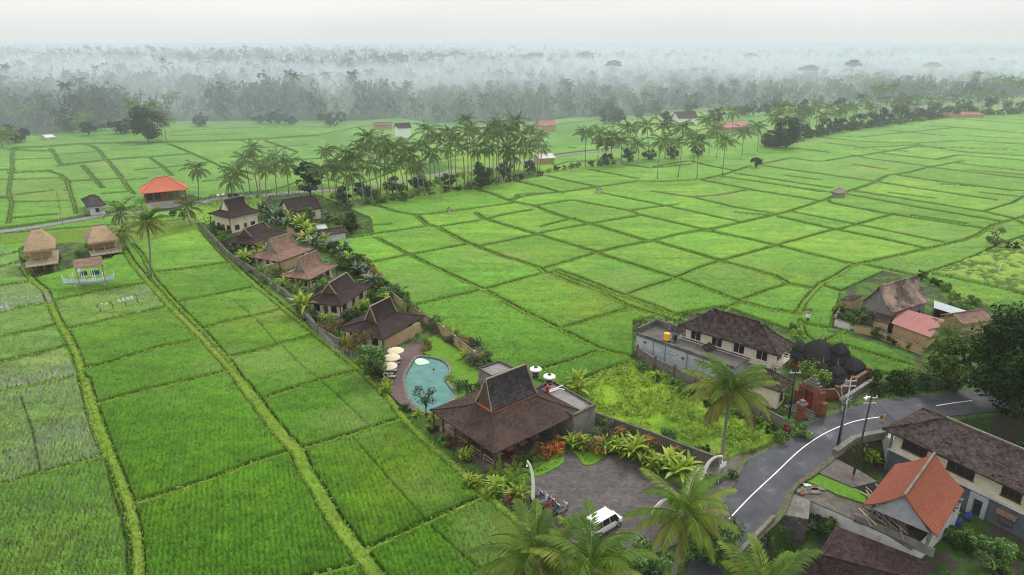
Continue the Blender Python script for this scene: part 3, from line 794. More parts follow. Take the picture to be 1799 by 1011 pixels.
def tree(name, label, cat, px, py, Rc, H, th, mt, seed, ncl=26, nlf=60, size=0.32, shape='round', trunk_r=0.25, z=0.0, group=None, tlo=0.1, thi=0.75, crl=0.36, pos=None, bark=None):
    p = Vector((*pos, z)) if pos else G(px, py, z)
    p.z += float(gz(p.x, p.y))
    V, Fq, T, cs = crown(seed, Rc, H-th, ncl, nlf, size, base=th, shape=shape, tlo=tlo, thi=thi, crl=crl)
    root = empty(name, p, 0, label, cat, group); np_mesh('crown', V, Fq, mt, root, tint=T)
    m_ = MB(); r = random.Random(seed); top = th+(H-th)*0.45
    m_.tube([(0, 0, -0.3), (r.uniform(-.2, .2), r.uniform(-.2, .2), th*0.6), (r.uniform(-.3, .3), r.uniform(-.3, .3), top)], [trunk_r*1.3, trunk_r, trunk_r*0.6], 7)
    for c in cs[::max(1, len(cs)//9)]:
        b = Vector((0, 0, th*r.uniform(0.6, 1.0))); c = Vector(c); m_.tube([b, b.lerp(c, 0.5)+Vector((0, 0, 0.1*Rc)), c], [trunk_r*0.5, trunk_r*0.3, trunk_r*0.12], 5)
    m_.build('trunk', bark or M_BARKD, root, smooth=True); return root
# shrub kinds: name -> (list of meshes, everyday category)
def kindset(name, fn, mt, n=3): return [proto(name, fn(i), mt) for i in range(n)]
KIND = {
 'leafy_shrub': kindset('foliage', lambda i: crown(500+i, 1.0, 1.7, 14, 60, 0.13, tlo=0.15, thi=0.85, crl=0.42)[:3], M_MIDG),
 'dark_shrub': kindset('foliage', lambda i: crown(520+i, 1.0, 1.7, 14, 60, 0.12, tlo=0.1, thi=0.75, crl=0.42)[:3], M_TREE),
 'lime_shrub': kindset('foliage', lambda i: crown(540+i, 1.0, 1.5, 12, 60, 0.12, tlo=0.1, thi=0.8, crl=0.42)[:3], M_LIME),
 'croton_bush': kindset('foliage', lambda i: crown(560+i, 0.8, 1.3, 10, 60, 0.12, tlo=0.2, thi=0.8, crl=0.45)[:3], M_RED, 2),
 'magenta_bush': kindset('foliage', lambda i: crown(565+i, 0.7, 1.3, 10, 60, 0.12, tlo=0.1, thi=0.8, crl=0.45)[:3], M_MAG, 1),
 'rusty_shrub': kindset('foliage', lambda i: crown(570+i, 1.0, 1.8, 12, 50, 0.13, tlo=0.1, thi=0.9, crl=0.40)[:3], M_RUST),
 'grey_shrub': kindset('foliage', lambda i: crown(580+i, 1.2, 1.6, 12, 60, 0.11, tlo=0.1, thi=0.9, crl=0.42)[:3], M_GREYG),
 'banana_plant': kindset('leaves', lambda i: rosette(600+i, 8, 1.9, 0.26, 1.3, (80, 25), 75, 3, 0.45, 0.4, 0.95), M_LIME),
 'blue_banana_plant': kindset('leaves', lambda i: rosette(610+i, 8, 1.9, 0.27, 1.3, (80, 20), 75, 3, 0.5, 0.2, 0.9), M_BLUEG),
 'heliconia_clump': kindset('leaves', lambda i: rosette(620+i, 6, 1.0, 0.13, 1.0, (80, 15), 60, 8, 0.5, 0.15, 0.9, 2), M_LIME),
 'dracaena': kindset('leaves', lambda i: rosette(630+i, 16, 0.8, 0.06, 1.5, (85, -25), 50, 5, 0.45, 0.3, 0.95), M_MIDG),
 'spiky_plant': kindset('leaves', lambda i: rosette(640+i, 26, 1.25, 0.06, 0.35, (88, 5), 45, 2, 0.2, 0.3, 0.9), M_LIME),
 'tree_fern': kindset('leaves', lambda i: palm_crown(650+i, 12, 12, 1.5, 0.38, 0.05, 0, 0.75), M_LIME),
 'small_palm': kindset('leaves', lambda i: palm_crown(660+i, 12, 14, 2.0, 0.5, 0.04, 0, 0.8), M_MIDG),
}
# ================================================================ buildings
M_SHING = tiled('dark_shingles', (0.0186, 0.0112, 0.0118), (0.0384, 0.0236, 0.0236), (0.0062, 0.0037, 0.0037), 0.36, 0.30, (0.0527, 0.0384, 0.0384), 0.85, 0.8, 0.02, 0.5)
M_SHING2 = tiled('brown_shingles', (0.0288, 0.0166, 0.0144), (0.0634, 0.0374, 0.0310), (0.0086, 0.0050, 0.0043), 0.40, 0.34, (0.0792, 0.0540, 0.0446), 0.82, 0.8, 0.02, 0.35)
M_GREYSH = tiled('weathered_shingles', (0.0346, 0.0302, 0.0346), (0.0792, 0.0706, 0.0756), (0.0115, 0.0101, 0.0115), 0.40, 0.34, (0.0252, 0.0216, 0.0245), 0.7, 0.85, 0.02, 0.7)
M_TAN = tiled('pale_wood_shingles', (0.1700, 0.0978, 0.0723), (0.2720, 0.1742, 0.1318), (0.0595, 0.0340, 0.0255), 0.42, 0.34, (0.1275, 0.0808, 0.0680), 0.7, 0.85, 0.02, 0.9)
M_BALI = tiled('old_clay_tiles', (0.0231, 0.0136, 0.0143), (0.0544, 0.0326, 0.0313), (0.0082, 0.0054, 0.0054), 0.30, 0.30, (0.1292, 0.1122, 0.1054), 0.86, 0.85, 0.025, 1.6)
M_MAROON = tiled('maroon_clay_tiles', (0.0245, 0.0126, 0.0140), (0.0525, 0.0266, 0.0280), (0.0084, 0.0056, 0.0056), 0.26, 0.26, (0.0910, 0.0630, 0.0630), 0.86, 0.85, 0.025, 2.2)
M_BALI2 = tiled('lichened_clay_tiles', (0.0172, 0.0106, 0.0112), (0.0825, 0.0594, 0.0554), (0.0066, 0.0046, 0.0046), 0.34, 0.30, (0.1254, 0.0990, 0.0924), 0.92, 0.9, 0.03, 1.1)
M_ORANGE = tiled('new_orange_tiles', (0.1980, 0.0594, 0.0356), (0.2534, 0.0855, 0.0523), (0.1109, 0.0317, 0.0190), 0.25, 0.28, (0.1742, 0.0634, 0.0436), 0.9, 0.75, 0.02, 0.8)
M_ORANGE2 = tiled('bright_orange_tiles', (0.4500, 0.1215, 0.0675), (0.5220, 0.1575, 0.0900), (0.4500, 0.1260, 0.0720), 0.3, 0.3, (0.3780, 0.1170, 0.0720), 0.9, 0.75, 0.02, 0.6)
M_STRIP = mottled('orange_ridge_boards', (0.30, 0.085, 0.032), (0.46, 0.14, 0.055), 3, 0.7)
M_THATCH = mottled('straw_thatch', (0.2465, 0.1658, 0.0978), (0.3910, 0.2805, 0.1785), 4, 0.95, (0.2210, 0.1700, 0.1275), 0.6)
M_THATCHG = mottled('old_thatch', (0.16, 0.125, 0.105), (0.30, 0.235, 0.185), 4, 0.95)
M_IJUK = mottled('black_palm_fibre', (0.010, 0.010, 0.013), (0.036, 0.034, 0.040), 7, 1.0, bmp=0.8)
M_CREAM = mottled('cream_plaster', (0.5950, 0.5325, 0.4000), (0.6763, 0.6150, 0.4813), 1.2, 0.9, (0.5250, 0.4625, 0.3375), 0.5)
M_YWALL = mottled('ochre_plaster', (0.377, 0.262, 0.135), (0.443, 0.328, 0.184), 1.0, 0.9, (0.36, 0.27, 0.17), 0.6)
M_WHITE = mottled('white_plaster', (0.508, 0.508, 0.492), (0.590, 0.590, 0.574), 1.5, 0.85, (0.42, 0.41, 0.38), 0.6)
M_BLUEW = mottled('pale_blue_plaster', (0.328, 0.377, 0.418), (0.426, 0.476, 0.508), 1.0, 0.85, (0.28, 0.30, 0.31), 0.45)
M_GREYP = mottled('grey_render', (0.1658, 0.1598, 0.1530), (0.2295, 0.2202, 0.2099), 1.6, 0.9, (0.1445, 0.1360, 0.1275), 0.5)
M_SLATE = mottled('slate_blue_plaster', (0.090, 0.102, 0.123), (0.127, 0.139, 0.164), 1.6, 0.9, (0.08, 0.085, 0.09), 0.5)
M_DKSTONE = mottled('dark_stone', (0.06, 0.058, 0.06), (0.12, 0.115, 0.115), 2.0, 0.9, (0.15, 0.14, 0.12), 0.6)
M_STONE = mottled('weathered_stone', (0.1144, 0.1048, 0.0896), (0.1976, 0.1856, 0.1648), 2.4, 0.9, (0.0880, 0.0840, 0.0600), 0.6)
M_CONC = mottled('stained_concrete', (0.0845, 0.0739, 0.0647), (0.1340, 0.1214, 0.1063), 1.0, 0.9, (0.0660, 0.0561, 0.0462), 0.35)
M_BRICK = mottled('orange_brick', (0.1485, 0.0506, 0.0236), (0.2295, 0.0844, 0.0405), 2.4, 0.9, (0.0675, 0.0371, 0.0284), 1.3)
M_REDMET = tiled('faded_red_sheet', (0.32, 0.115, 0.105), (0.38, 0.15, 0.14), (0.17, 0.06, 0.055), 0.16, 6.0, (0.24, 0.13, 0.11), 0.75, 0.6, 0.03, 0.6)
M_BLUEMET = tiled('pale_blue_sheet', (0.36, 0.43, 0.47), (0.42, 0.49, 0.53), (0.2, 0.24, 0.26), 0.16, 6.0, (0.30, 0.32, 0.33), 0.8, 0.5, 0.03, 0.6)
M_WOOD = mottled('dark_wood', (0.055, 0.032, 0.024), (0.11, 0.068, 0.05), 6, 0.7)
M_WOODL = mottled('grey_timber', (0.20, 0.165, 0.125), (0.34, 0.29, 0.23), 5, 0.85)
M_BAMB = mottled('bamboo', (0.34, 0.235, 0.12), (0.50, 0.37, 0.21), 5, 0.7)
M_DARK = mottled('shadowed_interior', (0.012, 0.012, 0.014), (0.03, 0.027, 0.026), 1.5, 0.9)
M_GLASS = mottled('window_glass', (0.012, 0.015, 0.02), (0.03, 0.036, 0.042), 0.8, 0.25, spec=0.4, bmp=0)
M_DECK = tiled('deck_planks', (0.0920, 0.0624, 0.0608), (0.1360, 0.0944, 0.0896), (0.0400, 0.0264, 0.0264), 2.4, 0.16, (0.1600, 0.1200, 0.1160), 0.8, 0.6, 0.015, 0.3)
M_METAL = mottled('galvanised_steel', (0.30, 0.31, 0.32), (0.42, 0.43, 0.44), 5, 0.45, spec=0.5)
M_BLACK = mottled('black_paint', (0.012, 0.012, 0.014), (0.03, 0.03, 0.034), 5, 0.5)
M_WPAINT = mottled('white_paint', (0.72, 0.72, 0.71), (0.80, 0.80, 0.79), 3, 0.5, bmp=0)
M_YEL = mottled('yellow_plastic', (0.72, 0.36, 0.03), (0.80, 0.44, 0.05), 3, 0.5, bmp=0)
M_BLUE = mottled('blue_cloth', (0.02, 0.045, 0.22), (0.04, 0.08, 0.32), 3, 0.8)
M_REDP = mottled('red_paint', (0.45, 0.03, 0.025), (0.55, 0.06, 0.045), 3, 0.5)
def ray_plane(px, py, P0, n):
    u = (px-899.5)/F; v = (505.5-py)/F; d = Vector((u, cp+v*sp, -sp+v*cp)); o = Vector((0, 0, CAMH)); n = Vector(n)
    return o+d*((Vector(P0)-o).dot(n)/d.dot(n))
class Fit:
    """rectangle through three eave corners a-b-c seen at height z: local x runs b->c, local y b->a, origin on the ground below the centre"""
    def __init__(s, a, b, c, z, base=0.0):
        A, B, C_ = G(*a, z), G(*b, z), G(*c, z)
        e1 = C_-B; e2 = A-B; s.Lx = e1.length; s.Ly = e2.length
        a1 = math.atan2(e1.y, e1.x); a2 = math.atan2(e2.y, e2.x)-math.pi/2
        if e1.cross(e2).z < 0: a2 += math.pi; s.flip = -1
        else: s.flip = 1
        dd = (a2-a1+math.pi) % (2*math.pi)-math.pi; s.ang = a1+dd*(s.Ly/(s.Lx+s.Ly)) 
        ctr = (A+C_)/2; s.base = base; s.o = Vector((ctr.x, ctr.y, base)); s.z = z-base
        s.M = Matrix.Translation(s.o) @ Matrix.Rotation(s.ang, 4, 'Z'); s.Mi = s.M.inverted()
        s.X = s.Lx/2; s.Y = s.Ly/2
    def ridge(s, px, py):
        """local (x, z) of a point seen at (px,py) on the centre line"""
        n = s.M.to_3x3() @ Vector((0, 1, 0)); p = s.Mi @ ray_plane(px, py, s.o, n); return p.x, p.z
    def inset(s, px, py, sx=-1, sy=-1):
        """distance in from the corner (sx,sy) and height of a hip point seen at (px,py)"""
        n = s.M.to_3x3() @ Vector((1, -sx*sy, 0)); c = s.M @ Vector((sx*s.X, sy*s.Y*s.flip, 0)); p = s.Mi @ ray_plane(px, py, c, n)
        return s.X-abs(p.x), p.z
    def root(s, name, label, cat, group=None): return empty(name, s.o, s.ang, label, cat, group)
def roof_skirt(mb, X, Y, ze, x1, y1, z1, n=3, sag=0.05, th=0.14, m=0):
    """hip skirt from the eave rectangle up to an inner rectangle, slightly concave, with a real edge"""
    rings = []
    for i in range(n+1):
        t = i/n; zz = ze+(z1-ze)*t-sag*(z1-ze)*math.sin(math.pi*t)*2
        rings.append([(sx*(X+(x1-X)*t), sy*(Y+(y1-Y)*t), zz) for sx, sy in ((-1, -1), (1, -1), (1, 1), (-1, 1))])
    for a, b in zip(rings[:-1], rings[1:]):
        for i in range(4):
            j = (i+1) % 4; q = [a[i], a[j], b[j], b[i]]
            if (Vector(b[i])-Vector(b[j])).length < 0.02: q = q[:3]
            mb.face(q, m)
    e = rings[0]; lo = [(p[0], p[1], ze-th) for p in e]
    for i in range(4): j = (i+1) % 4; mb.face([lo[i], lo[j], e[j], e[i]], m)
    mb.face(lo[::-1], m)
def roof_slopes(mb, xb, yb, zb, xr, zr, n=3, sag=0.04, th=0.12, m=0, over=0.0):
    """two slopes from (+-xb, +-yb, zb) to a ridge (+-xr, 0, zr), concave, closed underneath"""
    for sy in (-1, 1):
        top = []
        for i in range(n+1):
            t = i/n; x = xb+(xr-xb)*t; z = zb+(zr-zb)*t-sag*(zr-zb)*math.sin(math.pi*t)*2
            top.append(((-x, sy*yb*(1-t), z), (x, sy*yb*(1-t), z)))
        for a, b in zip(top[:-1], top[1:]):
            q = [a[0], a[1], b[1], b[0]]; mb.face(q if sy < 0 else q[::-1], m)
            q2 = [(p[0], p[1], p[2]-th) for p in q]; mb.face(q2[::-1] if sy < 0 else q2, m)
            for k in (0, 1):
                e = [a[k], b[k], (b[k][0], b[k][1], b[k][2]-th), (a[k][0], a[k][1], a[k][2]-th)]; mb.face(e if (k == 0) == (sy > 0) else e[::-1], m)
        a = top[0]; mb.face([a[0], a[1], (a[1][0], a[1][1], a[1][2]-th), (a[0][0], a[0][1], a[0][2]-th)][::(-1 if sy < 0 else 1)], m)
def ridge_cap(parent, pts, mt, w=0.2):
    m = MB()
    for a, b in zip(pts[:-1], pts[1:]): m.bar(a, b, w, w*0.8)
    return m.build('ridge_cap', mt, parent)
def gable(parent, x, yb, zb, zr, mt, sgn=-1, t=0.1):
    m = MB(); p = [(x, -yb, zb), (x, yb, zb), (x, 0, zr)]; q = [(x-sgn*t, a[1], a[2]) for a in p]
    m.face(p[::(-1 if sgn < 0 else 1)]); m.face(q[::(1 if sgn < 0 else -1)])
    for i in range(3): j = (i+1) % 3; m.face([p[i], p[j], q[j], q[i]])
    return m.build('gable', mt, parent)
def wall_frame(p0, p1, z=0.0):
    """x along the wall from p0 to p1, z up, -y outward (to the right of travel)"""
    d = Vector((p1[0]-p0[0], p1[1]-p0[1], 0)); a = math.atan2(d.y, d.x)
    return Matrix.Translation((p0[0], p0[1], z)) @ Matrix.Rotation(a, 4, 'Z'), d.length
def window(parent, Mw, x, z, w, h, name='window', fm=None, gm=None, mull=2, sill=True, depth=0.07):
    f = MB(); t = 0.07
    f.box(x, x+w, -depth, 0.02, z+h-t, z+h, 0, Mw).box(x, x+w, -depth, 0.02, z, z+t, 0, Mw)
    f.box(x, x+t, -depth, 0.02, z+t, z+h-t, 0, Mw).box(x+w-t, x+w, -depth, 0.02, z+t, z+h-t, 0, Mw)
    for i in range(1, mull): xx = x+w*i/mull; f.box(xx-0.03, xx+0.03, -depth*0.8, 0.02, z+t, z+h-t, 0, Mw)
    if sill: f.box(x-0.08, x+w+0.08, -depth-0.08, 0.0, z-0.08, z-0.003, 0, Mw)
    o = f.build(name, fm or M_WOOD, parent); MB().box(x+t, x+w-t, -0.03, 0.0, z+t, z+h-t, 0, Mw).build('pane', gm or M_GLASS, o); return o
def door(parent, Mw, x, w, h, mt=None, z=0.0, fm=None):
    f = MB().box(x+0.08, x+w-0.08, -0.05, 0.0, z, z+h-0.08, 0, Mw); o = f.build('door', mt or M_WOOD, parent)
    MB().box(x, x+0.08, -0.08, 0.0, z, z+h, 0, Mw).box(x+w-0.08, x+w, -0.08, 0, z, z+h, 0, Mw).box(x+0.08, x+w-0.08, -0.08, 0, z+h-0.08, z+h, 0, Mw).build('frame', fm or M_WOODL, o); return o
def walls(parent, x0, x1, y0, y1, z0, z1, mt, name='wall', t=0.15):
    m = MB(); m.box(x0, x1, y0, y0+t, z0, z1).box(x0, x1, y1-t, y1, z0, z1).box(x0, x0+t, y0+t, y1-t, z0, z1).box(x1-t, x1, y0+t, y1-t, z0, z1)
    return m.build(name, mt, parent)
def joglo(label, a, b, c, k, r1, r2, ze, rmat, wmat, gmat=None, strip=None, base=0.0, wallin=1.1, name='villa', cat='house', umat=None, group=None, open_=False, over=-0.05):
    f = Fit(a, b, c, ze, base); root = f.root(name, label, cat, group); S = f.flip
    d, zb = f.inset(*k); x1, z1 = f.ridge(*r1); x2, z2 = f.ridge(*r2)
    xm = (x1+x2)/2
    if abs(xm) > 0.3: f.o = f.M @ Vector((xm, 0, 0)); f.M.translation = f.o; f.Mi = f.M.inverted(); f.X += abs(xm); f.Lx = 2*f.X; root.location = f.o
    if not 0.22 < d/f.Ly < 0.40: d = 0.30*f.Ly; zb = f.z+0.36*d
    zr = (z1+z2)/2; hr = abs(x2-x1)/2; d = min(max(d, 0.8), min(f.X, f.Y)-0.8); zb = max(zb, f.z+0.3); zr = max(zr, zb+0.8)
    xi = max(hr-over, 0.5); yi = f.Y-d
    m = MB(); roof_skirt(m, f.X, f.Y, f.z, xi if abs(f.X-d-xi) > 0 else f.X-d, yi, zb); m.build('roof', rmat, root)
    u = MB(); z0 = zb+0.05
    if strip:
        MB().box(-xi+0.02, xi-0.02, -yi+0.02, yi-0.02, zb-0.05, zb+0.28).build('ridge_boards', strip, root); z0 = zb+0.3
    roof_slopes(u, xi+0.12, yi, z0, hr, zr, 4, .06); u.build('upper_roof', umat or rmat, root)
    gm = gmat or M_WOOD
    for sg in (-1, 1): gable(root, sg*(xi-0.05), yi-0.15, z0, zr-0.25, gm, sg)
    for sg in (-1, 1):
        for sy in (-1, 1): MB().bar((sg*(hr+0.03), 0, zr+0.03), (sg*(xi+0.16), sy*yi, z0+0.03), 0.07, 0.22).build('barge_board', M_WOODL, root)
    ridge_cap(root, [(-hr, 0, zr+0.06), (hr, 0, zr+0.06)], M_WOODL, 0.18)
    for sx in (-1, 1):
        for sy in (-1, 1):
            hips = MB()
            pp = [(sx*(f.X+(xi-f.X)*t), sy*(f.Y+(yi-f.Y)*t), f.z+(zb-f.z)*t-0.05*(zb-f.z)*math.sin(math.pi*t)*2+0.05) for t in (0, 1/3, 2/3, 1)]
            for p, q in zip(pp[:-1], pp[1:]): hips.bar(p, q, 0.16, 0.08)
            hips.build('hip_cap', rmat, root)
    X, Y = f.X-wallin, f.Y-wallin
    if not open_:
        walls(root, -X, X, -Y, Y, -0.3, f.z+0.12, wmat)
        for (p0, p1) in (((-X, Y), (-X, -Y)), ((-X, -Y), (X, -Y))) if S > 0 else (((X, Y), (-X, Y)), ((-X, -Y), (-X, Y))):
            Mw, L = wall_frame(p0, p1)
            if L > 4: window(root, Mw, L*0.12, 0.9, min(1.3, L*0.2), 1.2, mull=2); door(root, Mw, L*0.45, 1.0, 2.1); window(root, Mw, L*0.72, 0.9, min(1.3, L*0.2), 1.2)
            else: window(root, Mw, L*0.3, 0.9, L*0.4, 1.2)
    for sx in (-1, 1):
        for sy in (-1, 1):
            MB().box(sx*(f.X-0.35)-0.08, sx*(f.X-0.35)+0.08, sy*(f.Y-0.35)-0.08, sy*(f.Y-0.35)+0.08, 0, f.z-0.1).build('post', M_WOOD, root)
    MB().box(-f.X+0.1, f.X-0.1, -f.Y+0.1, f.Y-0.1, -0.3, 0.16).build('floor', M_DECK if open_ else M_STONE, root)
    return root, f
def hip_house(label, a, b, c, r1, r2, ze, rmat, wmat, base=0.0, wallin=0.8, name='house', cat='house', th=0.15, group=None, capm=None, wins=True, sag=0.03, zr=None):
    f = Fit(a, b, c, ze, base); root = f.root(name, label, cat, group)
    x1, z1 = f.ridge(*r1); x2, z2 = f.ridge(*r2); zr = zr if zr else max((z1+z2)/2, f.z+0.8); hr = min(max(abs(x2-x1)/2, 0.03), f.X*0.9)
    m = MB(); roof_skirt(m, f.X, f.Y, f.z, hr, 0.01, zr, 4, sag, th); m.build('roof', rmat, root)
    cm = capm or rmat; ridge_cap(root, [(-hr, 0, zr+0.04), (hr, 0, zr+0.04)], cm, 0.24)
    for sx in (-1, 1):
        for sy in (-1, 1):
            h = MB(); pp = [(sx*(f.X+(hr-f.X)*t), sy*(f.Y*(1-t)), f.z+(zr-f.z)*t-sag*(zr-f.z)*math.sin(math.pi*t)*2+0.04) for t in (0, .25, .5, .75, 1)]
            for p, q in zip(pp[:-1], pp[1:]): h.bar(p, q, 0.2, 0.1)
            h.build('hip_cap', cm, root)
    X, Y = f.X-wallin, f.Y-wallin
    if wmat:
        walls(root, -X, X, -Y, Y, -0.3, f.z+0.1, wmat)
        if wins:
            for (p0, p1) in (((-X, Y), (-X, -Y)), ((-X, -Y), (X, -Y)), ((X, -Y), (X, Y))):
                Mw, L = wall_frame(p0, p1); n = max(1, int(L/3))
                for i in range(n): window(root, Mw, L*(i+0.5)/n-0.5, 0.9, 1.0, 1.1)
    return root, f
def gable_house(label, a, b, c, r1, r2, ze, rmat, wmat, base=0.0, name='house', cat='house', axis='x', gm=None, wallin=0.5, sag=0.03, capm=None, wins=True, group=None):
    """axis x: the ridge runs b->c"""
    f = Fit(a, b, c, ze, base); root = f.root(name, label, cat, group)
    x1, z1 = f.ridge(*r1); x2, z2 = f.ridge(*r2); zr = max((z1+z2)/2, f.z+0.6)
    m = MB(); roof_slopes(m, f.X, f.Y, f.z, f.X+0.02, zr, 4, sag, 0.14); m.build('roof', rmat, root)
    for sg in (-1, 1): gable(root, sg*(f.X-wallin), f.Y-wallin, f.z-0.02, zr-0.3, gm or wmat, sg)
    ridge_cap(root, [(-f.X, 0, zr+0.05), (f.X, 0, zr+0.05)], capm or rmat, 0.2)
    if wmat:
        X, Y = f.X-wallin, f.Y-wallin; walls(root, -X, X, -Y, Y, -0.3, f.z-0.03, wmat)
        if wins:
            for (p0, p1) in (((-X, Y), (-X, -Y)), ((-X, -Y), (X, -Y))):
                Mw, L = wall_frame(p0, p1); n = max(1, int(L/3))
                for i in range(n): window(root, Mw, L*(i+0.5)/n-0.5, 0.9, 1.0, 1.1)
    return root, f
# ---------------------------------------------------------------- restaurant and villas
rest, RF = joglo('large restaurant pavilion with wide brown shingle roof and grey steep upper roof', (754, 720), (868, 797), (1026, 723), (878, 722), (853, 668), (923, 641), 3.3, M_SHING2, M_GREYP, M_WOOD, M_STRIP, umat=M_GREYSH, open_=True, name='restaurant', cat='restaurant', over=-0.3)
X, Y = RF.X-1.2, RF.Y-1.2
n_ = 5
for i in range(n_):
    for sx, sy in (((-1+2*i/(n_-1)), -1), ((-1+2*i/(n_-1)), 1)): MB().box(sx*X-0.1, sx*X+0.1, sy*Y-0.1, sy*Y+0.1, 0.163, 3.3).build('post', M_WOOD, rest)
for i in range(1, 4): MB().box(-X-0.1, -X+0.1, -Y+2*Y*i/4-0.1, -Y+2*Y*i/4+0.1, 0.163, 3.3).build('post', M_WOOD, rest)
MB().box(-X*0.35, X, Y*0.1, Y-0.4, 0.163, 3.0).build('inner_wall', M_GREYP, rest)
MB().box(X*0.55, X*0.98, -Y*0.85, Y*0.05, 0.163, 2.9).build('kitchen_wall', M_DKSTONE, rest)
bn = MB()
for i in range(4):
    y0 = -Y+0.4+i*(2*Y-0.8)/4; MB().box(-X-0.05, -X+0.05, y0, y0+(2*Y-0.8)/4-0.5, 0.95, 1.02).box(-X-0.04, -X+0.04, y0, y0+0.06, 0.163, 0.947).box(-X-0.04, -X+0.04, y0+(2*Y-0.8)/4-0.56, y0+(2*Y-0.8)/4-0.5, 0.163, 0.947).box(-X-0.03, -X+0.03, y0+0.06, y0+(2*Y-0.8)/4-0.56, 0.5, 0.56).build('railing', M_BAMB, rest)
r_ = random.Random(5)
for i in range(7):
    tx, ty = -X+1.4+(i % 4)*2.0, -Y+1.2+(i//4)*2.4
    t_ = empty('dining_table', RF.M @ Vector((tx, ty, 0.16)), RF.ang, ['dining table under the restaurant eave nearest the corner post', 'second dining table along the open front of the restaurant', 'third dining table along the open front of the restaurant', 'last dining table along the open front beside the kitchen wall', 'inner dining table behind the corner one', 'inner dining table in the middle of the restaurant', 'inner dining table beside the grey inner wall'][i], 'table', 'dining tables in the restaurant')
    MB().box(-0.6, 0.6, -0.4, 0.4, 0.72, 0.77).build('table_top', M_WOODL, t_)
    for sx in (-1, 1):
        for sy in (-1, 1): MB().box(sx*0.52-0.03, sx*0.52+0.03, sy*0.32-0.03, sy*0.32+0.03, 0, 0.717).build('leg', M_WOOD, t_)
VILL = [('dark shingled villa beside the pool deck with steep gabled crown', (591, 577), (673, 598), (735, 562), (666, 566), (650, 537), (685, 524), 2.7, M_SHING, M_CREAM, M_WOOD),
 ('dark shingled villa second from the pool, wrapped in shrubs', (528, 531), (598, 538), (637, 514), (593, 520), (577, 497), (609, 481), 2.7, M_SHING, M_CREAM, M_WOOD),
 ('pale brown shingled villa with white porch, the nearer of two alike', (488, 485), (543, 491), (586, 471), (538, 478), (525, 453), (556, 441), 2.7, M_TAN, M_CREAM, M_GREYP),
 ('pale brown shingled villa behind the ochre garden wall, the farther of two alike', (438, 450), (491, 461), (531, 444), (486, 450), (473, 420), (508, 411), 2.7, M_TAN, M_CREAM, M_GREYP),
 ('dark roofed villa just below the cream walled house', (392, 425), (450, 432), (491, 413), (442, 418), (429, 401), (462, 391), 2.6, M_SHING, M_CREAM, M_WOOD)]
VF = []
for v in VILL: VF.append(joglo(*v[:8], v[8], v[9], v[10], group='villas in the walled garden row')[1])
house6, f6 = joglo('tall cream walled house with dark roof at the far end of the villa row', (365, 375), (402, 384), (461, 371), (403, 369), (392, 350), (428, 346), 4.6, M_SHING, M_CREAM, M_CREAM)
gable_house('long low house with dark gabled roof and cream wall behind the villas', (492, 363), (507, 375), (563, 366), (497, 350), (558, 345), 3.0, M_SHING, M_CREAM)
def flat_block(name, label, cat, pts, z1, mt, rim=None, z0=-0.3, group=None, par=0.35):
    P = [G(*p, z1) for p in pts]; c = sum(P, Vector())/len(P); root = empty(name, (c.x, c.y, 0), 0, label, cat, group)
    pl = [(p.x-c.x, p.y-c.y) for p in P]
    ar = sum(pl[i][0]*pl[(i+1) % len(pl)][1]-pl[(i+1) % len(pl)][0]*pl[i][1] for i in range(len(pl)))
    if ar < 0: pl = pl[::-1]
    MB().prism(pl, z0, z1-par).build('wall', mt, root)
    m = MB(); inn = [(x*0.93, y*0.93) for x, y in pl]
    for i in range(len(pl)):
        j = (i+1) % len(pl); a, b, c_, d = pl[i], pl[j], inn[j], inn[i]
        out = [(p[0]*1.01, p[1]*1.01) for p in (a, b)]
        m.face([(*out[0], z1-par), (*out[1], z1-par), (*out[1], z1), (*out[0], z1)]); m.face([(*out[0], z1), (*out[1], z1), (*c_, z1), (*d, z1)]); m.face([(*d, z1), (*c_, z1), (*c_, z1-par), (*d, z1-par)])
    m.build('parapet', rim or mt, root); return root, pl
flat_block('annex', 'grey box annex with flat brown roof behind the restaurant crown', 'outbuilding', [(864, 660), (905, 646), (877, 633), (840, 646)], 3.4, M_GREYP, M_CONC)
ax, _ = flat_block('annex', 'pale walled flat-roofed kitchen annex at the right end of the restaurant', 'outbuilding', [(1008, 729), (1046, 711), (968, 667), (930, 686)], 3.7, M_GREYP, M_CONC)
for (px, py, lb) in ((941, 652, 'round white-topped roof tank on a dark stand, behind the other one'), (965, 665, 'round white-topped roof tank on a dark stand, nearer the annex edge')):
    b = G(px, py+10, 3.7); t_ = empty('water_tank', b, 0, lb, 'water tank', 'white topped tanks on the annex roof')
    MB().tube([(0, 0, 0), (0, 0, 1.1)], [0.42, 0.42], 14).build('stand', M_BLACK, t_); 
    for z in (0.3, 0.7): MB().tube([(0, 0, z), (0, 0, z+0.08)], [0.52, 0.52], 14).build('band', M_GREYP, t_)
    MB().tube([(0, 0, 1.1), (0, 0, 1.25), (0, 0, 1.42)], [0.85, 0.82, 0.45], 18).build('cap', M_WPAINT, t_, smooth=False); MB().tube([(0, 0, 1.42), (0, 0, 1.52)], [0.3, 0.28], 12).build('vent', M_BLACK, t_)
b = G(962, 688, 3.4); t_ = empty('gas_bottle', b, 0, 'red gas bottle standing by the white pipes on the annex roof', 'gas bottle'); MB().tube([(0, 0, 0), (0, 0, .12), (0, 0, .8), (0, 0, .95)], [.2, .28, .28, .12], 10).build('body', M_REDP, t_); MB().tube([(0, 0, .95), (0, 0, 1.1)], .07, 8).build('valve', M_METAL, t_)
p_ = [G(966, 690, 3.6), G(982, 684, 3.6), G(992, 686, 3.6)]; m = MB(); o0 = p_[0]
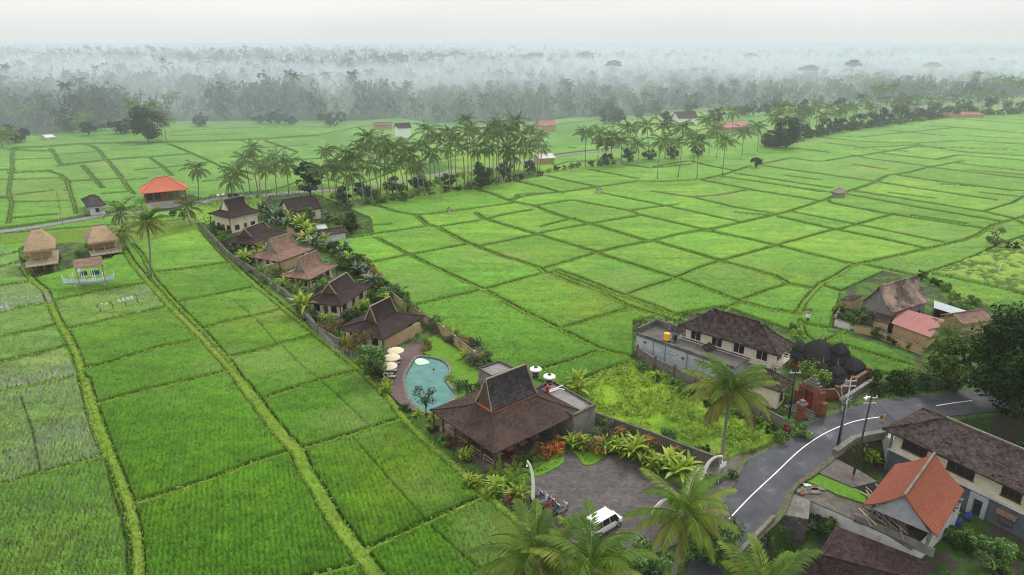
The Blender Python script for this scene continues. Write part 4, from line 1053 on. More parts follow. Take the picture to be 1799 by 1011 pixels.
m.tube([p-o0+Vector((0, 0, .1)) for p in p_], .07, 6).tube([p_[0]-o0+Vector((0, .4, .1)), p_[1]-o0+Vector((.6, .9, .1))], .07, 6).tube([p_[0]-o0+Vector((0, 0, .1)), p_[0]-o0+Vector((0, .4, .1))], .07, 6)
tag(m.build('pipe_frame', M_WPAINT, loc=o0), 'white pipe frame lying on the flat annex roof', 'pipes')
# ---------------------------------------------------------------- walls and fences
def wall_run(name, label, cat, pts, h, mt, t=0.22, cap=None, posts=None, pm=None, z=0.0, group=None, ph=0.25):
    P = [G(*p, z) for p in pts]; o = P[0]; root = empty(name, o, 0, label, cat, group); m = MB(); c = MB()
    for a, b in zip(P[:-1], P[1:]):
        m.bar(a-o+Vector((0, 0, h/2-0.15)), b-o+Vector((0, 0, h/2-0.15)), t, h+0.3)
        if cap: c.bar(a-o+Vector((0, 0, h+0.05)), b-o+Vector((0, 0, h+0.05)), t+0.12, 0.097)
    m.build('panel', mt, root)
    if cap: c.build('coping', cap, root)
    if posts:
        tot = 0
        for a, b in zip(P[:-1], P[1:]):
            L = (b-a).length; n = max(1, round(L/posts))
            for i in range(n):
                p = a.lerp(b, i/n)-o; MB().box(p.x-t*.8, p.x+t*.8, p.y-t*.8, p.y+t*.8, -0.2, h+ph).build('post', pm or mt, root)
    return root
FW = parse('352,401 404,456 451,487 504,526 560,590 597,612')
wall_run('garden_wall', 'long mossy stone garden wall along the left side of the villa row', 'wall', FW, 1.6, M_STONE, cap=M_CONC, posts=6)
def wire_fence(label, pts, h=1.8):
    P = [G(*p) for p in pts]; o = P[0]; root = empty('wire_fence', o, 0, label, 'fence'); 
    for a, b in zip(P[:-1], P[1:]):
        n = max(1, round((b-a).length/2.2))
        for i in range(n+1): p = a.lerp(b, i/n)-o; MB().tube([p, p+Vector((0, 0, h))], .035, 6).build('post', M_METAL, root)
        m = MB()
        for k in range(8): m.bar(a-o+Vector((0, 0, .2+k*.22)), b-o+Vector((0, 0, .2+k*.22)), .012)
        n2 = int((b-a).length/0.35)
        for k in range(n2): p = a.lerp(b, k/n2)-o; m.bar(p+Vector((0, 0, .2)), p+Vector((0, 0, h)), .012)
        m.build('mesh_panel', M_METAL, root)
wire_fence('grey wire mesh fence on the garden wall below the second dark villa', parse('506,524 540,560 558,586'))
wire_fence('grey wire mesh fence running down beside the first villa to the pool trees', parse('562,592 590,622 632,640'))
wall_run('garden_wall', 'brown rendered garden wall behind the pool lawn', 'wall', parse('738,562 760,575 800,606 834,634 845,645'), 1.5, M_YWALL, cap=M_CONC, posts=5)
wall_run('garden_wall', 'ochre garden wall behind the pale shingled villas', 'wall', parse('505,408 560,432 600,455 660,505 715,548 738,562'), 1.6, M_YWALL, cap=M_CONC)
wall_run('pool_wall', 'tall ochre wall closing the deck behind the cream parasols', 'wall', parse('676,617 700,606 738,588'), 2.3, M_YWALL)
wall_run('garden_wall', 'ochre wall between the two pale shingled villas', 'wall', parse('462,484 500,476 533,462'), 2.2, M_YWALL)
wall_run('garden_wall', 'stained stone wall along the meadow beside the car park', 'wall', parse('1046,742 1090,758 1140,775 1200,800 1262,822'), 1.4, M_STONE, cap=M_CONC)
# ---------------------------------------------------------------- pool, deck, loungers
def sheet(name, px, z, mt, label=None, th=None, kind='structure', cat=None):
    P = [G(*p, z) for p in px]; m = MB()
    ar = sum(P[i].x*P[(i+1) % len(P)].y-P[(i+1) % len(P)].x*P[i].y for i in range(len(P)))
    if ar < 0: P = P[::-1]
    if th: m.prism([(p.x, p.y) for p in P], z-th, z)
    else: m.face(P)
    return tag(m.build(name, mt), label, cat, kind=kind)
def smooth_px(P, n=3):
    for _ in range(n):
        Q = []
        for i in range(len(P)): a, b = P[i], P[(i+1) % len(P)]; Q += [(a[0]*.75+b[0]*.25, a[1]*.75+b[1]*.25), (a[0]*.25+b[0]*.75, a[1]*.25+b[1]*.75)]
        P = Q
    return P
M_DECK_S = M_DECK
PP = smooth_px(POOLPX, 2)
deckpx = parse('642,640 700,616 736,594 748,612 742,624 733,627')+[p for p in parse('727,634 719,648 712,661 713,678 717,694 722,706 735,720 722,722 702,709 677,684 655,656')]
sheet('deck', deckpx, 0.30, M_DECK, th=0.25)
def water(nt, b, N, L):
    n = noise(N, L, 0.6, 4); r = ramp(N, L, n, 'Fac', [(0.3, (0.025, 0.135, 0.115)), (0.7, (0.055, 0.20, 0.17))]); L(r, 'Color', b, 'Base Color')
    b.inputs['Roughness'].default_value = 0.08; b.inputs['Specular IOR Level'].default_value = 0.5; n2 = noise(N, L, 5, 3); bump(nt, b, N, L, n2, 'Fac', 0.15, 0.02)
M_WATER = mat('pool_water', water)
sheet('pool_water', PP, 0.14, M_WATER)
cop = MB(); Pw = [G(*p, 0.14) for p in PP]; cc = sum(Pw, Vector())/len(Pw)
for i in range(len(Pw)):
    a, b = Pw[i], Pw[(i+1) % len(Pw)]; d = (b-a).normalized(); nrm = Vector((d.y, -d.x, 0))
    if nrm.dot(a-cc) < 0: nrm = -nrm
    d2 = (Pw[(i+2) % len(Pw)]-b).normalized(); n2 = Vector((d2.y, -d2.x, 0)); n2 = n2 if n2.dot(b-cc) > 0 else -n2
    wd = 0.42; z = 0.33
    A0, B0 = Vector((a.x, a.y, z)), Vector((b.x, b.y, z)); A1, B1 = A0+nrm*wd, B0+n2*wd
    cop.face([A0, B0, B1, A1]); cop.face([(A0.x, A0.y, -1.2), (B0.x, B0.y, -1.2), B0, A0]); cop.face([(A1.x, A1.y, -.2), (B1.x, B1.y, -.2), B1, A1])
pool = cop.build('swimming_pool', M_STONE, loc=(0, 0, 0)); tag(pool, 'curved stone-edged swimming pool with turquoise water', 'pool')
bay = smooth_px(parse('727,634 735,629 748,631 757,638 745,641 733,642'), 2); sheet('pool_step', bay, 0.2, mottled('pale_pool_tiles', (0.42, 0.52, 0.42), (0.52, 0.6, 0.5), 2, 0.4))
b = G(762, 650, 0.14); t_ = empty('pool_jet', b, 0, 'small dark spout standing in the pool water', 'spout'); MB().tube([(0, 0, -1.0), (0, 0, .1), (0, 0, .25)], [.05, .16, .05], 8).build('nozzle', M_BLACK, t_)
def parasol(px, py, lb):
    b = G(px, py, 0.3+2.35); root = empty('parasol', (b.x, b.y, 0.3), 0, lb, 'parasol', 'cream parasols on the pool deck')
    m = MB(); n = 12; R_ = 1.3
    P = [Vector((math.cos(6.2832*i/n)*R_, math.sin(6.2832*i/n)*R_, 2.15+(0.03 if i % 2 else 0))) for i in range(n)]; Q = [p*0.5+Vector((0, 0, 1.32)) for p in P]; T_ = Vector((0, 0, 2.72))
    for q in Q: q.z = 2.5
    for i in range(n):
        j = (i+1) % n; m.face([P[i], P[j], Q[j], Q[i]]); m.face([Q[i], Q[j], T_]); m.face([P[i], P[j], P[j]-Vector((0, 0, .16)), P[i]-Vector((0, 0, .16))][::-1])
    m.build('canopy', mottled('cream_canvas', (0.55, 0.48, 0.34), (0.61, 0.54, 0.39), 2, 0.9, bmp=0), root); MB().tube([(0, 0, 0), (0, 0, 2.8)], .04, 8).build('pole', M_WOOD, root); MB().tube([(0, 0, 0), (0, 0, .12)], .3, 12).build('base', M_STONE, root)
parasol(683, 641, 'nearest of three cream parasols over the loungers'); parasol(688, 626, 'middle one of three cream parasols'); parasol(695, 614, 'cream parasol farthest back against the ochre wall')
M_CUSH = tiled('striped_cushion', (0.62, 0.6, 0.6), (0.62, 0.6, 0.6), (0.10, 0.08, 0.09), 9.0, 0.13, (0.5, 0.48, 0.48), 0.9, 0.9, 0.045, 0.5)
def lounger():
    root = empty('sun_lounger', (0, 0, 0)); MB().box(-.35, .35, 0, 1.35, .30, .36).box(-.35, -.3, 0, 1.95, .24, .297).box(.3, .35, 0, 1.95, .24, .297).build('frame', M_WOOD, root)
    for x in (-.3, .3):
        for y in (.1, 1.8): MB().box(x-.03, x+.03, y-.03, y+.03, 0, .237).build('leg', M_WOOD, root)
    MB().box(-.33, .33, .02, 1.33, .363, .45).build('cushion', M_CUSH, root)
    Mx = Matrix.Translation((0, 1.34, .37)) @ Matrix.Rotation(R(35), 4, 'X'); MB().box(-.33, .33, 0, .75, 0, .1, 0, Mx).build('backrest', M_CUSH, root); return root
lg = lounger(); first = True
for i, (px, py, lb) in enumerate([(695, 666, 'striped lounger nearest the camera, foot toward the pool'), (691, 661, 'second striped lounger from the near end'), (697, 655, 'third striped lounger in the row'), (695, 648, 'fourth striped lounger partly under the near parasol'), (702, 642, 'fifth striped lounger under the middle parasol'), (704, 635, 'farthest striped lounger under the back parasol')]):
    b = G(px, py, 0.3); o = lg if first else dup(lg); first = False; o.location = b; o.rotation_euler = (0, 0, R(82)); tag(o, lb, 'lounger', 'striped loungers on the pool deck')
for i in range(9):
    a = G(770+i*8.5, 604+i*9.5, 0.05); tag(MB().prism([(math.cos(k*1.05)*.35, math.sin(k*1.05)*.28) for k in range(6)], -.05, .05).build('stepping_stone', M_STONE, loc=a), 'flat pale stepping stone in the lawn path beside the pool', 'paving stone', 'stepping stones in the pool lawn')
# ---------------------------------------------------------------- roads and paving
def asphalt(nt, b, N, L):
    n = noise(N, L, 0.25, 6, rough=0.7); r = ramp(N, L, n, 'Fac', [(0.35, (0.036, 0.038, 0.047)), (0.58, (0.064, 0.067, 0.078)), (0.72, (0.14, 0.138, 0.138))])
    n2 = noise(N, L, 9, 4); mr = N('ShaderNodeMapRange'); mr.inputs['To Min'].default_value = .75; mr.inputs['To Max'].default_value = 1.25; L(n2, 'Fac', mr, 'Value')
    v = N('ShaderNodeVectorMath', operation='SCALE'); L(r, 'Color', v, 0); L(mr, 'Result', v, 'Scale'); L(v, 'Vector', b, 'Base Color'); b.inputs['Roughness'].default_value = .75; bump(nt, b, N, L, n2, 'Fac', .3, .02)
M_ASPH = mat('asphalt', asphalt)
def strip(name, Lp, Rp, z, mt, th=0.0):
    m = MB(); A = [G(*p, z) for p in Lp]; B = [G(*p, z) for p in Rp]
    def res(P, n=40):
        L = [0]
        for a, b in zip(P[:-1], P[1:]): L.append(L[-1]+(b-a).length)
        out = []
        for k in range(n+1):
            t = L[-1]*k/n; i = max(j for j in range(len(L)) if L[j] <= t+1e-9); i = min(i, len(P)-2); out.append(P[i].lerp(P[i+1], (t-L[i])/(L[i+1]-L[i]+1e-9)))
        return out
    A, B = res(A), res(B)
    for i in range(len(A)-1):
        m.face([A[i], B[i], B[i+1], A[i+1]])
        if th:
            dn = Vector((0, 0, -th)); m.face([B[i], B[i]+dn, B[i+1]+dn, B[i+1]]); m.face([A[i]+dn, A[i], A[i+1], A[i+1]+dn])
    return tag(m.build(name, mt), kind='structure'), A, B
strip('road', ROAD_L, ROAD_R, 0.12, M_ASPH, 0.7)
def line_strip(name, pts, w, z, mt, kind='structure'):
    P = [G(*p, z) for p in pts]; Q = []
    for i in range(len(P)-1):      # Catmull-Rom between the traced points
        p0, p1, p2, p3 = P[max(i-1, 0)], P[i], P[i+1], P[min(i+2, len(P)-1)]
        for t in (0, .25, .5, .75): Q.append(0.5*((2*p1)+(p2-p0)*t+(2*p0-5*p1+4*p2-p3)*t*t+(3*p1-p0-3*p2+p3)*t**3))
    Q.append(P[-1]); m = MB(); E = []
    for i, p in enumerate(Q):
        d = (Q[min(i+1, len(Q)-1)]-Q[max(i-1, 0)]); d.z = 0; d.normalize(); s = Vector((-d.y, d.x, 0))*w/2; E.append((p+s, p-s))
    for a, b in zip(E[:-1], E[1:]): m.face([a[1], b[1], b[0], a[0]])
    return tag(m.build(name, mt), kind=kind)
line_strip('road_marking', parse('1281,912 1318,873 1364,830 1409,788 1454,759 1503,740 1545,733'), 0.13, 0.126, M_WPAINT)
line_strip('road_marking', parse('1645,713 1676,708 1708,704'), 0.17, 0.126, M_WPAINT)
M_FARROAD = mottled('pale_asphalt', (0.1488, 0.1488, 0.1488), (0.2108, 0.2077, 0.2046), 0.6, 0.9)
line_strip('road', parse('-200,420 -60,411 0,407 75,397 150,384 190,377 265,371 310,364 351,357 380,350 412,346 450,344 534,337 584,334 650,325 722,315 790,303 825,299 870,290 922,284 964,277 1020,269 1090,262'), 3.6, 0.06, M_FARROAD)
line_strip('path', parse('255,400 300,394 345,388'), 1.2, 0.1, M_CONC)
line_strip('path', parse('1494,575 1560,596 1621,618'), 1.3, 0.1, M_GREYP)
line_strip('water_channel', parse('37,700 48,730 58,761 66,800 71,832'), 0.35, 0.05, M_CONC)
line_strip('water_channel', parse('181,808 190,838 197,866 208,890 215,915 223,961 225,1040'), 0.45, 0.05, M_GREYP)
line_strip('water_channel', parse('620,775 655,812 689,851 720,885 749,918'), 0.28, 0.06, M_CONC)
line_strip('path', parse('81,513 84,522 89,531'), 0.7, 0.36, M_STONE)
lotpx = parse('939,838 960,831 987,816 994,808 985,797 1003,792 1019,807 1022,816 1037,818 1053,810 1072,796 1111,812 1150,835 1200,862 1245,880 1262,905 1235,935 1180,960 1130,985 1050,975 1000,950 972,912 942,880')
def paver(nt, b, N, L):
    tc = N('ShaderNodeTexCoord'); t = N('ShaderNodeTexBrick', Scale=1.0); t.inputs['Color1'].default_value = (.068, .060, .062, 1); t.inputs['Color2'].default_value = (.12, .105, .10, 1); t.inputs['Mortar'].default_value = (.04, .036, .034, 1)
    t.inputs['Brick Width'].default_value = .42; t.inputs['Row Height'].default_value = .22; t.inputs['Mortar Size'].default_value = .02; L(tc, 'UV', t, 'Vector')
    n = noise(N, L, .35, 6, rough=.75); r = ramp(N, L, n, 'Fac', [(.38, (.62, .6, .64)), (.55, (1, 1, .96)), (.72, (1.5, 1.4, 1.2))]); mx = N('ShaderNodeMix', data_type='RGBA', blend_type='MULTIPLY'); mx.inputs[0].default_value = 1
    nt.links.new(t.outputs[0], mx.inputs[6]); nt.links.new(r.outputs[0], mx.inputs[7]); nt.links.new(mx.outputs[2], b.inputs['Base Color']); bump(nt, b, N, L, t, 'Fac', -.3, .02); b.inputs['Roughness'].default_value = .7
sheet('car_park', lotpx, 0.08, mat('car_park_paving', paver))
M_LAWN = mottled('lawn_grass', (0.06, 0.15, 0.008), (0.11, 0.235, 0.018), 3.0, 0.95, bmp=0.8)
sheet('lawn', smooth_px(parse('939,838 960,831 987,816 994,808 985,795 960,800 935,812 925,828'), 1), 0.16, M_LAWN, th=0.3)
sheet('lawn', smooth_px(parse('1003,790 1019,806 1024,817 1040,817 1056,808 1070,795 1040,785 1015,782'), 1), 0.16, M_LAWN, th=0.3)
sheet('pavement', parse('1232,872 1262,850 1290,838 1303,842 1290,860 1262,896 1240,896'), 0.1, M_CONC, th=0.3)
sheet('pavement', parse('1212,808 1262,802 1300,800 1330,800 1306,815 1297,834 1276,838 1240,832'), 0.1, M_CONC, th=0.3)
sheet('lawn', smooth_px(parse('735,606 765,592 800,612 840,645 868,680 850,705 805,715 800,690 790,640 760,626 742,620'), 1), 0.2, M_LAWN, th=0.4)
# ---------------------------------------------------------------- walled compound beside the bend
def block_px(name, label, cat, a, b, c, z1, mt, z0=-0.3, par=None, pmt=None, parh=0.7):
    f = Fit(a, b, c, z1, 0.0); root = f.root(name, label, cat); walls(root, -f.X, f.X, -f.Y, f.Y, z0, z1-0.15, mt, t=0.2)
    MB().box(-f.X-0.15, f.X+0.15, -f.Y-0.15, f.Y+0.15, z1-0.147, z1).build('flat_roof', M_CONC, root); return root, f
lb, LF = block_px('long_building', 'long pale blue walled building with flat stained roof terrace and dark balustrade', 'building', (1151, 569), (1124, 587), (1290, 650), 3.2, M_BLUEW)
for (y0, y1, x0, x1, nm) in ((LF.Y-.2, LF.Y+.1, -LF.X, LF.X, 'back'), (-LF.Y-.1, -LF.Y+.2, -LF.X, LF.X, 'front')):
    m = MB(); m.box(x0, x1, y0, y1, 3.203, 3.55 if nm == 'front' else 4.3); m.build('parapet', M_DKSTONE, lb)
    if nm == 'back':
        for i in range(7): xx = x0+(x1-x0)*i/6; MB().box(xx-.2, xx+.2, y0-.06, y1+.06, 3.203, 4.55).build('pier', M_GREYP, lb)
MB().box(-LF.X-.1, -LF.X+.2, -LF.Y+.2, LF.Y-.2, 3.203, 4.2).build('parapet', M_DKSTONE, lb)
Mw, L = wall_frame((-LF.X, -LF.Y), (LF.X, -LF.Y))
for x, w_, h_, z_ in ((L*.09, .5, .35, 2.1), (L*.36, 1.6, .45, 1.9), (L*.5, .5, .4, 1.7)): window(lb, Mw, x, z_, w_, h_, mull=1, sill=False, fm=M_GREYP, gm=M_WHITE if w_ > 1 else M_GLASS, depth=.05)
for x in (.2, .33, .56, .72): MB().bar(Mw @ Vector((L*x, -.06, 0)), Mw @ Vector((L*x, -.06, 3.0)), .07).build('downpipe', M_GREYP, lb)
b = G(1171, 601, 3.2); t_ = empty('water_tank', b, 0, 'orange yellow water drum standing on the blue building roof', 'water tank'); MB().tube([(0, 0, .3), (0, 0, .35), (0, 0, 1.5), (0, 0, 1.62)], [.3, .5, .5, .25], 14).build('drum', M_YEL, t_); MB().box(-.45, .45, -.45, .45, 0, .297).build('stand', M_BLACK, t_)
b = G(1185, 601, 3.2); t_ = empty('water_tank', b, 0, 'black water drum beside the orange yellow one', 'water tank'); MB().tube([(0, 0, .3), (0, 0, .4), (0, 0, 1.3), (0, 0, 1.42)], [.3, .42, .42, .2], 12).build('drum', M_BLACK, t_)
fr = MB()
for x in (-.4, .4):
    for y in (-.4, .4): fr.bar((x, y, 0), (x*.9, y*.9, 1.3), .05)
fr.bar((-.4, -.4, .25), (.4, .4, .25), .05).bar((-.4, .4, .25), (.4, -.4, .25), .05); fr.build('stand', M_METAL, t_)
wall_run('boundary_wall', 'white and brown boundary wall with orange capped posts in front of the blue building', 'wall', parse('1119,628 1150,648 1184,664 1221,682 1243,694 1290,716 1336,736 1376,757'), 1.7, M_STONE, cap=M_DKSTONE, posts=5.5, pm=M_BRICK, ph=.5)
mh, MF = hip_house('large two storey house with dark lichened hipped tile roof behind the blue building', (1397, 604), (1368, 625), (1190, 572), (1354, 573), (1266, 545), 5.4, M_BALI, M_CREAM, wallin=1.0, th=.2, wins=False, sag=.05)
for sx in (-1, 1): 
    m = MB(); m.box(-.2, .2, -.2, .2, 0, .35).tube([(0, 0, .35), (0, 0, .9)], [.18, .03], 6); o = m.build('finial', M_STONE, mh); o.location = (sx*(abs(MF.ridge(1354, 573)[0]-MF.ridge(1266, 545)[0])/2), 0, 8.2)
X, Y = MF.X-1.0, MF.Y-1.0
for (p0, p1) in (((X, -Y), (X, Y)), ((-X, Y), (-X, -Y)), ((-X, -Y), (X, -Y)), ((X, Y), (-X, Y))):
    Mw, L = wall_frame(p0, p1); n = max(1, int(L/3.6))
    for i in range(n): window(mh, Mw, L*(i+.5)/n-.9, 3.4, 1.8, 1.6, gm=M_DARK, fm=M_WHITE)
m = MB(); zb_ = 2.75
m.box(-X-.7, X+.7, -Y-.7, -Y, zb_, zb_+.15).box(-X-.7, X+.7, Y, Y+.7, zb_, zb_+.15).box(-X-.7, -X, -Y, Y, zb_, zb_+.15).box(X, X+.7, -Y, Y, zb_, zb_+.15); m.build('balcony', M_CREAM, mh)
rl = MB()
for z_ in (3.2, 3.6): 
    rl.box(-X-.7, X+.7, -Y-.7, -Y-.63, z_, z_+.07).box(-X-.7, X+.7, Y+.63, Y+.7, z_, z_+.07).box(-X-.7, -X-.63, -Y-.63, Y+.63, z_, z_+.07).box(X+.63, X+.7, -Y-.63, Y+.63, z_, z_+.07)
for i in range(20):
    xx = -X-.66+(2*X+1.32)*i/19; rl.box(xx-.03, xx+.03, -Y-.69, -Y-.64, 2.9, 3.2).box(xx-.03, xx+.03, Y+.64, Y+.69, 2.9, 3.2)
rl.build('balustrade', M_WHITE, mh)
hip_house('lower hipped tile pavilion between the big house and the brick gate', (1395, 672), (1375, 690), (1290, 662), (1352, 647), (1326, 645), 3.2, M_BALI, M_CREAM, wallin=.8)
hip_house('small hipped shrine roof rising behind the blue terrace', (1256, 612), (1243, 616), (1236, 610), (1247, 603), (1246, 603), 3.6, M_BALI, M_WHITE, wallin=.4, name='pavilion', cat='pavilion', wins=False)
# orange backed shrine in front of the big roof
b = G(1290, 640, 0); sh = empty('shrine', (b.x, b.y, 0), R(20), 'tall narrow shrine with orange curved back and white finial before the dark roof', 'shrine')
h0 = HT(1290, 563, 1290, 640)
MB().box(-.75, .75, -.6, .6, 0, h0*.45).box(-.9, .9, -.75, .75, h0*.45, h0*.5).build('base', M_STONE, sh)
MB().prism([(-.6, 0), (.6, 0), (.72, 1.2), (.6, 2.2), (.2, 3.0), (0, 3.4), (-.2, 3.0), (-.6, 2.2), (-.72, 1.2)], -.15, .15, 0, Matrix.Translation((0, 0, h0*.5)) @ Matrix.Rotation(R(90), 4, 'X')).build('back_panel', M_BRICK, sh)
MB().tube([(0, 0, h0*.5+3.3), (0, 0, h0*.5+3.6), (0, 0, h0*.5+4.3)], [.3, .22, .03], 8).build('finial', M_WHITE, sh)
# temple with black thatched shrines
def thatch_shrine(label, px, py, w, hz, z0=1.7, tiers=1, group='black thatched shrines in the temple', wz=.0):
    b = G(px, py); root = empty('thatched_shrine', b, R(28), label, 'shrine', group)
    MB().box(-w*.36, w*.36, -w*.36, w*.36, 0, .9).box(-w*.28, w*.28, -w*.28, w*.28, .9, 1.05).build('plinth', M_BRICK, root)
    for sx in (-1, 1):
        for sy in (-1, 1): MB().box(sx*w*.24-.06, sx*w*.24+.06, sy*w*.24-.06, sy*w*.24+.06, 1.053, z0+.1).build('post', M_WOOD, root)
    MB().box(-w*.2, w*.2, -w*.2, w*.2, 1.053, z0+.1).build('cell', M_BRICK, root)
    z = z0
    for t_ in range(tiers):
        k = 1-t_*.28; m = MB(); roof_skirt(m, w*.55*k, w*.5*k, z+.35, .12 if w < 5 else w*.1, .01, z+hz*k, 4, -.07, .45); m.build('thatch_roof', M_IJUK, root); z += hz*k*.62
    MB().tube([(0, 0, z0+hz*.9), (0, 0, z0+hz+.5+(tiers-1)*1.2)], [.14, .03], 6).build('finial', M_STONE, root); return root
thatch_shrine('largest black thatched shrine roof in the temple, behind the green tree', 1432, 648, 4.8, 2.9, 2.2)
thatch_shrine('black thatched shrine right of the largest one', 1468, 655, 2.8, 2.3, 2.0, 2)
thatch_shrine('low wide black thatched shrine at the right corner of the temple', 1494, 662, 2.9, 1.8, 1.5)
thatch_shrine('front black thatched shrine by the orange temple wall', 1464, 684, 2.6, 1.8, 1.5, 2)
thatch_shrine('black thatched shrine beside the brick gate', 1438, 684, 2.4, 2.0, 1.7, 2)
thatch_shrine('black thatched shrine against the big house', 1402, 646, 2.4, 1.8, 1.9, 2)
wall_run('temple_wall', 'orange brick temple wall with dark coping facing the road', 'wall', parse('1437,703 1468,702 1522,668 1498,655'), 1.6, M_BRICK, t=.4, cap=M_DKSTONE, posts=4.5, pm=M_BRICK, ph=.5)
wall_run('retaining_wall', 'low grey block wall below the temple wall', 'wall', parse('1475,712 1530,676'), .8, M_STONE, t=.4, cap=M_GREYP)
b = G(1421, 722); gt = empty('temple_gate', b, R(-62), 'orange brick gateway with dark red door and tiered stone roof', 'gate')
for sx in (-1, 1):
    MB().box(sx*1.25-.55, sx*1.25+.55, -.5, .5, 0, 3.0).box(sx*1.35-.65, sx*1.35+.65, -.6, .6, 0, .5).box(sx*1.2-.5, sx*1.2+.5, -.55, .55, 3.0, 3.25).build('pillar', M_BRICK, gt)
    MB().box(sx*2.1-.28, sx*2.1+.28, -.4, .4, 0, 2.1).box(sx*2.1-.36, sx*2.1+.36, -.48, .48, 2.1, 2.3).build('wing', M_BRICK, gt)
MB().box(-1.75, 1.75, -.55, .55, 3.253, 3.6).box(-1.45, 1.45, -.5, .5, 3.6, 3.9).build('lintel', M_BRICK, gt)
MB().box(-1.2, 1.2, -.45, .45, 3.9, 4.25).box(-.85, .85, -.38, .38, 4.25, 4.6).box(-.5, .5, -.3, .3, 4.6, 4.95).box(-.2, .2, -.2, .2, 4.95, 5.5).build('roof', M_STONE, gt)
o = MB().box(-.68, -.01, -.08, .02, .3, 2.9).box(.01, .68, -.08, .02, .3, 2.9).build('door', mottled('dark_red_door', (.16, .02, .02), (.22, .035, .03), 4, .6), gt)
for i in range(4): MB().box(-1.5-.3*i, 1.5+.3*i, -1.0-.4*i, -.55-.4*i+(.05), 0, .6-.15*i).build('step', M_STONE, gt)
b = G(1405, 738); t_ = empty('brick_pillar', b, R(28), 'orange brick pillar at the corner left of the gateway', 'pillar'); MB().box(-.4, .4, -.4, .4, 0, 2.4).build('shaft', M_BRICK, t_); MB().box(-.55, .55, -.55, .55, 2.4, 2.6).box(-.3, .3, -.3, .3, 2.6, 3.0).build('cap', M_STONE, t_)
# ---------------------------------------------------------------- farmstead on the right
gh, GF = gable_house('grey gabled farmhouse with patched brown tile roof among the rice on the right', (1505, 530), (1567, 549), (1638, 529), (1529, 512), (1591, 488), 3.6, tiled('patched_tiles', (0.06, 0.04, 0.04), (0.14, 0.10, 0.09), (.03, .02, .02), .3, .26, (0.33, 0.24, 0.19), .60, .85, .02, .22), M_GREYP, sag=.06)
def slab_roof(name, label, cat, px, zs, rmat, wmat=None, posts=True, th=.1):
    """single sloping roof through four corners at their own heights, over walls"""
    P = [G(*p, z) for p, z in zip(px, zs)]; c = sum(P, Vector())/4; root = empty(name, (c.x, c.y, 0), 0, label, cat); c0 = Vector((c.x, c.y, 0)); Q = [p-c0 for p in P]
    n_ = (Q[1]-Q[0]).cross(Q[3]-Q[0])
    if n_.z < 0: Q = Q[::-1]
    dn = Vector((0, 0, -th)); m = MB(); m.face(Q); m.face([q+dn for q in Q][::-1])
    for i in range(4): j = (i+1) % 4; m.face([Q[i]+dn, Q[j]+dn, Q[j], Q[i]])
    m.build('roof', rmat, root)
    I = [Vector((q.x*.9, q.y*.9, q.z-.13)) for q in Q]
    if wmat:
        m = MB()
        for i in range(4): j = (i+1) % 4; m.face([(I[i].x, I[i].y, -.3), (I[j].x, I[j].y, -.3), I[j], I[i]])
        m.build('wall', wmat, root)
    else:
        for i in range(4): MB().box(I[i].x-.07, I[i].x+.07, I[i].y-.07, I[i].y+.07, 0, I[i].z).build('post', M_WOODL, root)
    return root
slab_roof('shed', 'low lean-to tile roof at the left of the grey farmhouse', 'shed', [(1476, 527), (1497, 529), (1515, 520), (1492, 517)], (2.5, 2.5, 3.0, 3.0), M_BALI, M_YWALL)
slab_roof('shed', 'long shed with faded red metal roof and beige wall in front of the farmhouse', 'shed', [(1566, 568), (1635, 593), (1660, 562), (1582, 541)], (2.3, 2.3, 3.3, 3.3), M_REDMET, M_YWALL)
slab_roof('shed', 'small red tiled lean-to at the left end of the red metal shed', 'shed', [(1534, 562), (1562, 569), (1568, 556), (1540, 549)], (2.3, 2.3, 2.8, 2.8), M_BALI, M_YWALL)
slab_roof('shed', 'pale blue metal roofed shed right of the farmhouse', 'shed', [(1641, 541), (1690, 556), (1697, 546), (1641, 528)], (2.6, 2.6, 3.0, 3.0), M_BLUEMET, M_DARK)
gable_house('rusty brown roofed shed between the blue shed and the dark trees', (1664, 555), (1692, 573), (1733, 560), (1683, 552), (1722, 543), 2.7, M_TAN, M_YWALL, name='shed', cat='shed', wins=False)
wall_run('yard_wall', 'pale low yard wall with gate posts left of the farmhouse', 'wall', parse('1472,556 1464,572 1492,581'), 1.3, M_WHITE, cap=M_DKSTONE, posts=3, pm=M_BRICK)
wall_run('yard_wall', 'beige yard wall with dark planting along the farm path', 'wall', parse('1500,583 1530,590 1575,607 1618,624'), 1.4, M_YWALL, cap=M_CONC)
# ---------------------------------------------------------------- houses below the road
LZ = LOWZ
def lowfit(B, D, W, z):
    """front-left eave corner B, a second pixel D on the front eave, depth W"""
    p, q = G(*B, z), G(*D, z); d = (q-p).normalized(); n = Vector((-d.y, d.x, 0)); n = n if n.y > 0 else -n; return p, d, n
p, d, n = lowfit((1550, 753), (1799, 868), 9, 2.2); Lh = 24.0; W = 9.4; ctr = p+d*Lh/2+n*W/2; ang = math.atan2(d.y, d.x)
big = empty('two_storey_house', (ctr.x, ctr.y, LZ), ang, 'big two storey house with lichened tile roof, cream upper and slate blue lower wall', 'house')
X, Y, ez = Lh/2, W/2, 2.2-LZ
zr_ = ez+2.5
m = MB(); roof_skirt(m, X, Y, ez, X-W*.52, .01, zr_, 4, .03, .2); m.build('roof', M_BALI2, big); ridge_cap(big, [(-X+W*.52, 0, zr_+.05), (X-W*.52, 0, zr_+.05)], M_STONE, .26)
for sy in (-1, 1): MB().bar((-X, sy*Y, ez+.04), (-X+W*.52, 0, zr_+.05), .2, .12).build('hip_cap', M_BALI2, big)
x0, y0, mid = X-1.1, Y-1.1, ez-2.9
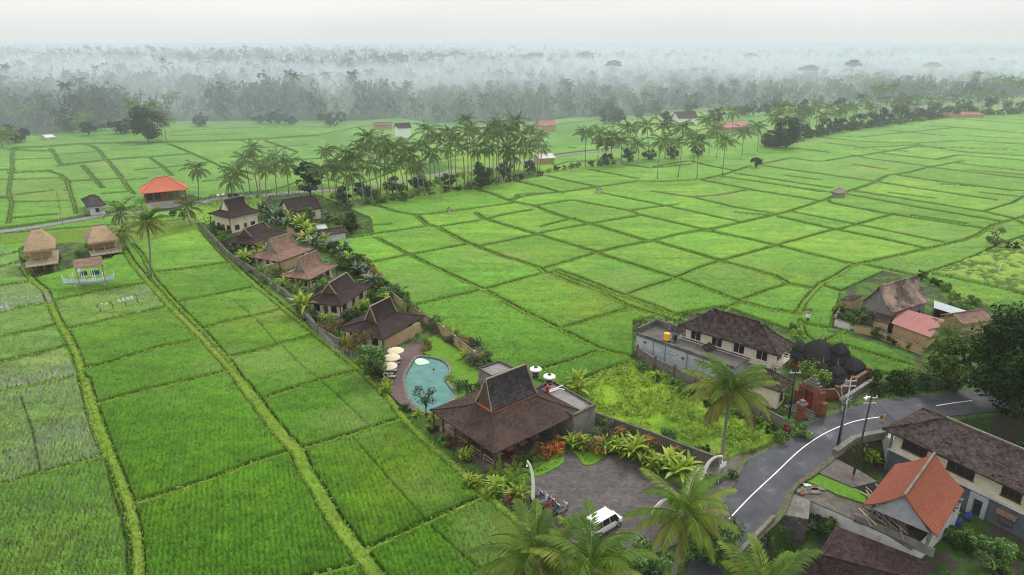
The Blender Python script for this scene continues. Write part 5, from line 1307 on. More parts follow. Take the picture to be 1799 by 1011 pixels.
walls(big, -x0, x0, -y0, y0, mid+.15, ez+.1, M_CREAM, 'upper_wall'); walls(big, -x0-.05, x0+.05, -y0-.05, y0+.05, -.3, mid-.003, M_SLATE, 'lower_wall'); MB().box(-x0-.35, x0+.35, -y0-.35, y0+.35, mid, mid+.147).build('string_course', M_WHITE, big)
Mw, L = wall_frame((-x0, -y0), (x0, -y0))
for (pa, pb, w_) in ((1583, 1635, 3.0), (1663, 1716, 3.0), (1760, 1795, 2.0)):
    # place by where the opening is seen along the wall
    u = Mw.inverted() @ (Matrix.Translation(big.location) @ Matrix.Rotation(ang, 4, 'Z')).inverted() @ ray_plane((pa+pb)/2, 780+(pa-1583)*.5, big.matrix_basis @ (Mw @ Vector((0, 0, 0))), (Matrix.Rotation(ang, 3, 'Z') @ Vector((0, 1, 0))))
    window(big, Mw, u.x-w_/2, mid+.95, w_, 1.55, mull=3, gm=M_DARK)
def wx(px, py): return ((Matrix.Translation(big.location) @ Matrix.Rotation(ang, 4, 'Z') @ Mw).inverted() @ ray_plane(px, py, (Matrix.Translation(big.location) @ Matrix.Rotation(ang, 4, 'Z')) @ (Mw @ Vector((0, 0, 0))), Matrix.Rotation(ang, 3, 'Z') @ Vector((0, 1, 0))))
q = wx(1708, 925); nb = MB().box(q.x-.95, q.x-.5, -.35, 0, .1, 2.9, 0, Mw).box(q.x+.5, q.x+.95, -.35, 0, .1, 2.9, 0, Mw).box(q.x-.5, q.x+.5, -.35, 0, 2.3, 2.9, 0, Mw).build('door_surround', M_BLUEW, big)
door(big, Mw, q.x-.5, 1.0, 2.28, M_DARK, z=.05)
q = wx(1762, 932); window(big, Mw, q.x-.75, .75, 1.5, 1.15, mull=2)
aw = MB(); aw.face([Mw @ Vector(v) for v in ((q.x-1.0, -.0, 2.4), (q.x-1.0, -.75, 2.05), (q.x+1.0, -.75, 2.05), (q.x+1.0, 0, 2.4))]); aw.face([Mw @ Vector(v) for v in ((q.x-1.0, -.0, 2.35), (q.x+1.0, 0, 2.35), (q.x+1.0, -.75, 2.0), (q.x-1.0, -.75, 2.0))]); aw.build('awning', M_TAN, big)
MB().box(-x0-1.2, x0+.8, -y0-1.6, -y0-.08, -.3, .05).build('terrace', M_CONC, big)
for sx, px_ in ((0, 1556),):
    MB().box(-x0-2.4, -x0-.07, -y0+.9, y0-2.5, -.3, 4.0).build('end_wall', M_WHITE, big)
MB().box(-x0-.28, -x0-.053, -y0-.28, -y0-.053, -.3, ez).build('corner_pier', mottled('green_grey_plaster', (.10, .14, .13), (.15, .2, .18), 2), big)
# concrete terrace and red roofed store
PLZ = -0.35
def low_block(name, label, cat, px, z1, z0, top, side, kind=None):
    P = [G(*p, z1) for p in px]; ar = sum(P[i].x*P[(i+1) % len(P)].y-P[(i+1) % len(P)].x*P[i].y for i in range(len(P)))
    if ar < 0: P = P[::-1]
    c = sum(P, Vector())/len(P); m = MB(); m.prism([(q.x-c.x, q.y-c.y) for q in P], z0, z1-.12); root = empty(name, (c.x, c.y, 0), 0, label, cat); m.build('retaining_wall', side, root)
    m = MB(); m.prism([((q.x-c.x)*1.01, (q.y-c.y)*1.01) for q in P], z1-.117, z1); m.build('slab', top, root); return root
low_block('concrete_terrace', 'brown stained concrete terrace on a pale retaining wall beside the road', 'terrace', parse('1388,870 1422,879 1474,901 1560,940 1600,965 1690,880 1640,860 1525,868 1451,855 1405,848'), PLZ, LZ, M_CONC, M_WHITE)
low_block('sloping_yard', 'cracked concrete apron between the road edge and the terrace', 'terrace', parse('1369,903 1385,866 1424,879 1420,912'), -.25, LZ, M_STONE, M_DKSTONE)  # dark side colour stands in for the black shaded hollow under the slab
low_block('driveway', 'grey concrete driveway slab leaving the road toward the white wall', 'driveway', parse('1427,826 1445,812 1462,803 1512,828 1540,846 1500,856'), .0, LZ, M_CONC, M_DKSTONE)
gb = low_block('grass_bank', 'bright green planted bed between driveway and terrace', 'garden bed', parse('1404,842 1425,828 1500,857 1525,869 1519,884 1470,868 1440,853'), -.15, LZ, M_LAWN, M_STONE)
f = Fit((1512, 887), (1644, 939), (1699, 861), 2.3, PLZ); rs = f.root('open_store', 'open sided store with new orange tile roof, grey gable and timber piled inside', 'shed')
zq = f.Mi @ ray_plane(1585, 868, f.M @ Vector((-f.X, 0, 0)), f.M.to_3x3() @ Vector((1, 0, 0))); zr2 = zq.z if 1.2 < zq.z-f.z < 4 else f.z+2.3
m = MB(); roof_slopes(m, f.X, f.Y, f.z, f.X+.02, zr2, 5, .045, .16); m.build('roof', M_ORANGE, rs); ridge_cap(rs, [(-f.X, 0, zr2+.05), (f.X, 0, zr2+.05)], M_STONE, .22)
for sg in (-1, 1): gable(rs, sg*(f.X-.45), f.Y-.75, f.z-.35, zr2-.35, mottled('grey_board', (.30, .31, .34), (.38, .39, .42), 1.5, .8), sg)
for sx in (-1, 0, 1):
    for sy in (-1, 1): MB().box(sx*(f.X-.8)-.14, sx*(f.X-.8)+.14, sy*(f.Y-.8)-.14, sy*(f.Y-.8)+.14, 0, f.z-.1).build('post', M_STONE, rs)
MB().box(f.X-.95, f.X-.8, -f.Y+1, f.Y-1, 0, f.z-.15).build('back_wall', M_GREYP, rs); MB().box(-f.X+1, f.X-1, -f.Y+.8, -f.Y+.95, 0, 1.2).build('side_wall', M_GREYP, rs)
r_ = random.Random(3)
for i in range(46):
    a = Vector((r_.uniform(-f.X-.2, f.X*.1), r_.uniform(-f.Y*.3, f.Y*.8), .1+i*.03)); an = r_.gauss(.9, .35); l = r_.uniform(1.6, 3.2)
    m = MB().bar((0, 0, 0), (math.cos(an)*l, math.sin(an)*l, r_.uniform(-.15, .5)), r_.uniform(.09, .2), .07); o = m.build('timber_plank', M_WOODL if r_.random() < .7 else M_BAMB); o.matrix_basis = f.M @ Matrix.Translation(a); tag(o, 'rough grey timber length in the pile under the orange roofed store', 'plank', 'timber piled in the open store')
wall_run('parapet_wall', 'low pale wall along the terrace edge below the timber pile', 'wall', parse('1500,912 1560,938 1640,975'), .7, M_GREYP, z=PLZ)
tilem = M_BALI
lx, _ = hip_house('dark maroon hipped roof house at the bottom edge, left of the other one', (1335, 985), (1400, 1070), (1680, 1215), (1394, 938), (1575, 1034), LZ+3.0, M_MAROON, M_GREYP, base=LZ, wins=False)
slab_roof('low_house', 'dark red-brown tiled roof slope below the terrace wall', 'house', [(1400, 1030), (1590, 1085), (1640, 990), (1469, 924)], (LZ+2.4, LZ+2.4, LZ+3.6, LZ+3.6), M_MAROON, M_GREYP)
wall_run('stone_wall', 'rough pale stone wall curving beside the road above the garden pit', 'wall', parse('1466,800 1480,790 1500,776 1525,770 1556,765'), .75, M_STONE, t=.7)
wall_run('stone_wall', 'low mossy stone wall along the right road edge', 'wall', parse('1290,985 1312,962 1335,938 1358,914'), .6, M_STONE, t=.4)
# ---------------------------------------------------------------- left: thatched huts, boat pavilion, kiosk, orange roofed pavilion
def thatched(label, a, b, c, r1, r2, ze, mt, wmat, base=.0, stilts=0, deck=None):
    f = Fit(a, b, c, ze, 0); root = f.root('thatched_hut', label, 'hut', 'thatched huts beside the left paddies'); x1, z1 = f.ridge(*r1); x2, z2 = f.ridge(*r2); zr = max((z1+z2)/2, f.z+1.5)
    m = MB(); roof_skirt(m, f.X, f.Y, f.z, min(max(abs(x2-x1)/2, .3), f.X*.5), .01, zr, 5, -.03, .5); m.build('roof', mt, root)
    MB().bar((-abs(x2-x1)/2-.2, 0, zr), (abs(x2-x1)/2+.2, 0, zr), .4, .3).build('ridge_cap', M_THATCHG, root)
    X, Y = f.X-.9, f.Y-.9
    walls(root, -X, X, -Y*.2, Y, stilts, f.z, wmat, t=.1)
    for sx in (-1, 0, 1):
        for sy in (-1, 1): MB().tube([(sx*X, sy*Y, -.2), (sx*X, sy*Y, f.z+.1)], .1, 6).build('post', M_BAMB, root)
    if stilts:
        MB().box(-f.X*1.02, f.X*1.02, -f.Y*1.5, f.Y, stilts-.18, stilts).build('deck', M_WOODL, root)
        for i in range(6):
            xx = -f.X+i*2*f.X/5
            MB().tube([(xx, -f.Y*1.45, -.2), (xx, -f.Y*1.45, stilts-.18)], .09, 6).build('stilt', M_WOOD, root); MB().tube([(xx, 0, -.2), (xx, 0, stilts-.18)], .09, 6).build('stilt', M_WOOD, root)
        rl = MB()
        for z_ in (.5, .95): rl.bar((-f.X, -f.Y*1.48, stilts+z_), (f.X, -f.Y*1.48, stilts+z_), .06).bar((f.X, -f.Y*1.48, stilts+z_), (f.X, -.5, stilts+z_), .06)
        for i in range(9): xx = -f.X+i*2*f.X/8; rl.bar((xx, -f.Y*1.48, stilts), (xx, -f.Y*1.48, stilts+.98), .06)
        rl.build('railing', M_BAMB, root)
    return root, f
thatched('tall straw thatched hut on stilts with bamboo deck', (40, 425), (46, 441), (101, 436), (64, 401), (76, 401), 5.2, M_THATCH, M_BAMB, stilts=2.3)
thatched('lower straw thatched hut with bamboo wall beside the palms', (146, 414), (154, 428), (208, 420), (172, 392), (190, 397), 3.6, M_THATCH, M_BAMB, stilts=1.0)
b = G(155, 500, 1.0); ang = R(13)
bp = slab_roof('boat_pavilion', 'boat shaped pavilion with brown shingle roof on posts', 'pavilion', [(131, 472), (182, 466), (178, 450), (127, 457)], (4.9, 4.9, 5.5, 5.5), M_TAN)
hull = MB(); n_ = 14; Lb = 9.6; prev_ = None
for i in range(n_+1):
    t = i/n_*2-1; w_ = .75*(1-abs(t)**2.6)+.04; kz = .95+.75*abs(t)**3.2; tz = 1.75+.85*abs(t)**3.0; x = t*Lb/2
    sec = [(x, -w_, tz), (x, -w_*.7, kz+.25), (x, 0, kz), (x, w_*.7, kz+.25), (x, w_, tz)]
    if prev_:
        for j in range(4): hull.face([prev_[j], prev_[j+1], sec[j+1], sec[j]]); 
        hull.face([prev_[0], sec[0], (sec[0][0], sec[0][1]+.12, sec[0][2]), (prev_[0][0], prev_[0][1]+.12, prev_[0][2])]); hull.face([prev_[4], (prev_[4][0], prev_[4][1]-.12, prev_[4][2]), (sec[4][0], sec[4][1]-.12, sec[4][2]), sec[4]])
        hull.face([(prev_[0][0], -w_*.9, 1.5), (x, -w_*.9, 1.5), (x, w_*.9, 1.5), (prev_[0][0], w_*.9, 1.5)])
    prev_ = sec
pb = G(157, 494, 1.5); bt = empty('boat', (pb.x, pb.y, 0), R(14), 'white and pale blue wooden boat raised on legs in the paddy', 'boat')
hull.build('hull', mottled('boat_paint', (.62, .68, .70), (.42, .55, .60), 1.5, .6), bt)
for sx in (-1, 1): MB().tube([(sx*Lb*.28, 0, -.2), (sx*Lb*.28, 0, 1.1)], [.28, .18], 8).build('leg', M_WHITE, bt); MB().box(sx*Lb*.5-.06, sx*Lb*.5+.06, -.06, .06, 2.4, 3.3).build('stem_post', M_WPAINT, bt)
for x in (-3.0, -1.0, 1.0, 2.9):
    for y in (-.6, .6): MB().box(x-.05, x+.05, y-.05, y+.05, 1.5, 4.6 if abs(x) < 2.5 else 3.4).build('post', M_WPAINT, bt)
for x0_, x1_ in ((-1.7, -.4), (.3, 1.9)): MB().box(x0_, x1_, .85, .92, 2.5, 3.4).build('curtain', M_BLUE, bt)
b = G(145, 490, 0); t_ = empty('flag', (b.x, b.y-.6, 0), 0, 'folded white flag upright in front of the boat pavilion', 'flag'); hz_ = HT(145, 468, 145, 490); MB().tube([(0, 0, 0), (0, 0, hz_+1.0)], .05, 6).build('pole', M_WOODL, t_); MB().tube([(0, 0, 1.3), (0, 0, 1.8), (0, 0, hz_+.2), (0, 0, hz_+.8)], [.12, .42, .25, .04], 8).build('cloth', M_WPAINT, t_)
hip_house('small grey roofed kiosk with pale walls beside the far road', (141, 350), (153, 364), (188, 360), (157, 341), (168, 345), 2.8, M_GREYSH, M_WHITE, name='kiosk', cat='kiosk', wallin=.7)
pv, PVF = hip_house('orange roofed open pavilion with brick columns beside the far road', (241, 330), (250, 340), (335, 333), (282, 311), (304, 310), 3.6, M_ORANGE2, None, name='pavilion', cat='pavilion', capm=M_ORANGE2)
X, Y = PVF.X-1.2, PVF.Y-1.2
for i in range(6):
    for sy in (-1, 1): MB().box(-X+2*X*i/5-.22, -X+2*X*i/5+.22, sy*Y-.22, sy*Y+.22, 0, 3.6).build('column', M_BRICK, pv)
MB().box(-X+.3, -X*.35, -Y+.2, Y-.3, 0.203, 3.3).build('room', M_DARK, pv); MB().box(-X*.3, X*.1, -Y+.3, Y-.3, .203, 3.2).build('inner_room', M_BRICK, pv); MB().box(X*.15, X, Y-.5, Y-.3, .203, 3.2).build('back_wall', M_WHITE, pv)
MB().box(-PVF.X, PVF.X, -PVF.Y, PVF.Y, -.3, .2).build('platform', M_BRICK, pv); MB().box(-X, X, -Y-.3, -Y-.22, .203, 1.1).build('parapet', M_BRICK, pv)
slab_roof('shed', 'dark low roof in front of the orange roofed pavilion', 'shed', [(262, 369), (322, 363), (312, 352), (258, 357)], (1.2, 1.2, 2.2, 2.2), M_DKSTONE, M_DKSTONE)
# ---- small field huts and far buildings
hip_house('tiny grey thatched field hut in the big right-hand paddies', (1466, 337), (1473, 341), (1482, 338), (1472, 330), (1473, 330), 2.0, M_THATCHG, M_WOODL, name='field_hut', cat='hut', wallin=.5, wins=False)
hip_house('tiny field shrine hut on the bank in the middle paddies', (1048, 332), (1051, 334), (1056, 333), (1051, 329), (1052, 329), 1.7, M_THATCHG, M_WHITE, name='field_hut', cat='hut', wallin=.4, wins=False)
hip_house('tiny white walled hut on the bank near the palm grove', (786, 368), (789, 370), (793, 369), (789, 365), (790, 365), 1.5, M_THATCHG, M_WHITE, name='field_hut', cat='hut', wallin=.3, wins=False)
gable_house('low farm shed with rusty roof and white end wall beyond the villas', (556, 408), (566, 414), (612, 408), (562, 404), (606, 399), 2.2, M_BALI, M_WHITE, name='shed', cat='shed', wins=False)
gable_house('small farm shed with grey tin roof left of the rusty one', (553, 399), (558, 404), (574, 401), (556, 397), (570, 394), 2.0, M_METAL, M_WOODL, name='shed', cat='shed', wins=False)
FARB = [('white two storey house with dark roof beyond the palm row', (694, 224), (697, 226), (721, 224), (703, 217), (716, 216), 5.5, M_BALI, M_WPAINT),
 ('low beige wall and pale roof left of the far white house', (655, 219), (657, 221), (690, 220), (662, 216), (682, 215), 2.4, M_TAN, M_YWALL),
 ('far red roofed house at the edge of the woods, centre', (944, 219), (948, 222), (973, 220), (952, 211), (966, 211), 3.5, M_REDMET, M_YWALL),
 ('white house with dark roof behind the second palm row', (1186, 206), (1190, 209), (1220, 207), (1193, 197), (1213, 196), 4.2, M_BALI, M_WPAINT),
 ('red roofed house hidden behind palms right of centre', (1268, 221), (1273, 226), (1303, 222), (1276, 214), (1296, 213), 3.0, M_REDMET, M_YWALL),
 ('long white building far off at the right', (1558, 191), (1562, 195), (1614, 191), (1568, 187), (1606, 186), 3.4, M_GREYP, M_WHITE),
 ('low red roofed building far off at the right edge', (1655, 199), (1659, 203), (1706, 200), (1664, 197), (1698, 196), 2.6, M_REDMET, M_YWALL),
 ('tiny white roofed hut in the far left field', (75, 240), (79, 243), (92, 241), (81, 237), (88, 237), 1.8, M_WHITE, M_WHITE),
 ('pale roofed hut on the far road beyond the palms', (942, 275), (946, 280), (970, 277), (948, 271), (964, 269), 2.4, M_WHITE, M_YWALL)]
for v in FARB: gable_house(*v, name='far_house', cat='house', wins=v[6] is M_BALI)
# ---------------------------------------------------------------- poles, wires
POLES = []
def pole(label, bx, by, tx, ty, mt, r=.16, arms=1, z=0.0, lamp=False):
    b = G(bx, by, z); h = HT(tx, ty, bx, by, z)-z; v = (505.5-ty)/F; t_ = b.y/(cp+v*sp); x = (tx-899.5)/F*t_-b.x
    root = empty('utility_pole', b, 0, label, 'pole', 'poles along the road bend'); MB().tube([(0, 0, -.3), (x, 0, h)], [r, r*.6], 9).build('shaft', mt, root, smooth=True)
    for i in range(arms): MB().box(x-.75, x+.75, -.05, .05, h-.5-i*.7, h-.4-i*.7).build('crossarm', M_METAL, root)
    for i in (-1, 0, 1):
        if arms: MB().tube([(x+i*.6, 0, h-.4), (x+i*.6, 0, h-.15)], .06, 6).build('insulator', M_WHITE, root)
    if lamp: MB().tube([(x-.15, 0, h-.3), (x-.5, -.2, h-.2), (x-.9, -.3, h-.45)], [.06, .08, .22], 8).build('lamp_head', M_WPAINT, root)
    POLES.append((b+Vector((x, 0, h)), h)); return root
pole('dark pole left of the brick gateway', 1386, 735, 1398, 650, M_BLACK, .14)
pole('short dark pole, front one of the pair on the stone wall', 1470, 789, 1486, 710, M_BLACK, .15, 0)
pole('tall grey pole, rear one of the pair on the stone wall', 1475, 781, 1496, 664, M_METAL, .12, 2)
pole('dark leaning pole with white street lamp above the driveway', 1500, 832, 1532, 693, M_BLACK, .14, 2, lamp=True)
pole('thin pale pole standing in the far left road verge', 110, 396, 107, 372, M_METAL, .1, 0)
def wire(a, b, sag=1.0):
    m = MB(); n = 14; P = [a.lerp(b, i/n)-Vector((0, 0, sag*4*(i/n)*(1-i/n))) for i in range(n+1)]; m.tube([p-a for p in P], .018, 4); return tag(m.build('power_cable', M_BLACK, loc=a), 'thin black overhead cable strung between the roadside poles', 'cable', 'overhead cables by the road bend')
for dx in (-.6, 0, .6):
    for i, j in ((0, 2), (2, 3)): wire(POLES[i][0]+Vector((dx, 0, -.2)), POLES[j][0]+Vector((dx, 0, -.2)))
    wire(POLES[2][0]+Vector((dx, 0, -.2)), G(1760, 640, 6), 1.5); wire(POLES[3][0]+Vector((dx, 0, -.9)), G(1640, 790, 2), .6)
P0 = G(1497, 845, 0); tag(MB().tube([(0, 0, 0), G(1530, 740, 0)*0+(POLES[3][0]-P0)*.75], .028, 5).build('stay_rod', M_BRICK, loc=P0), 'thin orange stay rod leaning against the lamp pole', 'rod')
b = G(1551, 742); t_ = empty('road_marker', b, 0, 'orange road marker with reflector at the house corner', 'marker'); MB().box(-.08, .08, -.05, .05, 0, 1.2).build('post', M_YEL, t_); MB().box(-.45, -.1, -.04, .04, .55, .95).build('reflector', M_BRICK, t_)
# ---------------------------------------------------------------- penjor (tall white bent banners)
def penjor(label, bx, by, pts, w=.42, z=0.0):
    """pts: photo pixels of the strip from foot to tip, all in the upright plane through the foot"""
    b = G(bx, by, z); root = empty('penjor', b, 0, label, 'banner pole', 'tall white bent banners by the car park'); P = []
    for px, py in pts: P.append(ray_plane(px, py, b, (0, 1, 0))-b)
    Q = []
    for i in range(len(P)-1):
        p0, p1, p2, p3 = P[max(i-1, 0)], P[i], P[i+1], P[min(i+2, len(P)-1)]
        for t in (0, .33, .66): Q.append(0.5*((2*p1)+(p2-p0)*t+(2*p0-5*p1+4*p2-p3)*t*t+(3*p1-p0-3*p2+p3)*t**3))
    Q.append(P[-1]); MB().tube([Vector((0, 0, 0))]+Q, .045, 6).build('pole', M_BAMB, root)
    m = MB(); n = len(Q)
    for i in range(n-1):
        d = (Q[i+1]-Q[i]).normalized(); s = Vector((-d.z, 0, d.x)); wa, wb = [w*min(1, 1.25-k/(n-1))*(.55 if k == 0 else 1) for k in (i, i+1)]
        for y in (-.07, .07): q = [Q[i]-s*wa/2, Q[i]+s*wa/2, Q[i+1]+s*wb/2, Q[i+1]-s*wb/2]; m.face([p+Vector((0, y, 0)) for p in (q if y < 0 else q[::-1])])
        for sg in (-1, 1): m.face([Q[i]+s*sg*wa/2+Vector((0, -.07, 0)), Q[i]+s*sg*wa/2+Vector((0, .07, 0)), Q[i+1]+s*sg*wb/2+Vector((0, .07, 0)), Q[i+1]+s*sg*wb/2+Vector((0, -.07, 0))])
    m.build('banner', M_WPAINT, root); t = Q[-1]; MB().tube([t, t-Vector((0, 0, .5)), t-Vector((0, 0, .75))], [.03, .03, .14], 6).build('pendant', M_WPAINT, root); return root
penjor('white bent banner standing alone beside the parked motorbikes', 935, 885, [(936, 878), (937, 855), (935, 832), (931, 818), (926, 809)])
penjor('tallest white bent banner arching over the car park entrance by the road', 1224, 862, [(1229, 846), (1238, 826), (1247, 811), (1258, 803), (1270, 802)])
penjor('white bent banner left of the tallest one at the entrance', 1203, 885, [(1206, 868), (1210, 850), (1218, 832), (1226, 825), (1232, 822)])
penjor('lowest white bent banner behind the foreground palm', 1144, 922, [(1147, 912), (1152, 894), (1162, 882), (1174, 874), (1186, 873)])
b = G(1262, 850); t_ = empty('sign_board', b, R(35), 'small blank white sign board on a post at the entrance', 'sign'); MB().tube([(0, 0, 0), (0, 0, 2.2)], .05, 6).build('post', M_WHITE, t_); MB().box(-.1, 1.0, -.03, .03, 2.0, 2.6).build('board', M_WPAINT, t_)
# ---------------------------------------------------------------- vehicles
def car(label, px, py, ang, paint, L=4.3, W=1.7, H=1.85, van=True, hood=.17):
    b = G(px, py, .1); root = empty('van' if van else 'parked_car', b, ang, label, 'van' if van else 'car'); hx, hw = L/2, W/2
    m = MB(); st = [(-hx, .45, .85, .90), (-hx+.08, .30, 1.07, .97), (-hx*.55, .25, 1.07, 1.0), (0, .25, 1.05, 1.0), (hx*.55, .25, 1.0, 1.0), (hx-.45, .27, .88, .97), (hx-.06, .32, .72, .86), (hx, .42, .62, .80)]
    def sec(x, z0, z1, k): return [(x, -hw*k*.92, z0), (x, -hw*k, (z0+z1)/2), (x, -hw*k*.95, z1), (x, hw*k*.95, z1), (x, hw*k, (z0+z1)/2), (x, hw*k*.92, z0)]
    S = [sec(*s_) for s_ in st]
    for a, c in zip(S[:-1], S[1:]):
        for j in range(6): k = (j+1) % 6; m.face([a[j], a[k], c[k], c[j]][::-1])
    m.face(S[0]); m.face(S[-1][::-1]); body = m.build('body', paint, root, smooth=False)
    xr0, xr1, xb0, xb1 = -hx+.2, hx*.42, -hx+.06, hx*(1-hood*1.9)
    c = MB(); w0, w1 = hw*.95, hw*.86; lo = [(xb0, -w0, 1.06), (xb1, -w0, .98), (xb1, w0, .98), (xb0, w0, 1.06)]; up = [(xr0, -w1, H-.08), (xr1, -w1, H-.08), (xr1, w1, H-.08), (xr0, w1, H-.08)]
    for j in range(4): k = (j+1) % 4; c.face([lo[j], lo[k], up[k], up[j]])
    c.build('glasshouse', M_GLASS, root)
    rf = MB(); top = [(xr0+.12, -w1*.88, H), (xr1-.1, -w1*.88, H), (xr1-.1, w1*.88, H), (xr0+.12, w1*.88, H)]; rf.face(top)
    for j in range(4): k = (j+1) % 4; rf.face([up[j], up[k], top[k], top[j]])
    rf.build('roof', paint, root)
    for sy in (-1, 1):
        for t in (0, .34, .66, 1): 
            a = Vector((xb0+(xb1-xb0)*t, sy*(w0+.01), .94)); e = Vector((xr0+(xr1-xr0)*t, sy*(w1+.01), H-.08)); MB().bar(a, e, .09, .05).build('pillar', paint, root)
    for sx in (-.6, .62):
        for sy in (-1, 1):
            t = MB().tube([(sx*hx, sy*(hw-.2), .31), (sx*hx, sy*(hw+.02), .31)], [.31, .31], 16).build('wheel', M_BLACK, root); MB().tube([(sx*hx, sy*(hw+.0), .31), (sx*hx, sy*(hw+.035), .31)], [.18, .16], 12).build('rim', M_METAL, t)
    for sy in (-1, 1): MB().box(hx-.14, hx+.0, sy*hw*.72-.16, sy*hw*.72+.16, .6, .74).build('headlight', M_METAL, root); MB().box(-hx-.01, -hx+.06, sy*hw*.78-.1, sy*hw*.78+.1, .72, 1.02).build('taillight', M_REDP, root); MB().box(hx*.42, hx*.52, sy*(hw+.1)-.1, sy*(hw+.1)+.1, .98, 1.12).build('mirror', M_BLACK, root)
    MB().box(hx-.04, hx+.02, -.5, .5, .38, .52).build('grille', M_BLACK, root); MB().box(-hx-.03, -hx+.02, -.7, .7, .36, .56).build('bumper', paint, root); return root
def paint(n, c): return mottled(n, c, tuple(x*.94 for x in c), 1.5, .3, spec=.5, bmp=0)
car('white minivan parked on the dark paving behind the front palms', 1060, 928, R(38), paint('car_white', (.78, .78, .78)), 4.4, 1.75, 1.9)
car('dark blue car on the far road between the palms', 414, 348, R(8), paint('car_blue', (.03, .045, .07)), 4.3, 1.75, 1.7, van=False)
def motorbike():
    root = empty('motorbike', (0, 0, 0))
    for x in (-.62, .62): w_ = MB().tube([(x, -.05, .27), (x, .05, .27)], [.27, .27], 14).build('wheel', M_BLACK, root); MB().tube([(x, -.06, .27), (x, .06, .27)], [.12, .12], 8).build('rim', M_METAL, w_)
    bo = MB(); P = [(-.75, .62), (-.3, .72), (.05, .55), (.15, .35), (-.15, .28), (-.6, .4)]; bo.prism([(p[0], p[1]) for p in P], -.14, .14, 0, Matrix.Rotation(R(90), 4, 'X')); b_ = bo.build('body', M_BLACK, root)
    MB().prism([(.28, .3), (.42, .34), (.6, .95), (.45, 1.0)], -.18, .18, 0, Matrix.Rotation(R(90), 4, 'X')).build('front_shield', M_BLACK, root)
    MB().box(-.72, .05, -.13, .13, .722, .8).build('seat', M_BLACK, root); MB().bar((.48, -.33, 1.02), (.48, .33, 1.02), .05).build('handlebar', M_METAL, root); MB().bar((.62, 0, .27), (.48, 0, 1.0), .06).build('fork', M_METAL, root)
    for sy in (-1, 1): MB().box(.44, .48, sy*.3-.06, sy*.3+.06, 1.12, 1.22).build('mirror', M_METAL, root)
    MB().box(.56, .66, -.09, .09, .86, .96).build('headlight', M_WPAINT, root); MB().bar((0, .12, .3), (-.15, .3, .02), .03).build('kickstand', M_METAL, root); return root
mb0 = motorbike(); BC = [paint('bike_blue', (.04, .07, .16)), paint('bike_silver', (.45, .46, .5)), paint('bike_red', (.30, .04, .06)), paint('bike_navy', (.03, .05, .12)), paint('bike_grey', (.3, .31, .34))]
BL = ['blue motorbike nearest the white banner', 'silver motorbike second from the white banner', 'dark red motorbike in the middle of the parked row', 'navy motorbike fourth in the parked row', 'grey motorbike farthest from the white banner']
bikes = [mb0]+[dup(mb0) for _ in range(4)]
for i, (o, (px, py)) in enumerate(zip(bikes, [(944, 879), (954, 885), (965, 893), (974, 903), (988, 901)])):
    o.location = G(px, py, .08); o.rotation_euler = (0, 0, R(25+i*4)); tag(o, BL[i], 'motorbike', 'motorbikes parked beside the white banner')
    for ch in o.children:
        if ch.name.split('.')[0] in ('body', 'front_shield'): ch.data = ch.data.copy(); ch.data.materials[0] = BC[i]
for px, py, lb_ in ((383, 346, 'left one of two white sacks beside the far road'), (392, 345, 'right one of two white sacks beside the far road')):
    b = G(px, py); tag(MB().tube([(0, -.5, .35), (0, -.3, .4), (0, .3, .4), (0, .5, .35)], [.2, .5, .5, .2], 8).build('sack', M_WPAINT, loc=b), lb_, 'sack')
# letters board in the paddy
b = G(171, 553, .0); e_ = G(249, 534, .0); d_ = (e_-b); Ls = d_.length; sg = empty('letter_sign', b, math.atan2(d_.y, d_.x), 'rail of small faded red and white letters standing in the left paddy', 'sign')
for k in range(4): MB().box(Ls*(.08+.28*k)-.05, Ls*(.08+.28*k)+.05, -.05, .05, -.1, 1.3).build('post', M_BLACK, sg)
MB().box(0, Ls, -.04, .04, 1.3, 1.38).build('rail', M_WOODL, sg)
GLY = {'A': [(0, 0, .4, 1), (.4, 1, .8, 0), (.2, .4, .6, .4)], 'T': [(0, 1, .8, 1), (.4, 0, .4, 1)], 'E': [(0, 0, 0, 1), (0, 1, .7, 1), (0, .5, .6, .5), (0, 0, .7, 0)], 'S': [(.7, 1, 0, 1), (0, 1, 0, .5), (0, .5, .7, .5), (.7, .5, .7, 0), (.7, 0, 0, 0)], 'X': [(0, 0, .7, 1), (0, 1, .7, 0)], 'I': [(.35, 0, .35, 1)], 'O': [(0, 0, 0, 1), (0, 1, .7, 1), (.7, 1, .7, 0), (.7, 0, 0, 0)]}
for k, ch in enumerate('XTAX SESET'):
    if ch == ' ': continue
    m = MB(); s_ = Ls/10.4
    for (ax_, az_, bx_, bz_) in GLY[ch]: m.bar((k*s_+ax_*s_*.8+.1, -.02, 1.42+az_*.5), (k*s_+bx_*s_*.8+.1, -.02, 1.42+bz_*.5), .09, .1)
    m.build('letter', M_BRICK if k in (0, 3, 9) else M_WPAINT, sg)

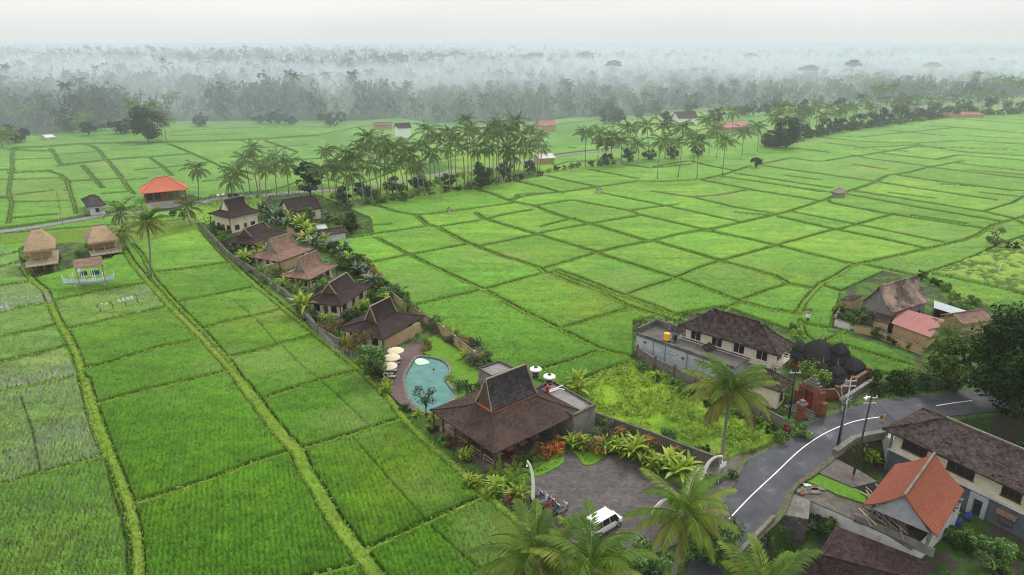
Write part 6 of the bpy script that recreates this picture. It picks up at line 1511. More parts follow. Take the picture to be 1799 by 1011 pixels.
b = G(1418, 566); t_ = empty('field_shrine', b, 0, 'tiny white wrapped shrine on the bank behind the temple', 'shrine'); MB().box(-.2, .2, -.2, .2, 0, .9).build('pedestal', M_DKSTONE, t_); MB().box(-.3, .3, -.25, .25, .903, 1.7).build('cloth', M_WPAINT, t_); MB().tube([(0, 0, 1.7), (0, 0, 1.85), (0, 0, 2.3)], [.45, .4, .05], 4).build('roof', M_THATCHG, t_)
b = G(1752, 482); tag(MB().tube([(0, 0, -.2), (.4, 0, 2.6)], [.07, .06], 6).build('stake', M_WPAINT, loc=b), 'white stake standing in the vegetable terraces at the right', 'stake')
M_DIRT = mottled('verge_dirt', (.06, .055, .035), (.13, .115, .085), 3, .95, (.07, .13, .02), .9)
line_strip('verge', [(x-4, y) for x, y in ROAD_L[5:13]], .7, .108, M_DIRT); line_strip('verge', [(x+5, y+1) for x, y in ROAD_R[2:10]], .8, .108, M_DIRT)

rk = random.Random(21)
for i in range(34):
    px, py = [(rk.uniform(1396, 1440), rk.uniform(852, 872)), (rk.uniform(1500, 1560), rk.uniform(886, 925)), (rk.uniform(1640, 1690), rk.uniform(880, 905))][i % 3]; p = G(px, py, PLZ+.02); s_ = rk.uniform(.15, .5)
    o = MB().prism([(math.cos(k*1.26+rk.random())*s_, math.sin(k*1.26)*s_*.7) for k in range(5)], 0, s_*rk.uniform(.3, .8)).build('rubble_block', rk.choice([M_STONE, M_CONC, M_WHITE, M_BRICK]), loc=p); o.rotation_euler = (0, rk.uniform(-.2, .2), rk.uniform(0, 6)); tag(o, 'broken masonry lump lying on the concrete terrace', 'rubble', 'rubble on the terrace')
for px, py, lb_ in ((1683, 915, 'blue plastic sheet heaped by the white door surround'), (1700, 905, 'blue cloth hanging at the white door surround')):
    b = G(px, py, LZ+.8); tag(MB().tube([(0, 0, -.8), (0, 0, -.3), (.2, 0, .2), (.1, 0, .5)], [.4, .36, .3, .08], 8).build('plastic_sheet', M_BLUE, loc=b), lb_, 'tarpaulin')
b = G(1622, 985, LZ); 
for i, (px, py, w_) in enumerate(((1418, 864, 1.4), (1435, 858, 1.0))): tag(MB().box(-w_, w_, -.5, .5, 0, .12).build('concrete_slab', M_STONE, loc=G(px, py, PLZ+.02)), ['wide broken slab lying at the roadside corner of the terrace', 'narrow broken slab beside the wide one on the terrace'][i], 'slab')
# ================================================================ planting
PL = random.Random(42)
NICE = {'leafy_shrub': 'green leafy shrub', 'dark_shrub': 'dark green shrub', 'lime_shrub': 'lime green shrub', 'croton_bush': 'red and orange leaved bush', 'magenta_bush': 'magenta leaved bush', 'rusty_shrub': 'rust tinged shrub', 'grey_shrub': 'grey green dry shrub',
        'banana_plant': 'bright green banana plant', 'blue_banana_plant': 'bluish green banana plant', 'heliconia_clump': 'lime leaved heliconia clump', 'dracaena': 'tufted slender leaved plant', 'spiky_plant': 'spiky rosette plant', 'tree_fern': 'lime umbrella fern', 'small_palm': 'small feathery garden palm'}
def plant(kind, px, py, s=1.0, where='', z=0.0, group=None):
    mes = KIND[kind]; p = G(px, py, z); r = PL
    o = obj_of(kind, r.choice(mes), None, p, r.uniform(0, 6.28), (s*r.uniform(.9, 1.1), s*r.uniform(.9, 1.1), s*r.uniform(.85, 1.2)))
    if kind in ('leafy_shrub', 'dark_shrub', 'lime_shrub', 'croton_bush', 'magenta_bush', 'rusty_shrub', 'grey_shrub'): o.location.z -= .15*s
    tag(o, NICE[kind]+' '+where, 'shrub' if 'shrub' in kind or 'bush' in kind else 'plant', group or (NICE[kind]+'s '+where)); return o
def row(kinds, pts, gap, s, where, jit=.5, z=0.0):
    P = [G(*p, z) for p in parse(pts)]
    for a, b in zip(P[:-1], P[1:]):
        L = (b-a).length; n = max(1, int(L/gap))
        for i in range(n):
            p = a.lerp(b, (i+PL.random()*.6)/n)+Vector((PL.gauss(0, jit), PL.gauss(0, jit), 0)); k = PL.choice(kinds)
            px, py = pxof(p.x, p.y, z); plant(k, float(px), float(py), s*PL.uniform(.75, 1.25), where, z)
# villa gardens
row(['leafy_shrub', 'dark_shrub', 'heliconia_clump', 'dracaena', 'small_palm'], '372,398 418,448 462,478', 2.2, 1.25, 'inside the wall below the far villas', .8)
row(['dracaena', 'leafy_shrub', 'banana_plant', 'spiky_plant'], '440,470 470,500 510,522 545,560', 2.2, 1.2, 'between the wall and the pale shingled villas', 1.0)
row(['leafy_shrub', 'dark_shrub', 'dracaena', 'heliconia_clump', 'rusty_shrub'], '556,556 590,590 620,620', 1.9, 1.3, 'in front of the second dark villa', .9)
row(['banana_plant', 'leafy_shrub', 'lime_shrub', 'dracaena'], '420,420 450,440 475,470 505,500 530,512', 1.9, 1.1, 'tucked close around the villas', 1.2)
row(['leafy_shrub', 'dark_shrub', 'small_palm', 'lime_shrub'], '600,575 630,560 655,545 690,525 700,515', 1.7, 1.5, 'between the two dark villas', .8)
row(['dracaena', 'leafy_shrub', 'dark_shrub'], '555,525 570,505 560,495', 1.8, 1.3, 'between second dark villa and the pale one', .6)
row(['dark_shrub', 'leafy_shrub', 'banana_plant', 'blue_banana_plant'], '470,380 500,400 540,415 570,440 600,455 640,490 680,510 715,535', 2.1, 1.5, 'along the back of the villa row', .9)
row(['blue_banana_plant', 'banana_plant', 'leafy_shrub', 'dark_shrub'], '470,372 500,392 540,398', 2.4, 1.4, 'beside the long low house', 1.2)
row(['lime_shrub', 'rusty_shrub', 'leafy_shrub'], '600,450 625,462 650,480 665,500', 2.0, 1.4, 'at the bend of the back garden wall', .7)
row(['grey_shrub', 'rusty_shrub', 'spiky_plant', 'leafy_shrub'], '762,572 785,592 812,610 840,636 862,652', 1.5, 1.15, 'along the outer side of the pool garden wall', .5)
row(['grey_shrub', 'grey_shrub', 'leafy_shrub'], '835,640 855,650', 1.2, 1.5, 'behind the grey box annex', .6)
row(['small_palm', 'dark_shrub', 'rusty_shrub', 'dracaena'], '738,600 748,612 745,625', 1.3, 1.1, 'at the top corner of the deck', .4)
row(['lime_shrub', 'leafy_shrub', 'grey_shrub'], '800,690 812,700 825,690 838,700', 1.6, 1.2, 'between the pool and the restaurant', .8)
plant('lime_shrub', 789, 668, .8, 'on the pool edge')
row(['leafy_shrub', 'dark_shrub', 'heliconia_clump'], '600,606 625,632 650,652 672,678 690,700', 1.9, .95, 'on the field side bank below the deck', .4)
row(['leafy_shrub', 'dark_shrub', 'rusty_shrub', 'heliconia_clump', 'spiky_plant'], '715,722 740,738 765,762 800,792 830,818', 1.5, .9, 'on the bank below the restaurant', .5)
row(['tree_fern'], '858,832 872,838 884,846 898,838 905,852 868,848', 1.5, 1.15, 'clustered at the corner below the restaurant', .5)
row(['banana_plant', 'lime_shrub', 'heliconia_clump', 'leafy_shrub', 'magenta_bush'], '850,845 880,868 905,880 925,885', 1.3, 1.0, 'in the bed left of the white banner', .6)
row(['croton_bush', 'lime_shrub', 'croton_bush'], '946,890 960,902 972,912 985,925 1000,935', 1.2, .7, 'in the strip behind the motorbikes', .3)
plant('magenta_bush', 905, 882, 1.1, 'with yellow tips, at the field edge'); plant('magenta_bush', 893, 808, 1.3, 'beside the restaurant corner'); plant('small_palm', 925, 815, 1.2, 'at the restaurant corner bed')
row(['leafy_shrub', 'dark_shrub', 'rusty_shrub'], '928,806 945,812 960,800 985,790', 1.3, 1.0, 'before the restaurant front'); plant('croton_bush', 963, 806, 1.2, 'rounded, on the lawn by the entrance'); plant('croton_bush', 980, 796, 1.4, 'taller, at the restaurant entrance')
row(['heliconia_clump', 'rusty_shrub', 'heliconia_clump', 'small_palm'], '1005,786 1025,790 1045,795 1062,796', 1.1, 1.35, 'behind the small lawn at the top of the car park', .4)
row(['banana_plant', 'heliconia_clump', 'heliconia_clump', 'lime_shrub', 'heliconia_clump', 'croton_bush'], '1062,792 1085,795 1110,803 1140,815 1170,832 1195,848', .75, 1.25, 'in the bright hedge along the car park', .4)
row(['leafy_shrub', 'rusty_shrub', 'grey_shrub'], '1050,770 1090,780 1130,790 1170,806 1210,825', 1.5, 1.2, 'along the stained wall behind the hedge', .6)
row(['lime_shrub', 'leafy_shrub'], '1060,748 1095,752 1130,770 1170,785 1210,800', 1.7, 1.15, 'on the meadow side of the stained wall', .8)
row(['lime_shrub', 'grey_shrub', 'leafy_shrub'], '1060,690 1120,700 1180,730 1240,760 1300,790', 6.0, .6, 'scattered in the rough meadow', 3.0)
row(['dark_shrub', 'leafy_shrub'], '1130,652 1160,668 1200,690 1245,712 1290,736 1340,758 1375,768', 1.9, .95, 'along the foot of the boundary wall', .5)
row(['dark_shrub', 'leafy_shrub', 'rusty_shrub'], '1395,935 1415,925 1440,930 1462,938', 1.0, 1.0, 'packed below the pale terrace wall', .3, LOWZ+.8)
row(['dark_shrub', 'leafy_shrub', 'heliconia_clump'], '1505,800 1530,812 1550,826', 1.1, 1.1, 'beside the leaning lamp pole in the sunken yard', .4, LOWZ+.8)
row(['leafy_shrub', 'dark_shrub', 'banana_plant', 'lime_shrub'], '1478,545 1500,560 1530,575 1560,585', 1.6, 1.2, 'crowding the farm yard', 1.0)
row(['leafy_shrub', 'dark_shrub', 'lime_shrub'], '1640,505 1680,520 1720,535 1650,560 1690,585', 2.0, 1.2, 'between the farm sheds', 1.2)
plant('magenta_bush', 1381, 757, 1.1, 'at the wall end by the road'); row(['leafy_shrub', 'lime_shrub'], '1370,772 1395,768 1405,758', 1.3, 1.0, 'at the wall end beside the road', .4)
row(['leafy_shrub'], '1276,838 1284,846', .9, .8, 'around the sign board', .3)
row(['banana_plant'], '1010,690 1022,680', 1.5, 1.2, 'standing alone in the meadow corner', .2); plant('dark_shrub', 1238, 800, .8, 'dark heap at the meadow edge')
row(['dark_shrub', 'leafy_shrub', 'dark_shrub', 'grey_shrub'], '1530,690 1560,688 1600,682 1640,680 1680,690', 1.5, 1.5, 'in the hedge between road and paddy', .6)
row(['dark_shrub', 'leafy_shrub'], '1525,668 1570,672 1630,668 1660,672', 1.8, 1.2, 'on the paddy side of the road hedge', .5)
row(['dark_shrub', 'leafy_shrub', 'magenta_bush'], '1505,578 1535,590 1575,608 1612,622', 1.5, .9, 'against the beige farm wall', .3); row(['grey_shrub', 'leafy_shrub'], '1470,560 1485,566 1500,555', 1.3, .9, 'in the farm yard corner', .4)
row(['lime_shrub', 'leafy_shrub'], '1395,575 1402,590 1412,612', 2.0, .9, 'on the bank behind the temple', .3)
row(['dark_shrub', 'leafy_shrub', 'dark_shrub'], '1478,800 1500,790 1520,786 1545,800', 1.4, 1.3, 'in the pit behind the curved stone wall', .6, LOWZ+1.2)
row(['dark_shrub', 'leafy_shrub'], '1300,1000 1325,975 1350,950 1375,925', 1.4, 1.0, 'on the bank below the road edge', .4, LOWZ+1.6)
row(['leafy_shrub', 'dark_shrub', 'rusty_shrub'], '1660,950 1690,965 1720,985 1750,1000', 1.8, 1.0, 'in the yard below the slate blue wall', .9, LOWZ)
row(['dark_shrub', 'leafy_shrub'], '1430,935 1450,945 1465,930', 1.2, 1.0, 'in the gap between terrace wall and roofs', .4, LOWZ)
row(['leafy_shrub', 'dark_shrub', 'spiky_plant', 'banana_plant'], '40,460 60,480 110,460 130,448 165,445 200,440', 2.0, 1.0, 'around the thatched huts', .8)
row(['lime_shrub', 'leafy_shrub', 'blue_banana_plant'], '545,392 580,385 610,400 640,405', 2.2, 1.3, 'around the farm sheds', 1.0)
row(['banana_plant', 'leafy_shrub', 'lime_shrub'], '600,366 650,352 700,340 760,330 830,318 900,306', 3.0, 1.7, 'among the trunks of the palm grove', 3.5)
row(['leafy_shrub', 'grey_shrub', 'dark_shrub'], '590,372 640,364 700,352 758,343 830,332 900,318 955,306', 3.2, 1.25, 'under the palm grove edge', 1.2)
row(['leafy_shrub', 'dark_shrub', 'lime_shrub'], '960,304 1010,295 1094,288', 4.0, 1.3, 'under the second palm group', .9)
row(['leafy_shrub', 'dark_shrub'], '255,385 300,384 345,380', 2.5, .9, 'along the far lawn edge', .5)
# individual broadleaf trees
tree('garden_tree', 'dense green tree at the left end of the pool deck', 'tree', 655, 668, 2.7, 6.0, 1.0, M_MIDG, 1, 26, 90, .20, tlo=.1, thi=.6)
tree('garden_tree', 'frangipani with pinkish flowers in front of the pool villa', 'tree', 640, 625, 2.2, 4.6, 1.6, M_RUST, 2, 18, 60, .14)
tree('garden_tree', 'small dark slender-trunked tree standing beside the pool', 'tree', 750, 735, 1.7, 5.2, 2.4, M_GREYG, 3, 16, 55, .12, trunk_r=.07, tlo=0, thi=.3)
tree('garden_tree', 'pale shrubby tree between the two dark villas', 'tree', 580, 590, 2.2, 3.6, .9, M_RUST, 4, 16, 60, .15)
tree('conical_tree', 'pointed light green tree on the back wall beside the villas', 'tree', 717, 560, 1.5, 5.6, .3, M_LIME, 5, 26, 60, .13, shape='cone', tlo=0, thi=.4)
tree('shade_tree', 'dark dense tree standing alone beside the far road', 'tree', 545, 346, 4.2, 12.5, 1.5, M_TREE, 6, 34, 80, .34, tlo=0, thi=.35, crl=.34)
tree('garden_tree', 'round bluish green tree beside the long low house', 'tree', 537, 392, 2.4, 5.4, .6, M_TREE, 7, 22, 70, .22, tlo=.4, thi=.9)
tree('garden_tree', 'round dark tree beside the rusty farm shed', 'tree', 617, 410, 2.3, 5.6, .6, M_TREE, 8, 22, 70, .22, tlo=.2, thi=.6)
tree('grove_tree', 'bushy dark tree in the palm grove', 'tree', 845, 333, 4.0, 9.5, 1.2, M_TREED, 9, 28, 70, .36)
tree('grove_tree', 'round bushy tree among the far left field palms', 'tree', 262, 252, 9.0, 18, 2.0, M_TREED, 10, 40, 90, .6, tlo=.3, thi=1)
tree('grove_tree', 'low bushy tree at the left edge of the far fields', 'tree', 28, 252, 6, 9, 1.0, M_TREED, 11, 24, 60, .5)
tree('grove_tree', 'dense dark tree at the near end of the right palm belt', 'tree', 1380, 262, 6.5, 15, 1.0, M_TREED, 12, 34, 90, .5, tlo=.1, thi=.6)
tree('field_tree', 'small grey green tree on a bank near the right edge', 'tree', 1748, 438, 2.6, 5.2, 1.2, M_GREYG, 13, 18, 60, .18)
tree('field_tree', 'bushy grey tree on the bank in the far paddies', 'tree', 1328, 296, 2.2, 4.5, .6, M_TREED, 14, 16, 60, .3)
tree('field_shrub', 'tiny dark bush on the bank right of the small grey tree', 'bush', 1783, 440, 1.2, 2.4, .4, M_TREE, 15, 10, 50, .14); tree('field_shrub', 'tiny dark bush on the bank beside the small grey tree', 'bush', 1769, 441, .9, 2.8, .4, M_TREE, 16, 10, 50, .14)
tree('field_shrub', 'dark bush at the bank corner beside the farmhouse ridge', 'bush', 1619, 492, 1.1, 2.2, .3, M_TREE, 17, 10, 50, .14)
tree('frangipani_tree', 'frangipani with pale leaf rosettes before the largest black shrine', 'tree', 1432, 690, 2.6, 4.8, 1.6, M_LIME, 18, 20, 60, .17, tlo=.0, thi=.5)
tree('frangipani_tree', 'bare silvery branched frangipani by the low grey wall', 'tree', 1478, 724, 2.2, 3.8, 1.4, M_GREYG, 19, 9, 22, .12, bark=M_METAL, trunk_r=.15)
tree('garden_tree', 'pale leaved tree before the balcony of the big house', 'tree', 1362, 690, 2.0, 4.2, 1.2, M_GREYG, 20, 18, 60, .15, tlo=.2)
tree('yard_tree', 'light green leafy tree in the farm yard against the grey gable', 'tree', 1508, 580, 1.8, 4.4, .8, M_TREE, 21, 18, 70, .16, tlo=.5, thi=1)
tree('yard_tree', 'green leafy tree in the lower yard at the bottom right', 'tree', 1740, 1003, 2.0, 4.4, 1.0, M_MIDG, 22, 20, 80, .17, z=LOWZ)
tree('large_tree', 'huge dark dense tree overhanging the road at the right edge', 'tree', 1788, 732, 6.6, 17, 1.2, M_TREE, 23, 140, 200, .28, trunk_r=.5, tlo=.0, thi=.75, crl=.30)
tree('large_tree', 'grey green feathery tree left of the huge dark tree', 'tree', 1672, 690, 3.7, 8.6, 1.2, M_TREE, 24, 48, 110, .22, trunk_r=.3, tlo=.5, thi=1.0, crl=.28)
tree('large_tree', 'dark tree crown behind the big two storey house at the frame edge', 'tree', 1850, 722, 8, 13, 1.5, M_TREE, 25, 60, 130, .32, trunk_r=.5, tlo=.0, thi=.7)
tree('field_tree', 'small tufted tree on the bank behind the temple', 'tree', 1447, 612, 1.0, 2.4, .6, M_LIME, 26, 8, 40, .12)
tree('field_tree', 'tall thin pale shrub at the left corner of the blue building', 'tree', 1128, 585, 1.0, 3.4, .8, M_LIME, 27, 9, 40, .14)
tree('garden_tree', 'dark tree below the foreground palms beside the road', 'tree', 1240, 985, 3.2, 5.5, .8, M_MIDG, 28, 30, 110, .22, tlo=0, thi=.5)
tree('garden_tree', 'green bushy tree under the foreground palms at the bottom edge', 'tree', 1120, 1035, 3.0, 4.5, .8, M_MIDG, 29, 26, 110, .22, tlo=0, thi=.6)
# ---------------------------------------------------------------- palms
FG = 'coconut palms in the foreground'
palm('tall foreground palm rising through the meadow view beside the road', 1283, 690, 1265, 845, lod=0, group=FG, s=1.12, seed=1)
palm('large foreground palm with drooping fronds in front of the road, bottom centre', 1203, 905, h=12.5, lod=0, group=FG, s=.93, seed=2, hi=1)
palm('foreground palm in front of the white minivan', 1040, 1003, h=12.5, lod=0, group=FG, s=.98, seed=3, hi=2)
palm('foreground palm at the bottom edge left of the minivan', 943, 985, h=12.0, lod=0, group=FG, s=.98, seed=4, hi=3)
palm('foreground palm just below the bottom edge, only its frond tips showing', 1345, 1050, h=11, lod=0, group=FG, s=.95, seed=5)
palm('small yellowish palm in front of the red metal shed', 1668, 592, 1668, 640, lod=1, s=.75, seed=6)
LP_ = 'palms near the left road'
palm('tall palm rising from the wide field path, beside the thatched huts', 258, 392, 264, 487, lod=0, group=LP_, s=1.0, seed=7)
palm('palm left of the tall one, behind the field path', 212, 373, 222, 425, lod=1, group=LP_, s=1.1, seed=8)
palm('short yellowing palm beside the bamboo walled hut', 216, 410, 218, 440, lod=1, group=LP_, s=.85, seed=9)
palm('palm with drooping fronds beside the far garden path', 330, 366, 336, 396, lod=1, group=LP_, s=1.0, seed=10)
palm('palm standing alone right of the orange roofed pavilion', 345, 298, 348, 352, lod=1, group=LP_, s=1.0, seed=11)
MG = 'coconut palms of the grove beyond the villas'
mid = [(585, 290, 590, 350), (636, 262, 640, 350), (665, 250, 668, 345), (676, 272, 680, 340), (712, 256, 716, 336), (752, 232, 756, 330), (812, 262, 816, 326), (862, 226, 866, 318), (884, 228, 886, 312), (932, 228, 930, 304), (948, 240, 944, 300), (900, 274, 902, 316), (790, 234, 794, 330), (730, 292, 734, 342), (615, 305, 620, 362), (455, 290, 462, 356), (405, 318, 412, 352), (415, 302, 432, 348), (443, 262, 455, 345), (466, 300, 472, 370), (503, 290, 507, 345), (574, 268, 582, 352), (607, 272, 612, 366), (626, 282, 640, 364), (645, 242, 655, 362), (655, 292, 668, 356), (690, 262, 697, 348), (700, 290, 712, 350), (742, 258, 746, 344), (720, 270, 728, 346), (769, 244, 776, 342), (800, 248, 803, 336), (824, 232, 828, 334), (818, 212, 822, 326), (850, 240, 852, 322), (875, 240, 874, 328), (872, 218, 876, 320), (906, 214, 905, 318), (917, 240, 910, 320), (938, 252, 930, 308), (925, 262, 920, 312), (890, 262, 888, 322), (955, 262, 948, 300), (895, 232, 897, 318), (838, 262, 842, 330), (785, 262, 790, 336), (560, 300, 566, 350), (590, 300, 597, 356), (680, 300, 684, 350), (430, 280, 440, 340), (480, 282, 486, 342), (860, 262, 862, 326), (760, 270, 764, 330)]
for i, (hx, hy, bx, by) in enumerate(mid):
    palm(('pale fronded' if i % 3 == 0 else 'dark fronded' if i % 3 == 1 else 'slender')+' coconut palm in the dense grove beyond the villas', hx, hy, bx, by, lod=1, group=MG+(' pale' if i % 3 == 0 else ' dark' if i % 3 == 1 else ' slender'), s=1.02+.16*((i*7) % 3-1), seed=20+i)
SG = [(1028, 236, 1028, 294), (1053, 236, 1050, 292), (1075, 241, 1074, 292), (1092, 250, 1092, 290), (1107, 227, 1107, 287), (1136, 222, 1138, 282), (1164, 249, 1155, 316), (1199, 227, 1191, 313), (1229, 250, 1224, 315), (1242, 213, 1245, 272), (1275, 249, 1269, 308), (1308, 233, 1303, 276), (1286, 197, 1285, 250), (1167, 224, 1168, 280), (1217, 240, 1218, 286), (1258, 230, 1258, 280), (1120, 255, 1120, 286), (1062, 255, 1064, 290), (1188, 252, 1186, 284), (1330, 225, 1330, 268)]
for i, (hx, hy, bx, by) in enumerate(SG):
    front = by > 305
    palm(['leaning', 'straight', 'short', 'tall'][i % 4]+(' palm with bare trunk standing out in the middle paddies' if front else ' palm in the loose second row behind the middle paddies'), hx, hy, bx, by, lod=1, group='palms of the second row '+['leaning', 'straight', 'short', 'tall'][i % 4], s=1.22, seed=70+i)
RB = [(1361, 208, 1361, 258), (1372, 190, 1374, 262), (1392, 190, 1392, 250), (1384, 212, 1386, 258), (1405, 212, 1405, 246), (1420, 200, 1420, 243), (1435, 190, 1435, 240), (1446, 204, 1446, 238), (1457, 190, 1457, 236), (1470, 200, 1470, 233), (1486, 188, 1486, 230), (1500, 190, 1500, 228), (1513, 172, 1512, 226), (1526, 186, 1526, 224), (1545, 158, 1545, 222), (1557, 176, 1556, 220), (1568, 155, 1568, 219), (1580, 180, 1580, 217), (1597, 176, 1597, 214), (1614, 174, 1614, 212), (1634, 178, 1634, 210), (1654, 176, 1654, 208), (1678, 172, 1678, 206), (1705, 158, 1704, 204), (1725, 162, 1724, 203), (1752, 142, 1752, 202), (1775, 142, 1774, 201), (1792, 148, 1791, 200), (1740, 165, 1740, 202), (1810, 150, 1810, 200), (1535, 195, 1535, 224), (1606, 188, 1606, 213), (1765, 168, 1765, 202)]
for i, (hx, hy, bx, by) in enumerate(RB): palm('coconut palm in the dense belt along the far right paddies', hx, hy, bx, by, lod=1 if i < 14 else 2, group='palm belt along the right paddies', s=1.1, seed=120+i)
row(['leafy_shrub', 'dark_shrub', 'grey_shrub'], '1350,262 1400,248 1450,237 1500,228 1550,221 1600,214 1680,206 1799,200', 5.0, 2.6, 'under the right palm belt', 1.5)
for i, (hx, hy, bx, by) in enumerate([(137, 210, 142, 236), (153, 204, 155, 232), (229, 184, 236, 240), (240, 196, 240, 240), (266, 188, 266, 246), (252, 206, 255, 246), (290, 212, 292, 248), (4, 240, 6, 262), (16, 232, 16, 256), (-8, 236, -8, 262)]):
    palm(['short far palm left of the tree clump in the left fields', 'far palm beside the short one in the left fields', 'tallest palm rising left of the clump in the far left fields', 'palm below the tallest one in the far clump', 'palm above the middle of the far clump', 'low palm inside the far clump', 'small palm at the right side of the far clump', 'palm at the left picture edge', 'taller palm near the left picture edge', 'palm partly outside the left picture edge'][i], hx, hy, bx, by, lod=1, s=1.15, seed=160+i, group='palms in the far left fields')
BR = [(1412, 243, 4, 8), (1450, 237, 4.5, 9), (1474, 233, 4, 8), (1503, 228, 5, 10), (1530, 224, 5, 9), (1552, 222, 5, 11), (1586, 216, 5, 9), (1612, 213, 4, 8), (1640, 210, 5, 9), (1672, 207, 5, 9), (1700, 205, 6, 11), (1735, 203, 6, 12), (1770, 201, 6, 11), (1350, 255, 4, 8), (1365, 262, 4, 9)]
for i, (px, py, rc_, h_) in enumerate(BR): tree('belt_tree', 'dark bushy tree filling the belt along the far right paddies', 'tree', px, py, rc_, h_, 1.0, M_TREED, 400+i, 18, 60, .5, group='bushy trees in the right palm belt', tlo=.1, thi=.9)
for i, (px, py, rc_, h_) in enumerate([(1105, 286, 3, 6), (1066, 291, 2.5, 5), (1140, 282, 3, 5), (1180, 280, 3, 6), (1225, 275, 3.5, 6), (640, 352, 3.2, 6), (690, 340, 3, 6), (735, 336, 3, 6), (790, 330, 3, 5), (885, 316, 3.4, 7), (930, 306, 3, 6), (610, 360, 3, 6)]): tree('grove_tree', 'low bushy tree standing among the palm trunks', 'tree', px, py, rc_, h_, .8, M_TREED, 430+i, 16, 60, .32, group='bushy trees among the palms', tlo=.3, thi=1)
rb = random.Random(12)
for i in range(34):
    px = rb.uniform(1040, 1820); py = rb.uniform(198, 222)-(px-1040)*.022; tree('far_tree', 'small hazy broadleaf tree in the fields before the right woods', 'tree', px, py, rb.uniform(3.5, 7), rb.uniform(6, 12), 1.0, M_TREED, 460+i % 6, 14, 45, .7, group='hazy trees before the right woods', tlo=.2, thi=1)
for i in range(16):
    px = rb.uniform(20, 640); py = rb.uniform(214, 226)+(14 if px < 250 else 0); tree('far_tree', 'small hazy broadleaf tree at the edge of the left woods', 'tree', px, py, rb.uniform(3.5, 6), rb.uniform(6, 10), 1.0, M_TREED, 480+i % 6, 14, 45, .6, group='hazy trees before the left woods', tlo=.2, thi=1)
# palms standing in front of the woods: individuals, small in the picture
FR = random.Random(9)
for i in range(84):
    px = 400+1400*(i+FR.random())/84 if i > 10 else 20+380*FR.random(); x = G(px, 210).x; fy = float(np.interp(G(px, 205).x, ffx, ffy)); fy = float(np.interp((px-899.5)/F*fy*1.02, ffx, ffy))
    yy = fy+FR.uniform(2, 60)**1.0; xx = (px-899.5)/F*yy/ (cp)*1.0; hh = FR.uniform(11, 19)
    b = Vector((xx, yy, float(gz(xx, yy)))); root = empty('coconut_palm', b, 0, 'small hazy coconut palm at the front edge of the far woods', 'palm tree', 'palms along the front of the far woods')
    dx = FR.uniform(-1.5, 1.5); MB().tube([(0, 0, 0), (dx*.4, 0, hh*.5), (dx, 0, hh)], [.26, .2, .16], 4).build('trunk', M_BARK, root); obj_of('crown', PALM2[i % 3], root, (dx, 0, hh), FR.uniform(0, 6), FR.uniform(.9, 1.15))
# ---------------------------------------------------------------- the far woods: one mass
def woods(name, n, ylo, yhi, seed, label, hlo=10, hhi=20, nl=70, size=1.0, xr=.86, palms=.3):
    r = np.random.default_rng(seed); P0 = [crown(800+i, 1.0, 1.3, 9, nl//9, .16*size, crl=.42, tlo=.1, thi=.9)[:3] for i in range(6)]
    PP_ = [palm_crown(850+i, 12, 5, .62, .19, .035, 1) for i in range(3)]
    VV = []; TT = []; k = 0
    cl = 0
    while k < n:
        y = math.exp(r.uniform(math.log(ylo), math.log(yhi))); x = r.uniform(-xr, xr)*y; fy = float(np.interp(x, ffx, ffy)); y2 = fy+(y-400)+r.uniform(0, 6)
        x2 = x*y2/y
        if fbm(np.array([x2]), np.array([y2]), .012, 3, 71)[0] < .35: continue
        k += 1; z0 = float(gz(x2, y2)); h = r.uniform(hlo, hhi)*(1.25 if x2 < -90 else 1.0)*(1+.5*(float(fbm(np.array([x2]), np.array([y2]), .008, 2, 72)[0])-.5)); h = min(h, max(8, 42-z0)); a = r.uniform(0, 6.28); ca, sa = math.cos(a), math.sin(a)
        if r.random() < palms: V, Fq, T = PP_[r.integers(3)]; s = min(h*.55, 8.0); zo = h; ss_ = (s, s, s)
        else: V, Fq, T = P0[r.integers(6)][0], None, P0[r.integers(6)][2]; s = h*r.uniform(.32, .46); ss_ = (s, s, h*.62); zo = h*.12
        if Fq is not None: Vq = V[Fq.ravel()]; Tq = T[Fq.ravel()]
        else: Vq = V; Tq = T
        W_ = np.stack([(Vq[:, 0]*ca-Vq[:, 1]*sa)*ss_[0]+x2, (Vq[:, 0]*sa+Vq[:, 1]*ca)*ss_[1]+y2, Vq[:, 2]*ss_[2]+zo+z0], 1); VV.append(W_); TT.append(np.clip(Tq+r.normal(0, .12), 0, 1) if len(Tq) == len(Vq) else np.full(len(Vq), .4))
    V = np.concatenate(VV); T = np.concatenate(TT); n4 = len(V)//4*4
    o = np_mesh(name, V[:n4], np.arange(n4).reshape(-1, 4), M_TREED, tint=T[:n4]); tag(o, label, kind='stuff'); return o
woods('far_woods', 1700, 400, 640, 1, 'hazy mass of trees behind the fields', 7, 21, 135, .85, palms=.12)
woods('distant_woods', 2600, 640, 1900, 2, 'pale misty mass of distant trees', 11, 22, 63, 1.2, palms=.05)
# emergent umbrella crowned trees that stand out of the mist
EM = [(692, 92, 850, 26, 'broad umbrella crowned tree standing above the mist left of centre'), (800, 88, 950, 24, 'wide flat crowned tree on the skyline near the centre'), (770, 92, 930, 22, 'second flat crowned tree on the skyline near the centre'), (1078, 103, 700, 14, 'lone dark umbrella tree against the mist right of centre'), (1030, 90, 1000, 22, 'pale dome crowned tree on the skyline right of centre'), (370, 98, 900, 16, 'pale umbrella tree in the mist at the left'), (602, 96, 1000, 16, 'small pale tree on the misty skyline left of centre'), (1500, 104, 750, 16, 'flat crowned tree in the mist at the right'), (1420, 112, 700, 18, 'grey crowned tree in the mist right side'), (1640, 108, 800, 18, 'pale crowned tree in the mist near the right edge'), (410, 122, 800, 18, 'broad crowned tree above the left woods'), (1245, 132, 640, 10, 'rounded tree above the palms right of centre'), (1320, 92, 1050, 20, 'faint flat tree on the right skyline'), (940, 92, 1000, 22, 'faint round tree on the skyline at the centre')]
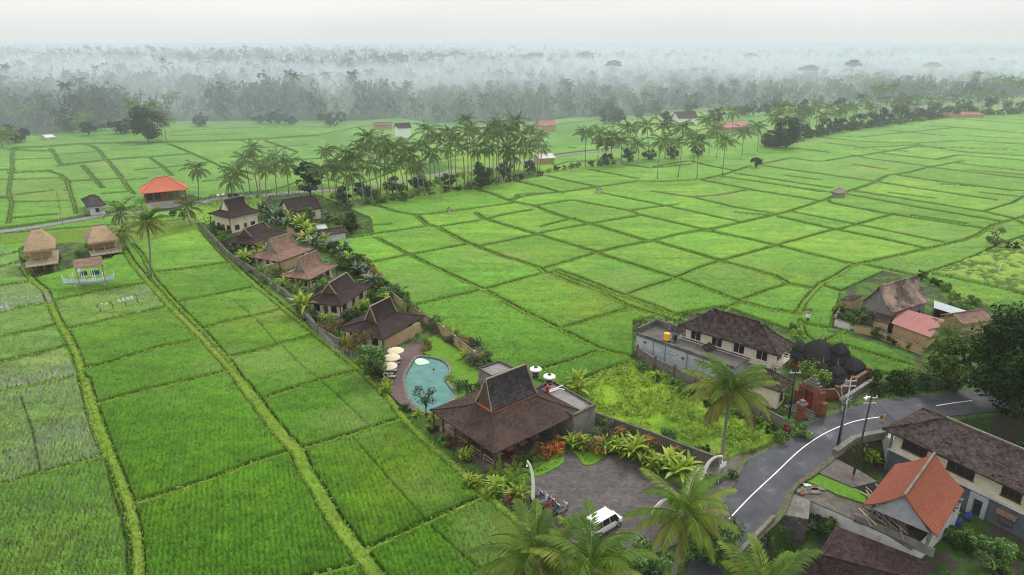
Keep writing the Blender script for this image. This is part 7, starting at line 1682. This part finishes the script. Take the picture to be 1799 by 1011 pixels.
for i, (px, py, D, wd, lb_) in enumerate(EM):
    v = (505.5-py)/F; t_ = D/(cp+v*sp); top = CAMH+(-sp+v*cp)*t_; x = (px-899.5)/F*t_; g0 = float(gz(x, D)); H_ = max(top-g0, 14)
    tree('umbrella_tree', lb_, 'tree', 0, 0, wd*.55, H_, H_*.5, M_TREED, 300+i, 22, 60, 1.0, shape='umbrella', trunk_r=.6, pos=(x, D), group=None, tlo=0, thi=.7, crl=.3)

# ---------------------------------------------------------------- weeds and tussocks on banks, meadow and verges: uncountable, one object
def tufts(name, pts, label, mt, hlo, hhi, seed, wide=.06, nb=5, tlo=.2, thi=.9):
    r = np.random.default_rng(seed); P = np.asarray(pts, float); n = len(P); az = r.uniform(0, 6.28, (n, nb)); h = r.uniform(hlo, hhi, (n, 1))*r.uniform(.7, 1.2, (n, nb)); lean = r.uniform(.2, .9, (n, nb))*h
    ca, sa = np.cos(az), np.sin(az); B = P[:, None, :]+np.stack([ca*.06, sa*.06, 0*az], -1); T_ = B+np.stack([ca*lean, sa*lean, h], -1); S_ = np.stack([-sa*wide, ca*wide, 0*az], -1); Mi = (B+T_)/2+np.stack([0*az, 0*az, h*.15], -1)
    Q = np.stack([B-S_*.6, Mi-S_, T_, Mi+S_], 2).reshape(-1, 3); t = np.repeat(np.clip(r.uniform(tlo, thi, (n, 1))+r.normal(0, .1, (n, nb)), 0, 1).ravel(), 4)
    o = np_mesh(name, Q, np.arange(len(Q)).reshape(-1, 4), mt, tint=t); return tag(o, label, kind='stuff')
rt = np.random.default_rng(77); W = []
for a, b_, w_, g_ in SEGS:
    L_ = math.hypot(b_[0]-a[0], b_[1]-a[1]); my = (a[1]+b_[1])/2
    if w_ < .15 or my > 260 or my < 40: continue
    n = int(L_*((2 if w_ < .4 else 4)+22*w_)*(1 if my < 130 else .4)); t = rt.random(n); o_ = rt.uniform(-1, 1, n)*(w_+.12); nx_, ny_ = -(b_[1]-a[1])/L_, (b_[0]-a[0])/L_
    W.append(np.stack([a[0]+(b_[0]-a[0])*t+nx_*o_, a[1]+(b_[1]-a[1])*t+ny_*o_, np.full(n, .16)], 1))
W = np.concatenate(W); W = W[~inpoly(W[:, 0], W[:, 1], LOW)]
for A in A_NORICE[:2]: W = W[~inpoly(W[:, 0], W[:, 1], A)]
M_WEED = attr_mat('weed_leaf', [(0.0, (0.09, 0.19, 0.016)), (0.5, (0.23, 0.36, 0.035)), (1.0, (0.42, 0.50, 0.11))], .7, .2, .2, 0)
tufts('bank_grass', W, 'rough grass and weeds growing along the paddy banks', M_WEED, .08, .28, 5)
def scatter(poly, n, z, seed):
    r = np.random.default_rng(seed); P = np.array(poly); x0, y0 = P.min(0); x1, y1 = P.max(0); X_ = r.uniform(x0, x1, n); Y_ = r.uniform(y0, y1, n); k = inpoly(X_, Y_, poly) & (fbm(X_, Y_, .35, 3, 12) > .40+.12*r.random(n)); return np.stack([X_[k], Y_[k], np.full(k.sum(), z)], 1)
KEEP_OUT = [[G2(*p) for p in q] for q in (lotpx, ROAD_L+ROAD_R[::-1], POOLPX, deckpx, parse('735,620 765,600 800,612 845,640 868,680 850,705 805,715 790,720 730,640'), parse('754,760 868,850 1046,745 1000,670 860,640'), parse('1205,812 1262,800 1340,800 1290,860 1262,900 1225,880'))]
def clear(P_):
    for q in KEEP_OUT: P_ = P_[~inpoly(P_[:, 0], P_[:, 1], q)]
    for o_ in [o_ for o_ in COL.objects if o_.type == 'MESH' and o_.name.split('.')[0] in ('floor', 'platform', 'flat_roof', 'slab', 'terrace')]:
        M_ = np.array((o_.parent.matrix_basis if o_.parent else Matrix()).inverted()); v_ = np.array([v.co[:2] for v in o_.data.vertices]); lo, hi = v_.min(0), v_.max(0)
        L_ = P_[:, 0]*M_[0, 0]+P_[:, 1]*M_[0, 1]+M_[0, 3], P_[:, 0]*M_[1, 0]+P_[:, 1]*M_[1, 1]+M_[1, 3]
        P_ = P_[~((L_[0] > lo[0]) & (L_[0] < hi[0]) & (L_[1] > lo[1]) & (L_[1] < hi[1]))]
    return P_
tufts('meadow_grass', scatter(A_MEADOW, 4500, .45, 3), 'rough clumpy grass in the meadow between wall and compound', M_WEED, .2, .6, 6, .09)
tufts('ground_cover', clear(np.concatenate([scatter(A_NORICE[0], 30000, .0, 4), scatter(A_NORICE[1], 9000, 0, 5)])), 'low weeds and ground cover in the gardens', M_MIDG, .15, .4, 7, .09, 5, .1, .8)
tufts('yard_weeds', clear(scatter(LOW, 60000, LOWZ+.1, 8)[:16000]), 'weeds in the yards below the road', M_MIDG, .15, .5, 9, .1, 5, .1, .8)
